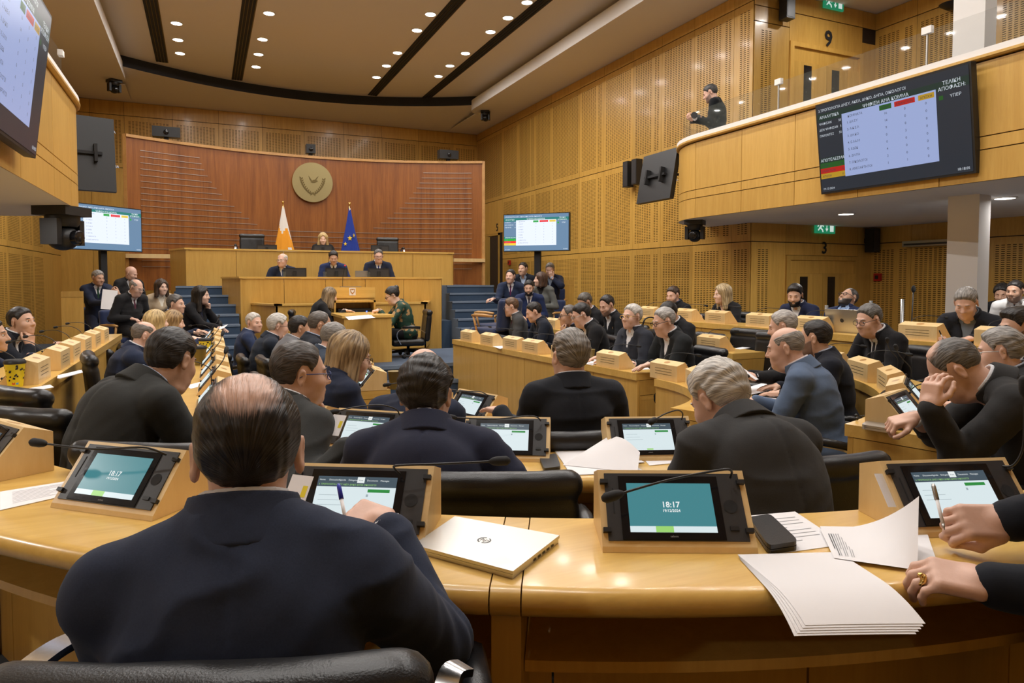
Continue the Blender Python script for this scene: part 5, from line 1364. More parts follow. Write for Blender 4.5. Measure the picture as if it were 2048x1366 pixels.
# left inner row
P('white-haired man in navy turning towards the camera', 508, 626, 8.5, 95, T_C, haz=142, jacket=NAVY2, hair_c=H_WHT, skin_c=S_R, o=dict(rec=.01), tie=(.02, .02, .03), desk_z=.54)
P('white-haired man with glasses touching his mouth', 557, 629, 7.2, 88, T_C, haz=92, pitch=6, lean=14, jacket=(.018, .024, .038), hair_c=H_WHT, skin_c=S_R, glasses='black', o=dict(thick=.02), arms=('desk', 'chin'), desk_z=.54, fat=.02)
P('dark-haired person in a light grey jacket half hidden', 601, 632, 6.7, 88, T_C, haz=92, lean=16, jacket=(.16, .16, .17), hair_c=H_BLK, desk_z=.54, chair='exec')
P('balding man with black glasses in profile', 640, 623, 6.1, 85, T_C, haz=92, pitch=8, lean=10, jacket=(.018, .022, .032), shirt=LBLUE, hair_c=(.10, .085, .075), glasses='black', o=dict(rec=.05, thick=.007), desk_z=.54)
P('man with short grey hair and a blue-grey suit', 668, 646, 5.25, 80, T_C, haz=84, pitch=18, lean=16, jacket=(.034, .048, .075), hair_c=H_GRY, skin_c=S_R, glasses='black', o=dict(thick=.009), desk_z=.54, fat=.02, eyes='down')
# left middle row
P('bald man in a navy suit reaching to his console', 290, 643, 6.0, 84, T_B, haz=80, pitch=8, lean=16, jacket=(.018, .026, .055), hair_c=(.14, .12, .105), skin_c=S_R, o=dict(hair='fringe', thick=.006, bald_r=.10), arms=('desk', hnd(402, 742, 5.75, 'hold', (.8, .3, -.3), (0, 0, 1))), desk_z=.64, fat=.025)
P('woman with long straight blonde hair seen from behind', 313, 621, 7.1, 75, T_B, haz=62, lean=10, jacket=BLACK, hair_c=H_BLD, hair2=(.75, .55, .26), skin_c=S_F, o=dict(hair='long', fem=1, len=.20), desk_z=.64)
P('woman with a light brown bob on the left', 347, 622, 7.7, 80, T_B, haz=80, lean=12, pitch=10, jacket=(.02, .03, .07), hair_c=(.26, .15, .06), hair2=(.5, .33, .15), skin_c=S_F, o=dict(hair='bob', fem=1, len=.11), desk_z=.64, eyes='down')
P('man with wavy dark grey hair looking right', 352, 590, 8.9, 100, T_B, haz=118, jacket=NAVY, hair_c=H_DGR, hair2=(.2, .19, .18), skin_c=S_M, o=dict(thick=.018), desk_z=.64)
# left wall row
P('man with a pen resting his chin by the left wall', 43, 615, 5.9, 98, T_A, haz=120, pitch=-4, lean=16, jacket=(.010, .012, .018), shirt=WHITE, hair_c=H_BLK, skin_c=S_D, o=dict(thick=.012), arms=('desk', 'chin'))
P('man cut off by the left photo edge, hand on desk', -20, 640, 4.9, 90, T_A, haz=92, lean=14, jacket=NAVY, hair_c=H_BLK, arms=('desk', hnd(52, 738, 4.6, 'relaxed', (.8, .4, 0), (0, 0, 1))))
# seats in front of the left partition
P('man in a navy suit reading a sheet of paper', 196, 541, 11.2, 158, .02, 'blue', haz=140, pitch=10, jacket=NAVY, hair_c=H_GRY, tie=(.02, .06, .03), arms=(hnd(238, 588, 10.95, 'hold', (-.6, -.2, .5), (0, -1, 0)), hnd(206, 606, 10.95, 'hold', (.6, -.2, .4), (0, -1, 0))), eyes='down', legs='sit')
P('shaven-headed man in black behind the others', 262, 533, 12.2, 150, .10, 'blue', haz=115, pitch=22, jacket=CHAR, o=dict(hair='none'), skin_c=S_R, arms=('lap', 'lap'), eyes='down')
P('bald man with glasses writing on his knee', 272, 559, 10.2, 140, .02, 'blue', haz=128, pitch=20, lean=14, jacket=(.020, .020, .022), tie=(.10, .03, .05), skin_c=S_R, hair_c=H_GRY, glasses='steel', o=dict(hair='fringe', thick=.005), arms=('lap', 'lap'), eyes='down', fat=.02)
P('woman in a beige jacket with dark brown hair', 323, 559, 11.0, 165, .02, 'blue', haz=150, pitch=5, jacket=(.50, .40, .28), shirt=(.8, .76, .66), hair_c=H_BRN, skin_c=S_F, o=dict(hair='long', fem=1, len=.16), arms=('lap', 'lap'))
P('woman with long black hair touching her face, legs crossed', 402, 573, 9.5, 128, -.15, 'blue', haz=112, pitch=4, jacket=BLACK, shirt=(.015, .018, .04), hair_c=H_BLK, skin_c=S_F, o=dict(hair='long', fem=1, len=.24), arms=('cheek', hnd(438, 655, 9.3, 'flat', (.6, -.3, -.2), (0, 0, 1))), legs='crossed')
# the dais
P('blonde woman presiding on the upper dais', 646, 466, 14.3, 186, 1.15, haz=188, pitch=12, jacket=BLACK, hair_c=H_BLD, hair2=(.72, .55, .28), skin_c=S_F, o=dict(hair='long', fem=1, len=.14), desk_z=1.83, arms=('desk', 'desk'), eyes='down')
P('bald man with glasses on the dais looking aside', 565, 507, 12.1, 190, .6, haz=216, jacket=NAVY, tie=(.03, .06, .16), skin_c=S_R, hair_c=H_WHT, glasses='steel', o=dict(hair='fringe', thick=.005), desk_z=1.31)
P('man in a bright navy suit at the middle of the dais', 667, 502, 12.45, 188, .6, haz=188, pitch=20, jacket=(.020, .034, .105), tie=(.012, .012, .016), hair_c=H_BLK, skin_c=S_D, o=dict(thick=.014), desk_z=1.31, eyes='down', arms=('desk', 'write'))
P('man with glasses and blue tie at the dais right', 757, 499, 12.7, 186, .6, haz=188, pitch=10, jacket=NAVY, tie=(.03, .05, .20), hair_c=H_DGR, skin_c=S_R, glasses='black', o=dict(rec=.015), desk_z=1.31, fat=.04)
P('clerk with long wavy dark blonde hair in black', 660, 587, 10.4, 100, .2, haz=72, pitch=14, lean=18, jacket=BLACK, hair_c=(.12, .08, .045), hair2=(.34, .25, .15), skin_c=S_F, o=dict(hair='long', fem=1, len=.20), desk_z=.86, eyes='down')
P('clerk in a green floral blouse with her hair in a bun', 785, 579, 10.2, 278, .2, haz=276, pitch=24, lean=14, jacket=(.030, .050, .032), trousers=BLACK, hair_c=H_BLK, skin_c=S_F, glasses='black', o=dict(hair='bun', fem=1), desk_z=.86, arms=('write', 'write'), eyes='down', vee=0, fat=.03, jmat='floral_cloth')
# seats by the stairs on the right
P('man in a navy suit and purple tie by the stairs', 1021, 539, 12.0, 212, .05, 'blue', haz=226, jacket=(.018, .028, .062), tie=(.10, .015, .07), hair_c=H_BLK, skin_c=S_R, o=dict(rec=.015), arms=('lap', hnd(986, 598, 11.7, 'relaxed', (-.7, -.4, -.1), (0, 0, 1))), legs='crossed')
P('man with a light blue open shirt below the screen pole', 1046, 525, 12.7, 215, .32, 'blue', haz=232, jacket=(.018, .022, .036), shirt=LBLUE, hair_c=H_BLK, skin_c=S_M, o=dict(rec=.01), arms=('lap', 'lap'))
P('bearded man in a blue suit and dark tie', 1058, 561, 11.4, 210, .05, 'blue', haz=212, pitch=12, jacket=(.018, .030, .090), tie=(.04, .03, .05), hair_c=H_BLK, skin_c=S_M, beard='full', arms=('lap', 'lap'), eyes='down')
P('woman with a brown bob and grey jacket in profile', 1081, 545, 11.9, 240, .12, 'blue', haz=284, jacket=(.13, .135, .125), shirt=(.02, .02, .022), hair_c=(.060, .030, .018), skin_c=S_F, o=dict(hair='bob', fem=1, len=.13), arms=('lap', 'lap'))
P('man covering his face with one hand', 1100, 526, 12.8, 215, .32, 'blue', haz=218, pitch=14, jacket=NAVY, shirt=LBLUE, hair_c=H_GRY, skin_c=S_R, arms=('face', 'lap'), eyes='down')
# right inner row
P('man in a grey suit and dark red tie at the far end', 1022, 596, 9.4, 282, T_C, haz=286, pitch=14, lean=6, jacket=(.060, .062, .065), tie=(.10, .012, .025), hair_c=(.10, .055, .03), skin_c=S_R, glasses='steel', o=dict(rec=.02), desk_z=.54, arms=('write', 'write'), eyes='down')
P('man in a dark roll-neck looking at his hands', 1068, 605, 8.9, 280, T_C, haz=282, pitch=22, lean=10, jacket=(.014, .018, .030), shirt=(.01, .012, .02), hair_c=H_BLK, skin_c=S_R, o=dict(rec=.01), desk_z=.54, arms=('write', 'write'), eyes='down')
P('man with glasses stroking his chin', 1137, 611, 8.0, 280, T_C, haz=284, pitch=2, lean=16, jacket=BLACK, shirt=(.22, .24, .42), hair_c=(.09, .08, .075), skin_c=S_D, glasses='black', o=dict(rec=.04), desk_z=.54, arms=('chin', 'desk'))
P('man with glasses and a white collar reading', 1163, 607, 7.4, 282, T_C, haz=284, pitch=20, lean=14, jacket=BLACK, hair_c=H_BLK, skin_c=S_R, glasses='steel', desk_z=.54, arms=('write', 'write'), eyes='down', fat=.03, o=dict(thick=.013))
P('white-haired man in slate with an open white shirt', 1264, 609, 6.75, 268, T_C, haz=258, pitch=-2, lean=2, slump=6, jacket=(.026, .029, .040), hair_c=H_WHT, skin_c=S_R, glasses='brass', desk_z=.54, o=dict(rec=.008, thick=.013), arms=('desk', hnd(1205, 712, 6.6, 'flat', (-.9, -.1, -.2), (0, 0, 1))))
P('grey-haired man in black with his hands on a paper', 1328, 616, 6.25, 275, T_C, haz=278, pitch=14, lean=12, jacket=(.014, .016, .018), hair_c=(.30, .285, .27), skin_c=S_R, glasses='black', desk_z=.54, o=dict(rec=.02), arms=(hnd(1300, 728, 5.95, 'flat', (-.9, -.1, -.25), (0, 0, 1)), 'desk'), fat=.02, eyes='down')
# right middle row
P('man with brush-cut greying hair looking down', 1170, 586, 8.95, 268, T_B, haz=262, pitch=26, lean=12, jacket=BLACK, hair_c=(.08, .07, .06), desk_z=.64, eyes='down')
P('man with a receding hairline and open white collar', 1214, 591, 8.6, 266, T_B, haz=256, pitch=20, jacket=(.010, .011, .014), hair_c=H_BLK, skin_c=S_R, o=dict(rec=.03), desk_z=.64, beard='stubble', eyes='down', arms=('write', 'write'))
P('dark-haired person bending behind the grey-haired man', 1338, 604, 7.3, 270, T_B, haz=268, pitch=34, lean=16, jacket=BLACK, hair_c=H_BLK, desk_z=.64, eyes='down')
# right outer row
P('young man with a trimmed beard by the right wall', 1346, 573, 9.6, 268, .10, haz=252, pitch=12, jacket=BLACK, shirt=(.10, .13, .22), hair_c=H_BRN, skin_c=S_R, beard='stubble', desk_z=.84, eyes='down')
P('woman with long blonde hair by the right wall', 1445, 569, 8.8, 268, .10, haz=286, pitch=6, jacket=BLACK, shirt=S_F, hair_c=(.36, .25, .12), hair2=(.62, .48, .28), skin_c=S_F, o=dict(hair='long', fem=1, len=.20), desk_z=.84, vee=.16)
P('bearded man in a blue jacket before door 3', 1590, 569, 7.9, 262, .10, haz=238, pitch=16, jacket=(.014, .020, .055), hair_c=H_BLK, skin_c=S_M, beard='full', o=dict(thick=.016, vol=.008), desk_z=.84, eyes='down', arms=('desk', 'desk'))
P('bearded man leaning back with his head tilted up', 1697, 0, 7.9, 262, .10, py=597, haz=272, pitch=-30, lean=-8, slump=-6, jacket=(.014, .022, .065), shirt=(.30, .42, .66), hair_c=(.05, .04, .035), skin_c=S_D, glasses='black', beard='full', o=dict(rec=.055, thick=.004), desk_z=.84, arms=('lap', 'lap'), vee=.26, eyes='down')
P('grey-haired man in a dark jacket writing by the pillar', 1932, 576, 5.7, 258, .10, haz=250, pitch=28, lean=12, jacket=(.012, .013, .018), shirt=(.14, .16, .19), hair_c=H_GRY, skin_c=S_R, desk_z=.84, arms=('write', 'write'), eyes='down', vee=.24, fat=.02)
P('man in a white shirt with a dark tie', 2030, 561, 7.8, 255, -.02, haz=262, pitch=6, jacket=(.72, .72, .72), shirt=(.78, .78, .78), tie=(.02, .025, .06), hair_c=H_BLK, skin_c=S_D, beard='stubble', o=dict(thick=.008), arms=('lap', 'lap'), trousers=BLACK)
P('dark-haired woman in black behind the man in white', 2004, 568, 8.5, 255, -.02, haz=250, pitch=16, jacket=BLACK, shirt=(.02, .02, .02), hair_c=H_BLK, skin_c=S_D, o=dict(hair='bun', fem=1), arms=('lap', 'lap'), eyes='down')
# right curve of the innermost row
P('white-haired man in black holding up a sheet', 1566, 622, 5.4, 300, T_C, haz=318, pitch=14, lean=10, jacket=BLACK, hair_c=(.34, .31, .29), hair2=(.6, .56, .52), skin_c=S_R, o=dict(rec=.02), desk_z=.54, arms=(hnd(1510, 755, 5.0, 'hold', (-.8, -.2, .25), (.2, -.5, .8)), 'desk'), eyes='down')
P('man with short black hair and a pale blue collar', 1630, 641, 4.75, 312, T_C, haz=332, pitch=4, lean=10, jacket=(.010, .012, .020), shirt=(.48, .54, .68), hair_c=H_BLK, skin_c=S_M, beard='stubble', o=dict(rec=.015, thick=.009), desk_z=.54)
P('shaven-headed man in a blue blazer', 1572, 655, 4.1, 326, T_C, haz=322, pitch=12, lean=14, slump=12, jacket=(.095, .135, .215), shirt=(.74, .64, .64), hair_c=(.22, .20, .18), skin_c=S_R, o=dict(hair='fringe', thick=.004, bald_r=.115, bald_x=.07), desk_z=.54, fat=.03, eyes='down', arms=('desk', 'desk'))
# right curve of the second row
P('man in a black suit with a spotted black tie', 1738, 609, 5.5, 284, T_B, haz=276, pitch=14, lean=18, jacket=(.008, .008, .010), tie=(.015, .015, .018), hair_c=(.10, .095, .09), skin_c=S_R, glasses='black', o=dict(rec=.012), desk_z=.64, arms=('write', 'write'), fat=.03)
P('man with a shaved grey head resting it on his hand', 1912, 0, 2.85, 318, T_B, py=738, haz=326, pitch=40, roll=-6, lean=26, slump=20, jacket=(.026, .026, .027), hair_c=(.11, .105, .10), hair2=(.22, .21, .20), skin_c=S_R, o=dict(hair='thin', thick=.004, rec=.045, spot=(0, .03, .13), spot_r=.06, front_thin=1), desk_z=.64, fat=.035,
  arms=(hnd(1858, 812, 2.66, 'relaxed', (.22, .08, 1.0), (-1, -.45, .1), (-1, .25, -.6), .25), hnd(1826, 836, 2.92, 'pen', (-.7, .1, -.2), (0, -.3, 1), (.3, .6, -.6))), eyes='down')
P('grey-haired man with glasses at the right edge', 2000, 658, 3.75, 318, T_B, haz=328, pitch=8, lean=14, jacket=(.024, .025, .027), shirt=(.50, .58, .72), hair_c=(.20, .19, .18), hair2=(.42, .40, .38), skin_c=S_R, glasses='steel', o=dict(thick=.017, tousle=1.6), desk_z=.64, fat=.02)
P('dark-haired man half hidden at the right photo edge', 2036, 616, 4.35, 300, T_B, haz=296, pitch=8, jacket=(.02, .02, .03), hair_c=H_BLK, skin_c=S_M, beard='stubble', o=dict(thick=.016, vol=.01), desk_z=.64)
# photographer on the balcony
PHOTO = P('photographer in black standing on the balcony', 1421, 170, 10.2, 318, 2.62, None, haz=314, pitch=24, lean=4, jacket=(.007, .008, .010), vee=0, hair_c=(.055, .052, .05), skin_c=S_R, o=dict(thick=.014, nape=-.06), legs='stand', beard='stubble', arms=(hnd(1388, 240, 10.0, 'hold', (-.8, -.2, .3), (.2, -.3, -.8)), hnd(1402, 236, 10.25, 'hold', (-.8, .1, .3), (.1, .3, .9))), eyes='down')
print('people', len(PEOPLE), 'sdf seconds', round(T_SDF[0], 1))
# ------------------------------------------------------------------ emblem, flags, lectern, clerks' table
def leafpts(c, d, L, w, n=8):
    d = np.array(d)/np.linalg.norm(d); s = np.array((-d[1], d[0])); out = []
    for k in range(n):
        t = k/(n-1); out.append(np.array(c)+d*L*t+s*w*math.sin(math.pi*t))
    for k in range(n-2, 0, -1):
        t = k/(n-1); out.append(np.array(c)+d*L*t-s*w*math.sin(math.pi*t))
    return out
ep = at_y(625, 365, 15.90)
em = thing('emblem', 'round bronze emblem with olive wreath and dove', 'emblem', (ep[0], 15.93, ep[2]), 0)
MB().mat('bronze').lathe([(.43, .0), (.435, .05), (.44, .055), (.0005, .0555)], 56, Matrix.Rotation(math.pi/2, 4, 'X')).build('disc', em, 40)
def relief(name, poly, y0, y1, mat='bronze_dark', par=em): return MB().mat(mat).prism([(p[0], p[1]) for p in poly], -y1, -y0, 'y').build(name, par)
for s in (-1, 1):
    for k in range(9):
        t = k/8; a = math.radians(-88+78*t); c = (s*(.02+.235*math.cos(a*0+math.radians(-90+80*t))*.95), -.27+.32*t**1.25)
        tn = (s*(.55-.45*t), .6+.3*t)
        relief('leaf', leafpts(c, (tn[0]+s*.5, tn[1]), .075, .017), .054, .064); relief('leaf', leafpts(c, (tn[0]-s*.6, tn[1]), .06, .014), .054, .062)
relief('stem', [(-.05, -.30), (.0, -.26), (.05, -.30), (.058, -.292), (.0, -.245), (-.058, -.292)], .054, .062)
relief('shield', [(-.165, .155), (-.06, .185), (0, .175), (.06, .185), (.165, .155), (.155, .02), (.10, -.10), (0, -.19), (-.10, -.10), (-.155, .02)], .0555, .0575, 'bronze')
relief('dove', [(-.05, .0), (-.02, .035), (.03, .06), (.09, .05), (.12, .03), (.10, .025), (.085, .01), (.05, -.005), (.0, -.012)], .0575, .068)
relief('dove_wing', [(-.01, .03), (-.07, .12), (-.09, .14), (-.06, .05), (-.03, .02)], .0575, .066); relief('dove_wing', [(.04, .05), (.10, .125), (.13, .14), (.085, .06)], .0575, .066)

def flag(px, ytop, label, kind):
    p = at_y(px, ytop, 14.75); zb = 1.55
    t = thing('flag', label, 'flag', (p[0], 14.75, 1.15))
    H_ = p[2]-1.15
    MB().mat('brass').tube([(0, 0, 0), (0, 0, H_-.05)], .013, 10).build('pole', t, True)
    MB().mat('brass').ball((0, 0, H_-.01), (.026, .026, .034), 10).build('finial', t, True)
    MB().mat('brass').lathe([(.16, 0), (.16, .02), (.03, .05), (.02, .12)], 20).build('base', t, 40)
    n, m = 26, 64; V = []; Fq = []; mi = []
    for i in range(n+1):
        u = i/n; z = H_-.09-u*(H_-.10-.25)
        r = .016+.27*u**1.05
        for k in range(m):
            a = 2*math.pi*k/m
            rr = r*(1+.16*math.sin(a*7+1.5*u)*u+.06*math.sin(a*3+2))
            V.append((rr*math.cos(a)*1.05, rr*math.sin(a)*.55, z))
    for i in range(n):
        for k in range(m):
            Fq.append([i*m+k, i*m+(k+1) % m, (i+1)*m+(k+1) % m, (i+1)*m+k])
            u = (i+.5)/n; a = 2*math.pi*(k+.5)/m
            if kind == 'isl': mi.append(1 if (u > .36+.06*math.sin(a*3+1)-.07*math.cos(a+2.6) and u < .63+.04*math.sin(a*2)) else 0)
            else: mi.append(0)
    mats = [cloth('flag_white', (.74, .72, .70), .8, .05), cloth('flag_orange', (.78, .33, .03), .8, .08)] if kind == 'isl' else [cloth('flag_blue', (.02, .045, .30), .75, .1)]
    obj('flag_cloth', new_mesh('flag_cloth', V, Fq, True, mats, mi), t)
    if kind != 'isl':
        for (a, u, sz) in ((-1.70, .44, .060), (-1.02, .40, .055), (-2.3, .52, .045), (-1.5, .72, .06)):
            z = H_-.09-u*(H_-.35); r = .016+.27*u**1.05
            c = np.array((r*math.cos(a)*1.12, r*math.sin(a)*.55*1.28-.012, z)); pts = []
            for k in range(10):
                w = math.pi/2+k*math.pi/5; q = sz if k % 2 == 0 else sz*.42; pts.append((c[0]+q*math.cos(w)*(.9 if a < -1.3 else .6), c[1]+ (.03*math.cos(w) if a > -1.3 else 0), c[2]+q*math.sin(w)))
            MB().mat('star_yellow').add(pts+[tuple(c-np.array((0, .006, 0)))], [[k, (k+1) % 10, 10] for k in range(10)]).build('star', t)
plain('star_yellow', (.85, .62, .04), .7)
flag(566, 404, 'white flag with an orange island hanging by its pole', 'isl')
flag(699, 407, 'dark blue flag with yellow stars hanging by its pole', 'eu')

t = thing('lectern', 'maple lectern with a shield badge behind the clerks', 'lectern', (2.17, 11.02, .2))
MB().mat('maple_front').box((-.33, -.03, .0), (.33, .0, .87)).build('front_board', t); MB().mat('maple_desk').box((-.34, -.045, .87), (.34, -.0, 1.04)).build('upper_board', t)
MB().mat('maple_front').box((-.33, 0, 0), (-.30, .20, .95)).build('side_board', t); MB().mat('maple_front').box((.30, 0, 0), (.33, .20, .95)).build('side_board', t)
MB().mat('steel').box((-.2, -.03, 1.04), (.12, .1, 1.052)).build('reading_plate', t)
bdg = MB().mat('paper').box((-.075, -.05, .91), (.025, -.0455, 1.03)).build('badge', t)
MB().mat('armwood').prism([(-.062, 1.015), (.012, 1.015), (.008, .96), (-.025, .925), (-.058, .96)], -.053, -.0502, 'y').build('badge_shield', bdg)
MB().mat('paper').prism([(-.048, 1.003), (-.025, .99), (-.002, 1.003), (-.005, .97), (-.025, .948), (-.045, .97)], -.0545, -.053, 'y').build('badge_heart', bdg)
ms = MB().mat('black').tube(smooth_pts([(-.17, .0, 1.05), (-.165, -.01, 1.2), (-.15, -.04, 1.32), (-.14, -.06, 1.38)]), .004, 6).build('microphone', t, True); MB().mat('tb_red').ball((-.14, -.06, 1.385), .012, 8).build('light_ring', ms)
t = thing('clerk_table', 'maple clerks table standing below the lectern', 'table', (2.06, 9.45, .2))
MB().mat('maple_front').box((-.33, 0, 0), (.33, .03, .63)).build('front_board', t); MB().mat('maple_front').box((-.33, .03, 0), (-.30, .95, .63)).build('side_board', t)
MB().mat('maple_desk').box((-.36, -.02, .63), (.36, 1.0, .665)).build('tabletop', t); MB().mat('maple_front').box((.30, .75, 0), (.33, .95, .63)).build('side_board', t)
t = thing('equipment_cabinet', 'open maple cabinet with a black amplifier inside', 'cabinet', (2.1, 10.55, .2))
MB().mat('maple_front').box((-.32, 0, 0), (-.29, .4, .84)).box((.29, 0, 0), (.32, .4, .84)).build('sides', t) if False else None
for a_, b_ in (((-.32, 0, 0), (-.29, .4, .84)), ((.29, 0, 0), (.32, .4, .84)), ((-.32, 0, .81), (.32, .4, .84)), ((-.29, .36, 0), (.29, .39, .81)), ((-.29, 0, .55), (.29, .36, .58))): MB().mat('maple_front').box(a_, b_).build('board', t)
t = thing('amplifier', 'black amplifier with a blue light in the cabinet', 'amplifier', (2.1, 10.56, .782))
bo = MB().mat('black').box((-.25, .0, 0), (.25, .3, .13)).build('case', t)
emis('led_blue', (.05, .12, 1.0), 6)
MB().mat('led_blue').box((.17, -.004, .08), (.19, 0, .095)).build('indicator', t)
for k in range(5): MB().mat('steel').ball((-.18+.06*k, -.006, .05), (.016, .01, .016), 8).build('knob', t, True)

# ------------------------------------------------------------------ small electronics
def monitor(px, py, Y, w, label, az=186):
    p = at_y(px, py, Y); t = thing('desk_monitor', label, 'monitor', tuple(p), -math.radians(az-180))
    MB().mat('black').box((-w/2, -.02, .015), (w/2, .01, .015+w*.42)).build('casing', t); MB().mat('black_matte').box((-.09, -.05, 0), (.09, .08, .016)).build('foot', t)
    MB().mat('black_matte').box((-.025, -.055, .01), (.025, -.02, .12)).build('stand', t); MB().mat('panel_grey').box((-w/2+.02, -.0215, .03), (w/2-.02, -.0195, w*.40)).build('rear_cover', t)
for px, lb in ((534, 'at the left end of the upper dais'), (646, 'in front of the presiding woman'), (760, 'at the right end of the upper dais')): monitor(px, 507, 13.72, .36, 'black desk monitor '+lb)
for px, lb in ((590, 'before the bald man on the dais'), (673, 'before the middle man on the dais'), (758, 'before the right man on the dais')): monitor(px, 556, 12.25, .38, 'black desk monitor '+lb)
p = at_y(724, 556, 12.3); t = thing('tablet', 'grey tablet on a stand on the lower dais', 'tablet', (p[0], p[1], p[2])); MB().mat('steel').box((-.12, 0, 0), (.12, .012, .13)).build('back', t); MB().mat('black').box((-.04, -.06, 0), (.04, 0, .01)).build('stand', t)
glassm = None
for px, Y, lb in ((568, 12.15, 'left of the bald man\'s monitor'), (650, 12.15, 'left of the middle monitor'), (737, 12.15, 'left of the right monitor')):
    p = at_y(px, 556, Y); t = tag(MB().mat('clear_glass').lathe([(.028, 0), (.033, .11), (.030, .11), (.026, .008)], 14).build('water_glass', None, 40), 'glass of water on the dais '+lb, 'glass'); t.location = p
def ptz(px, py, D, s, label, hang=True, yaw=0):
    p = at_d(px, py, D); t = thing('dome_camera', label, 'camera', tuple(p), math.radians(yaw))
    MB().mat('black').box((-.10*s, -.10*s, -.05*s), (.10*s, .10*s, 0)).build('mount', t); MB().mat('black').lathe([(.085*s, -.05*s), (.085*s, -.09*s), (.07*s, -.11*s)], 20).build('collar', t, 40)
    for x in (-1, 1): MB().mat('black').box((x*.085*s-.018*s, -.05*s, -.21*s), (x*.085*s+.018*s, .05*s, -.07*s)).build('yoke', t)
    h = MB().mat('black').ball((0, 0, -.17*s), (.075*s, .085*s, .07*s), 14).build('camera_head', t, True); MB().mat('black_gloss').lathe([(.04*s, .06*s), (.04*s, .10*s), (.03*s, .105*s)], 16, Matrix.Translation((0, -.0, -.17*s)) @ Matrix.Rotation(math.pi/2, 4, 'X')).build('lens', h, 40)
p_ = at_z(228, 160, ZS); ptz(228, 160, float((p_-CAM) @ F_), 1.25, 'small black ceiling camera on the left soffit', yaw=30)
p_ = at_z(971, 222, ZS); ptz(971, 222, float((p_-CAM) @ F_), 1.15, 'small black ceiling camera on the right soffit', yaw=-30)
p_ = at_z(124, 414, 2.16); ptz(124, 414, float((p_-CAM) @ F_), 2.0, 'large black camera under the left balcony', yaw=60)
p_ = at_z(1390, 441, 2.25); ptz(1390, 441, float((p_-CAM) @ F_), 1.35, 'black camera under the right balcony end', yaw=-50)
for px, py, w, lb in ((333, 281, .5, 'black camera box on the dais wall at left'), (621, 309, .2, 'small black camera above the emblem'), (896, 311, .46, 'black camera box on the dais wall at right')):
    X = at_y(px, py, 15.4)[0]; p = at_y(px, py, tw(X)); t = thing('camera_box', lb, 'camera', (p[0], tw(p[0])-.02, 4.135))
    MB().mat('black').box((-w/2, -.08, .06), (w/2, .12, .06+.20)).build('housing', t); MB().mat('black_matte').box((-.04, -.03, 0), (.04, .06, .07)).build('bracket', t); MB().mat('black_gloss').ball((0, -.085, .15), (.05, .03, .05), 10).build('lens', t, True)
def line_speaker(p, w, d, h, rz, label):
    t = thing('column_speaker', label, 'speaker', tuple(p), rz)
    MB().mat('black').box((-w/2, -d, 0), (w/2, 0, h)).build('cabinet', t); MB().mat('panel_grey').box((-w/2+.015, -d-.004, .02), (w/2-.015, -d, h-.02)).build('grille', t); MB().mat('black_matte').box((-.03, 0, h*.4), (.03, .06, h*.6)).build('bracket', t)
p = at_x(1262, 375, XR-.08); line_speaker(p, .17, .14, .50, -math.pi/2, 'left black column speaker on the right wall')
p = at_x(1276, 370, XR-.08); line_speaker((p[0], p[1]-.06, p[2]), .17, .14, .48, -math.pi/2, 'right black column speaker beside the screen back')
p = at_y(1566, 43, YD-.07); line_speaker(p, .17, .16, .6, 0, 'black speaker high beside door 9')
p = at_y(1736, 505, YD-.07); line_speaker((p[0], p[1], p[2]), .17, .16, .40, 0, 'black speaker on the wall beside door 3')
plain('sign_green', (.01, .22, .10), .5); emis('sign_lit', (.02, .30, .14), .6); emis('sign_white', (.75, .9, .82), .7)
def exit_sign(px, py, Y, label):
    p = at_y(px, py, Y); t = thing('exit_sign', label, 'sign', tuple(p))
    MB().mat('sign_lit').box((-.22, -.03, 0), (.22, .0, .22)).build('board', t)
    y0, y1 = -.034, -.030
    a = MB().mat('sign_white')
    def pr(poly): MB().mat('sign_white').prism(poly, y0, y1, 'y').build('pictogram', t)
    pr([(.10, .03), (.18, .03), (.18, .19), (.10, .19)]); pr([(.02, .19), (.035, .19), (.035, .08), (.06, .08), (.0275, .03), (-.005, .08), (.02, .08)])
    MB().mat('sign_white').ball((-.085, -.033, .178), (.018, .003, .018), 8).build('pictogram', t)
    pr([(-.10, .165), (-.07, .15), (-.04, .11), (-.055, .10), (-.08, .125), (-.10, .09), (-.06, .06), (-.05, .02), (-.07, .02), (-.08, .05), (-.125, .075), (-.16, .04), (-.175, .05), (-.135, .10), (-.115, .14), (-.15, .13), (-.17, .10), (-.185, .108), (-.16, .148)])
exit_sign(1648, 467, YD-.03, 'green exit sign above door 3 under the balcony'); exit_sign(1665, 20, YD-.03, 'green exit sign at the top edge above door 9')
plain('alarm_red', (.45, .015, .012), .45)
for px, py, wall, lb in ((1757, 562, 'o', 'small red fire alarm box right of door 3'), (1020, 530, 'r', 'small red fire alarm box near door 5')):
    p = at_x(px, py, XO-.02) if wall == 'o' else at_x(px, py, XR-.02); t = thing('fire_alarm', lb, 'alarm', tuple(p), -math.pi/2)
    MB().mat('alarm_red').box((-.06, -.05, 0), (.06, 0, .13)).build('case', t); MB().mat('black').box((-.03, -.053, .035), (.03, -.05, .095)).build('button_plate', t)
p = at_x(1873, 492, XO-.02); t = thing('air_unit', 'grey wall air unit left of the pillar', 'vent', tuple(p), -math.pi/2); MB().mat('steel').box((-.45, -.18, 0), (.45, 0, .09)).build('case', t); MB().mat('panel_grey').box((-.42, -.185, .02), (.42, -.18, .05)).build('grille', t)
p = at_x(1903, 12, XO-.15); t = thing('uplighter', 'wall uplighter at the top beside the pillar', 'lamp', tuple(p), -math.pi/2); MB().mat('black').lathe([(.06, -.05), (.16, .02), (.17, .03), (.15, .03)], 18).build('bowl', t, 40); emis('uplight', (1, .85, .5), 6); MB().mat('uplight').lathe([(.001, .02), (.14, .022)], 18).build('glow', t)
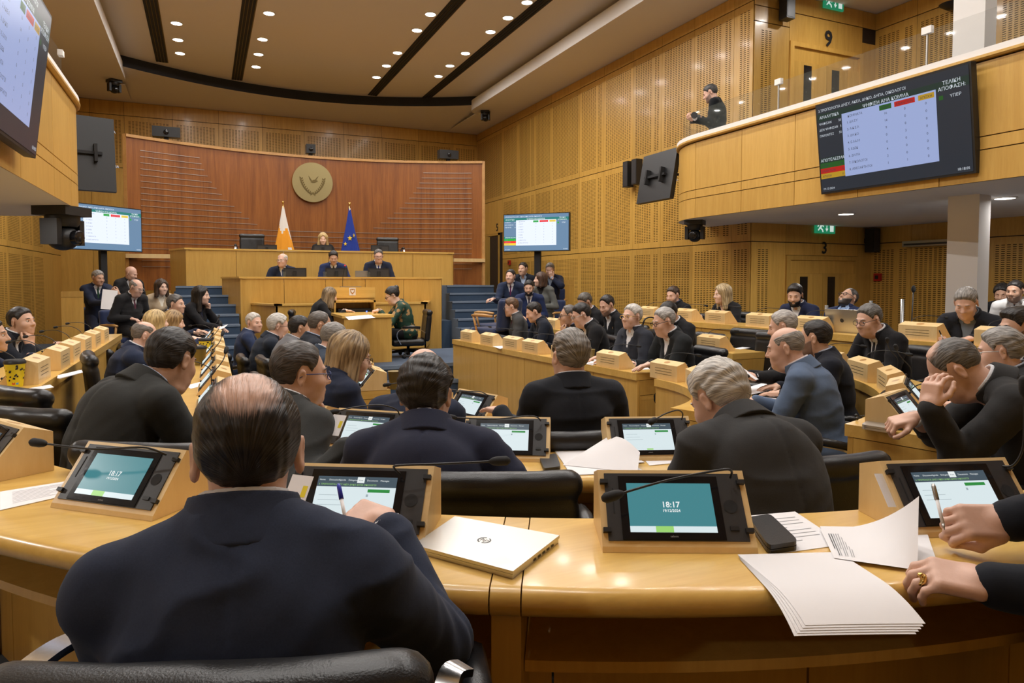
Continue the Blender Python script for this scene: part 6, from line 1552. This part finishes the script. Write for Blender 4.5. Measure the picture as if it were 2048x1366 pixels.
for px, py0, py1, lb in ((1653, 612, 660, 'left'), (1742, 603, 640, 'middle'), (1805, 600, 650, 'right')):
    p = at_d(px, py0, 8.6); t = thing('rail_post', 'steel handrail post before the doors, %s of three' % lb, 'post', (p[0], p[1], T_W+.01)); MB().mat('steel').tube([(0, 0, 0), (0, 0, p[2]-T_W)], .022, 10).build('tube', t, True); MB().mat('steel').lathe([(.05, 0), (.05, .012), (.022, .014)], 12).build('flange', t)
p = at_d(1827, 578, 8.3); t = thing('standing_microphone', 'thin black floor microphone left of the pillar', 'microphone', (p[0], p[1], T_W)); st_ = MB().mat('black').tube([(-.05, 0, 0), (-.02, 0, 1.3), (0, 0, p[2]-T_W)], .008, 6).build('stem', t, True); MB().mat('black_matte').ball((0, 0, p[2]-T_W), (.025, .025, .045), 8).build('foam', t, True); MB().mat('black').lathe([(.12, 0), (.12, .02), (.02, .03)], 14).build('base', t)

# ------------------------------------------------------------------ things on the desks
def sheet(label, cs, z, n=1, lines=0, group=None, cat='paper', name='paper_sheet', jit=.0):
    """flat paper from four photo corners on a desk of height z (order around the sheet)"""
    q = [at_z(x, y, z)[:2] for x, y in cs]; c = sum(q)/4; t = thing(name, label, cat, (c[0], c[1], z+.0006), 0, group)
    for k in range(n):
        a = math.radians(rnd.uniform(-jit, jit)); ca_, sa_ = math.cos(a), math.sin(a)
        pts = [(ca_*(p-c)[0]-sa_*(p-c)[1], sa_*(p-c)[0]+ca_*(p-c)[1]) for p in q]
        o = MB().mat('paper').prism(pts if True else pts, .0011*k, .0011*k+.0008).build('sheet', t)
    if lines:
        A, B, C_, D_ = [np.array(p) for p in (q[0]-c, q[1]-c, q[2]-c, q[3]-c)]
        for i in range(lines):
            v = .16+.70*i/lines; e = .86 if i % 4 != 3 else .5
            a0 = A+(D_-A)*v; a1 = B+(C_-B)*v; p0 = a0+(a1-a0)*.12; p1 = a0+(a1-a0)*e; w = (D_-A)*.012; zt = .0011*n+.0002
            MB().mat('ink_soft').quad((*p0, zt), (*p1, zt), (*(p1+w), zt), (*(p0+w), zt)).build('print_line', t)
    return t
sheet('printed sheet at the left end of the rear desk', [(0, 985), (188, 955), (196, 978), (0, 1022)], .74, 2, 9)
sheet('loose sheets under the black wallet case', [(1490, 1033), (1590, 1024), (1690, 1090), (1560, 1108)], .74, 1, 8)
# drooping stack over the desk edge
pc = at_z(1575, 1112, .742); rad = np.array((pc[0]-CEN[0], pc[1]-CEN[1])); r0 = np.linalg.norm(rad); rad /= r0
t = thing('paper_stack', 'white blank sheets hanging over the rear desk edge', 'paper', (pc[0], pc[1], .742))
q4 = [at_z(1475, 1113, .742)[:2], at_z(1672, 1108, .742)[:2]]
wv = (q4[1]-q4[0]); wl = np.linalg.norm(wv); wv /= wl; dv = at_z(1712, 1212, .742)[:2]-at_z(1573, 1110, .742)[:2]; dv /= np.linalg.norm(dv)
for k in range(5):
    V = []; n1, n2 = 16, 8; off = .012*k; an = math.radians(-1.5*k); d2_ = np.array((dv[0]*math.cos(an)-dv[1]*math.sin(an), dv[0]*math.sin(an)+dv[1]*math.cos(an)))
    for i in range(n1+1):
        s_ = .262*i/n1+off*.30
        for j in range(n2+1):
            u = wl*1.02*j/n2
            p = q4[0]+wv*u+d2_*s_-pc[:2]; rr = np.linalg.norm(p+pc[:2]-np.array(CEN)); ov = max(0, rr-(RA+.40)); V.append((p[0], p[1], .0045-.001*k-1.9*ov*ov-.0*j))
    Fq = [[i*(n2+1)+j, i*(n2+1)+j+1, (i+1)*(n2+1)+j+1, (i+1)*(n2+1)+j] for i in range(n1) for j in range(n2)]
    nv = len(V); V2 = V+[(x, y, z-.0007) for x, y, z in V]; F2 = Fq+[[i+nv for i in f[::-1]] for f in Fq]
    obj('sheet', new_mesh('sheet', V2, F2, True, ['paper']), t)
# stack under the hands with one sheet lifted
st = sheet('paper stack under the two hands, top sheet lifted', [(1640, 1057), (1668, 1116), (1880, 1146), (1850, 1060)], .742, 5, 0, jit=.6)
A, B, C_, D_ = at_z(1640, 1057, .748), at_z(1668, 1116, .748), at_z(1835, 1140, .748), at_d(1838, 992, 1.50)
V = []; n1 = 14
for i in range(n1+1):
    u = i/n1
    for j in range(n1+1):
        v = j/n1; top = A+(at_z(1830, 1058, .748)-A)*u; bot = B+(C_-B)*u; p = top+(bot-top)*v; lift = (u**2.6)*(1-v)**1.1
        p = p+(D_-at_z(1830, 1058, .748))*lift; V.append(tuple(p))
ori = np.array(st.location)
Fq = [[i*(n1+1)+j, i*(n1+1)+j+1, (i+1)*(n1+1)+j+1, (i+1)*(n1+1)+j] for i in range(n1) for j in range(n1)]
obj('lifted_sheet', new_mesh('lifted_sheet', [tuple(np.array(p)-ori) for p in V], Fq, True, ['paper']), st)
for i in range(10):
    j0 = 3+i*.62; a_ = A+(C_-B)*.02
    def pt(u, v): return A+(at_z(1830, 1058, .748)-A)*u+((B+(C_-B)*u)-(A+(at_z(1830, 1058, .748)-A)*u))*v+np.array((0, 0, .0012))
    u = .06+.025*i
    MB().mat('ink' if i < 2 else 'ink_soft').quad(*[tuple(pt(a, b)-ori) for a, b in ((u, .2), (u+.010, .2), (u+.010, .9 if i % 3 else .7), (u, .9 if i % 3 else .7))]).build('print_line', st)
# closed laptop
la = [at_z(x, y, .748) for x, y in ((910, 1040), (1119, 1079), (1026, 1152), (826, 1098))]
c = sum(la)/4; t = thing('laptop', 'closed silver laptop lying on the rear desk', 'laptop', (c[0], c[1], .7405))
pl_ = [(p-c)[:2] for p in la]
def shr(k): return [(p[0]*k, p[1]*k) for p in pl_]
MB().mat('silver').prism(shr(.985), .0, .009).build('base', t); lid = MB().mat('silver').prism(shr(1.0), .0105, .0175).build('lid', t)
ex = (pl_[1]-pl_[0])/np.linalg.norm(pl_[1]-pl_[0]); ey = (pl_[0]-pl_[3])/np.linalg.norm(pl_[0]-pl_[3])
ring = []
lg = MB().mat('panel_grey')
for k in range(28):
    a0, a1 = 2*math.pi*k/28, 2*math.pi*(k+1)/28
    if k in (5, 6, 19, 20): continue
    lg.add([tuple(ex*r*math.cos(a)+ey*r*math.sin(a))+(.0179,) for r, a in ((.013, a0), (.0165, a0), (.0165, a1), (.013, a1))], [(0, 1, 2, 3)])
g_, f_ = text_geo('hp', .022, 'CENTER', 0)
lg.add([tuple(ex*(x+.18*y)+ey*(y-.005))+(.0179,) for x, y in g_], f_); lg.build('logo', lid)
for k in range(5):
    e0 = pl_[2]+(pl_[1]-pl_[2])*(.42+.10*k); e1 = pl_[2]+(pl_[1]-pl_[2])*(.48+.10*k); nrm = np.array(((pl_[1]-pl_[2])[1], -(pl_[1]-pl_[2])[0])); nrm /= np.linalg.norm(nrm)
    MB().mat('black').add([tuple(e0*.985+nrm*.0006)+(.002,), tuple(e1*.985+nrm*.0006)+(.002,), tuple(e1*.985+nrm*.0006)+(.007,), tuple(e0*.985+nrm*.0006)+(.007,)], [(0, 1, 2, 3)]).build('port', t)
# phone wallet, phones, cases
def slab(label, cs, z, h, mat, name, cat, parts=()):
    q = [at_z(x, y, z)[:2] for x, y in cs]; c = sum(q)/4; t = thing(name, label, cat, (c[0], c[1], z+.0007)); pts = [(p-c) for p in q]
    def rounded(k, rr=.16):
        out = []
        for i in range(4):
            a, b, d = pts[i-1], pts[i], pts[(i+1) % 4]; p0 = b+(a-b)*rr; p2 = b+(d-b)*rr
            for s_ in range(5): u = s_/4; out.append(tuple(((1-u)**2*p0+2*u*(1-u)*b+u*u*p2)*k))
        return out
    MB().mat(mat).prism(rounded(1), 0, h*.46).build('lower_half', t); MB().mat(mat).prism(rounded(.99), h*.52, h).build('upper_half', t); MB().mat('black_matte').prism(rounded(.95), h*.46, h*.52).build('edge_band', t)
    return t
slab('black wallet phone case beside the clock console', [(1497, 1050), (1540, 1043), (1598, 1100), (1537, 1110)], .742, .020, 'leather', 'phone_case', 'phone case')
slab('dark phone on the curved desk beside white papers', [(1078, 920), (1112, 913), (1122, 940), (1088, 945)], .64, .014, 'panel_grey', 'phone', 'phone')
slab('silver power bank beside the earphones', [(1722, 858), (1735, 849), (1790, 860), (1786, 868)], .64, .022, 'silver', 'power_bank', 'power bank')
slab('dark notebook behind the silver power bank', [(1740, 849), (1752, 845), (1815, 856), (1805, 862)], .64, .010, 'panel_grey', 'notebook', 'notebook')
slab('black glasses case on the right inner desk', [(1252, 735), (1262, 729), (1310, 726), (1306, 733)], .54, .035, 'black_matte', 'glasses_case', 'case')
slab('brown notebook under the hands of the woman with long hair', [(742, 778), (748, 770), (800, 768), (806, 776)], .54, .014, 'armwood', 'notebook', 'notebook')
# papers on the curved middle desk, one propped up
sheet('loose white papers between the two voting consoles', [(1108, 902), (1215, 896), (1290, 945), (1145, 952)], .64, 3, 0, jit=2)
sheet('papers right of the propped sheet', [(1290, 922), (1360, 908), (1372, 925), (1300, 932)], .64, 2, 0, jit=2)
t = sheet('white sheet propped up against the console', [(1180, 905), (1240, 900), (1290, 925), (1180, 935)], .643, 1, 0)
V = []; ori = np.array(t.location)
P0, P1, P2 = at_z(1135, 945, .645), at_d(1218, 872, 2.75), at_z(1290, 925, .66)
for i in range(11):
    u = i/10
    for j in range(11):
        v = j/10; p = at_z(1125, 930, .645)*(1-u)*(1-v)+at_z(1275, 945, .645)*u*(1-v)+P1*(1-u)*v+at_d(1280, 905, 2.62)*u*v; p = p+np.array((0, 0, .02*math.sin(u*3.1)*v)); V.append(tuple(p-ori))
obj('curved_sheet', new_mesh('curved_sheet', V, [[i*11+j, i*11+j+1, (i+1)*11+j+1, (i+1)*11+j] for i in range(10) for j in range(10)], True, ['paper']), t)
sheet('papers under the writing hand at the right curve', [(1800, 842), (1840, 828), (1900, 848), (1850, 862)], .64, 3, 4, jit=2)
sheet('spread papers in front of the man resting his head', [(1870, 790), (1930, 782), (1985, 838), (1900, 850)], .64, 2, 3)
sheet('paper under the hands of the grey-haired man in black', [(1262, 741), (1280, 729), (1345, 729), (1335, 737)], .54, 2, 0)
sheet('paper left of the near console on the right inner desk', [(1160, 726), (1195, 716), (1200, 724), (1185, 731)], .54, 2, 0)
sheet('paper beside the second far console of the inner right desk', [(985, 693), (1012, 689), (1018, 694), (1000, 698)], .54, 3, 0)
sheet('sheet on the middle right desk beside the empty chair', [(1470, 697), (1512, 690), (1522, 693), (1480, 699)], .64, 2, 0)
sheet('sheet at the near end of the left wall desk', [(14, 785), (100, 770), (108, 775), (16, 792)], .74, 2, 5)
sheet('papers jutting over the front of the left wall desk', [(116, 752), (160, 741), (165, 746), (118, 758)], .74, 4, 0, jit=3)
sheet('sheet on the left middle desk before the nearest console', [(372, 772), (432, 756), (434, 764), (385, 778)], .64, 2, 0, jit=3)
sheet('papers beside the yellow cups on the left middle desk', [(395, 712), (432, 700), (436, 712), (400, 720)], .64, 2, 0, jit=3)
sheet('sheet under the blue blazer man\'s arm', [(1485, 778), (1530, 765), (1545, 780), (1500, 790)], .54, 1, 0)
sheet('papers of the innermost man in the blue blazer', [(1518, 796), (1560, 792), (1575, 800), (1530, 806)], .54, 2, 0)
sheet('papers on the clerks table', [(690, 634), (740, 630), (750, 636), (700, 640)], .866, 3, 0, jit=4)
t = thing('held_paper', 'tall sheet held by the man in navy reading', 'paper', tuple(at_d(218, 598, 10.85)), math.radians(8)); o = MB().mat('paper').box((-.10, 0, -.17), (.11, .002, .15)).build('sheet', t); o.rotation_euler = (-.25, .12, 0)
t = thing('held_paper', 'sheet held up by the white-haired man in black', 'paper', tuple(at_d(1494, 744, 4.95)), math.radians(40)); o = MB().mat('paper').box((-.13, 0, -.09), (.10, .002, .11)).build('sheet', t); o.rotation_euler = (-1.0, .1, 0)
t = thing('held_paper', 'paper on the lap of the black-haired woman', 'paper', tuple(at_d(432, 660, 9.2)), math.radians(-20)); o = MB().mat('paper').box((-.12, -.1, 0), (.14, .1, .004)).build('sheet', t); o.rotation_euler = (.2, -.35, 0)
# cups
plain('cup_yellow', (.80, .66, .02), .45); plain('cup_olive', (.20, .14, .03), .5); plain('cup_red', (.6, .04, .03), .5); plain('cup_blue', (.1, .3, .6), .5)
def cup(label, px, py, z, s=1.0, lid=True, body='cup_yellow', dots=True):
    p = at_z(px, py, z); t = thing('paper_cup', label, 'cup', (p[0], p[1], z+.0006))
    MB().mat(body).lathe([(.029*s, 0), (.041*s, .105*s), (.043*s, .107*s), (.039*s, .107*s)], 20).build('cup_body', t, 40)
    if lid: MB().mat('black').lathe([(.044*s, .105*s), (.044*s, .115*s), (.038*s, .124*s), (.030*s, .122*s)], 20).build('lid', t, 40)
    if dots:
        for k in range(46):
            a = rnd.uniform(0, 6.28); h = rnd.uniform(.03, .097)*s; r = (.029+.012*h/(.105*s))*s+.0006; w = rnd.uniform(.0035, .006)*s; da = w/r
            MB().mat('black').add([(r*math.cos(a+x*da), r*math.sin(a+x*da), h+y*w) for x, y in ((-1, -.8), (.7, -1), (1, .6), (-.4, 1))], [(0, 1, 2, 3)]).build('print_spot', t)
        aim = math.atan2(-p[1], -p[0])
        for k, m in ((-1, 'cup_red'), (1, 'cup_blue')):
            a = aim+k*.22; r = .0305*s+.001; MB().mat(m).add([(r*math.cos(a+x*.16), r*math.sin(a+x*.16), .012*s+y*.012*s) for x, y in ((-1, 0), (1, 0), (1, 1), (-1, 1))], [(0, 1, 2, 3)]).build('print_logo', t)
cup('yellow cup with black spots and lid on the left wall desk', 31, 773, .74, 1.25)
cup('yellow spotted cup on the left middle desk', 411, 712, .64, 1.35)
cup('dark olive cup beside the spotted cup', 400, 730, .64, 1.3, True, 'cup_olive', False)
cup('open olive paper cup on the inner desk by the woman', 790, 778, .54, 1.25, False, 'cup_olive', False)
cup('grey paper cup beside the near right inner console', 1181, 722, .54, 1.1, False, 'cup_olive', False)
# pens
def pen(label, a, b, col, group=None):
    a = np.array(a); b = np.array(b); t = thing('pen', label, 'pen', tuple(a)); d = b-a; n = d/np.linalg.norm(d)
    MB().mat('paper').tube([(0, 0, 0), tuple(d*.62)], .0038, 8).build('barrel', t, True); MB().mat(col).tube([tuple(d*.6), tuple(d*.93), tuple(d)], [.0052, .0048, .003], 8).build('cap', t, True); MB().mat('steel').tube([(0, 0, 0), tuple(-n*.012)], [.0036, .001], 8).build('tip', t, True)
plain('pen_blue', (.02, .03, .45), .35); plain('pen_green', (.18, .40, .03), .4)
pen('pen with a blue cap held before the voting screen', at_d(692, 1045, 1.42), at_d(677, 968, 1.47), 'pen_blue')
pen('grey and green pen in the upper right hand', at_d(1886, 1048, 1.45), at_d(1866, 968, 1.50), 'steel')
pen('pen of the man writing by the pillar', at_d(1888, 682, 5.45), at_d(1878, 660, 5.45), 'panel_grey')
pen('pink pencil held by the clerk in green', at_d(757, 634, 10.2), at_d(757, 618, 10.2), 'cup_red')
pen('dark pen lying on the left end of the rear desk', at_z(27, 830, .746), at_z(30, 812, .746), 'cup_red')
# access cards in the consoles
plain('card_yellow', (.8, .65, .03), .5)
def card(label, px, py, D, az=0):
    p = at_d(px, py, D); t = thing('access_card', label, 'card', tuple(p), math.radians(az)); o = MB().mat('paper').box((-.027, 0, -.043), (.027, .0012, .043)).build('card', t); o.rotation_euler = (-.7, .05, 0); o2 = MB().mat('card_yellow').box((.010, -.0006, -.01), (.022, .0, .018)).build('yellow_mark', t); o2.rotation_euler = (-.7, .05, 0)
card('white card in the console before the balding man', 594, 985, 1.60, -35); card('white card in the console at the hands', 1782, 980, 1.68, -14)
card('white card in the console of the man in grey', 672, 850, 2.55, -40); card('white card behind the propped papers', 1233, 862, 2.75, -20)
# open laptop on the outer desk
p = at_z(1672, 668, .845); t = thing('laptop', 'open silver laptop on the right outer desk', 'laptop', (5.66, 4.72, .8415), math.radians(98))
MB().mat('silver').box((-.17, -.23, 0), (.17, 0, .014)).build('base', t); sc_ = MB().mat('silver').box((-.17, 0, 0), (.17, .008, .22)).build('lid', t); sc_.location = (0, 0, .012); sc_.rotation_euler = (-.22, 0, 0)
lo_ = MB().mat('panel_grey').add([(.02*math.cos(a), .0088, .11+.02*math.sin(a)) for a in [2*math.pi*k/14 for k in range(14)]], [list(range(14))]).build('logo', sc_)
# earphones
t = thing('earphones', 'black coiled earphones beside the end console', 'earphones', tuple(at_z(1755, 835, .645)))
o0 = np.array(t.location)
MB().mat('black').tube([at_z(1715, 833, .645)-o0, at_z(1735, 830, .645)-o0, at_z(1745, 837, .645)-o0]+[at_z(1760+18*math.cos(a), 833+5*math.sin(a), .646+.001*a)-o0 for a in np.linspace(0, 18, 40)], .002, 6).build('cable', t, True)
for px, py in ((1712, 831), (1714, 837)): MB().mat('black').ball(tuple(at_z(px, py, .652)-o0), .009, 8).build('earbud', t, True)
# photographer's camera
p = at_d(1390, 238, 10.0); t = thing('photo_camera', 'camera with a long white lens held by the photographer', 'camera', tuple(p), math.radians(48))
M4 = Matrix.Rotation(math.pi/2, 4, 'Y')
MB().mat('black').box((.0, -.07, -.05), (.08, .07, .06)).build('camera_body', t); MB().mat('black').box((.02, -.03, .06), (.07, .03, .095)).build('viewfinder', t)
MB().mat('paper').lathe([(.036, -.21), (.036, -.05), (.030, 0)], 18, M4).build('lens', t, 40); MB().mat('black').lathe([(.044, -.26), (.044, -.21), (.036, -.205)], 18, M4).build('lens_hood', t, 40)
# ring
hd = HANDS['hands'][-1]; Hf = hd[1]; wr = hd[0]
t = thing('finger_ring', 'gold ring on the lower hand at the right edge', 'ring', tuple(wr+Hf @ np.array((-.0105, .105, -.010))))
rx = Matrix([list(Hf[i]) for i in range(3)]).to_4x4()
MB().mat('brass').lathe([(.0112, -.004), (.0128, -.003), (.0128, .003), (.0112, .004)], 18, rx @ Matrix.Rotation(math.pi/2+.35, 4, 'X')).build('band', t, True); MB().mat('brass').ball(tuple(Hf @ np.array((0, .004, .012))), (.006, .006, .004), 8).build('bezel', t, True)
# empty chairs
def echair(label, px, py, z, az, dz=0, D=None):
    p = at_d(px, py, D) if D else at_z(px, py, z); exec_chair(label, p[0], p[1], z, -math.radians(az), dz)
_p = at_d(1645, 930, 2.25); _a = math.radians(8); exec_chair('empty black leather chair behind the white-haired man', _p[0]+.27*math.sin(_a), _p[1]+.27*math.cos(_a), T_B, -_a, -.06)
echair('empty black chair behind the front console of the middle row', 1462, 690, T_B, 262, .0, 7.05)
echair('second empty black chair of the middle row', 1515, 700, T_B, 262, .0, 6.55)
echair('empty black chair right of the man with the spotted tie', 1840, 730, T_B, 292, 0, 4.75)
echair('empty black chair before the man by the pillar', 1900, 760, T_B, 300, 0, 4.2)
echair('empty black chair at the left end of the rear curve', 160, 850, T_B, 50, 0, 3.55)
echair('empty black chair in front of the left clock console', 175, 900, T_B, 40, 0, 3.05)
echair('empty black chair between the balding man and charcoal suit', 390, 880, T_B, 30, 0, 2.45)
echair('empty black chair of the left middle row', 275, 740, T_B, 80, 0, 5.0)
echair('empty black chair behind the left middle row', 268, 690, T_B, 80, 0, 7.6)
for px, lb, dd in ((503, 'left end', 14.6), (779, 'right end', 14.6)):
    p = at_y(px, 500, 14.5); exec_chair('tall empty black chair at the %s of the upper dais' % lb, p[0], p[1], 1.15, math.pi-.1, .20)
for px, py, D, az, lb in ((990, 640, 9.7, 335, 'nearest the inner right desk'), (992, 620, 10.5, 335, 'by the foot of the right stairs'), (372, 640, 9.6, 120, 'beside the black-haired woman')):
    p = at_d(px, py, D); blue_chair('empty blue upholstered chair '+lb, p[0], p[1], .2 if px > 900 else -.15, -math.radians(az))
# bag on the middle desk
p = at_d(1300, 655, 6.9); t = thing('handbag', 'black handbag behind the white-haired man in slate', 'bag', (p[0], p[1], .6405)); v, q = snet(lambda P_: f_box(P_, (0, 0, .11), (.16, .08, .11), .06)+wob(P_, 30, 2)*.008, (-.18, -.1, 0), (.18, .1, .24), .014); obj('bag_body', qmesh('bag_body', [(v, q, 0)], ['leather']), t); MB().mat('leather').tube(smooth_pts([(-.1, 0, .2), (-.06, 0, .32), (.06, 0, .32), (.1, 0, .2)]), .008, 6).build('strap', t, True)
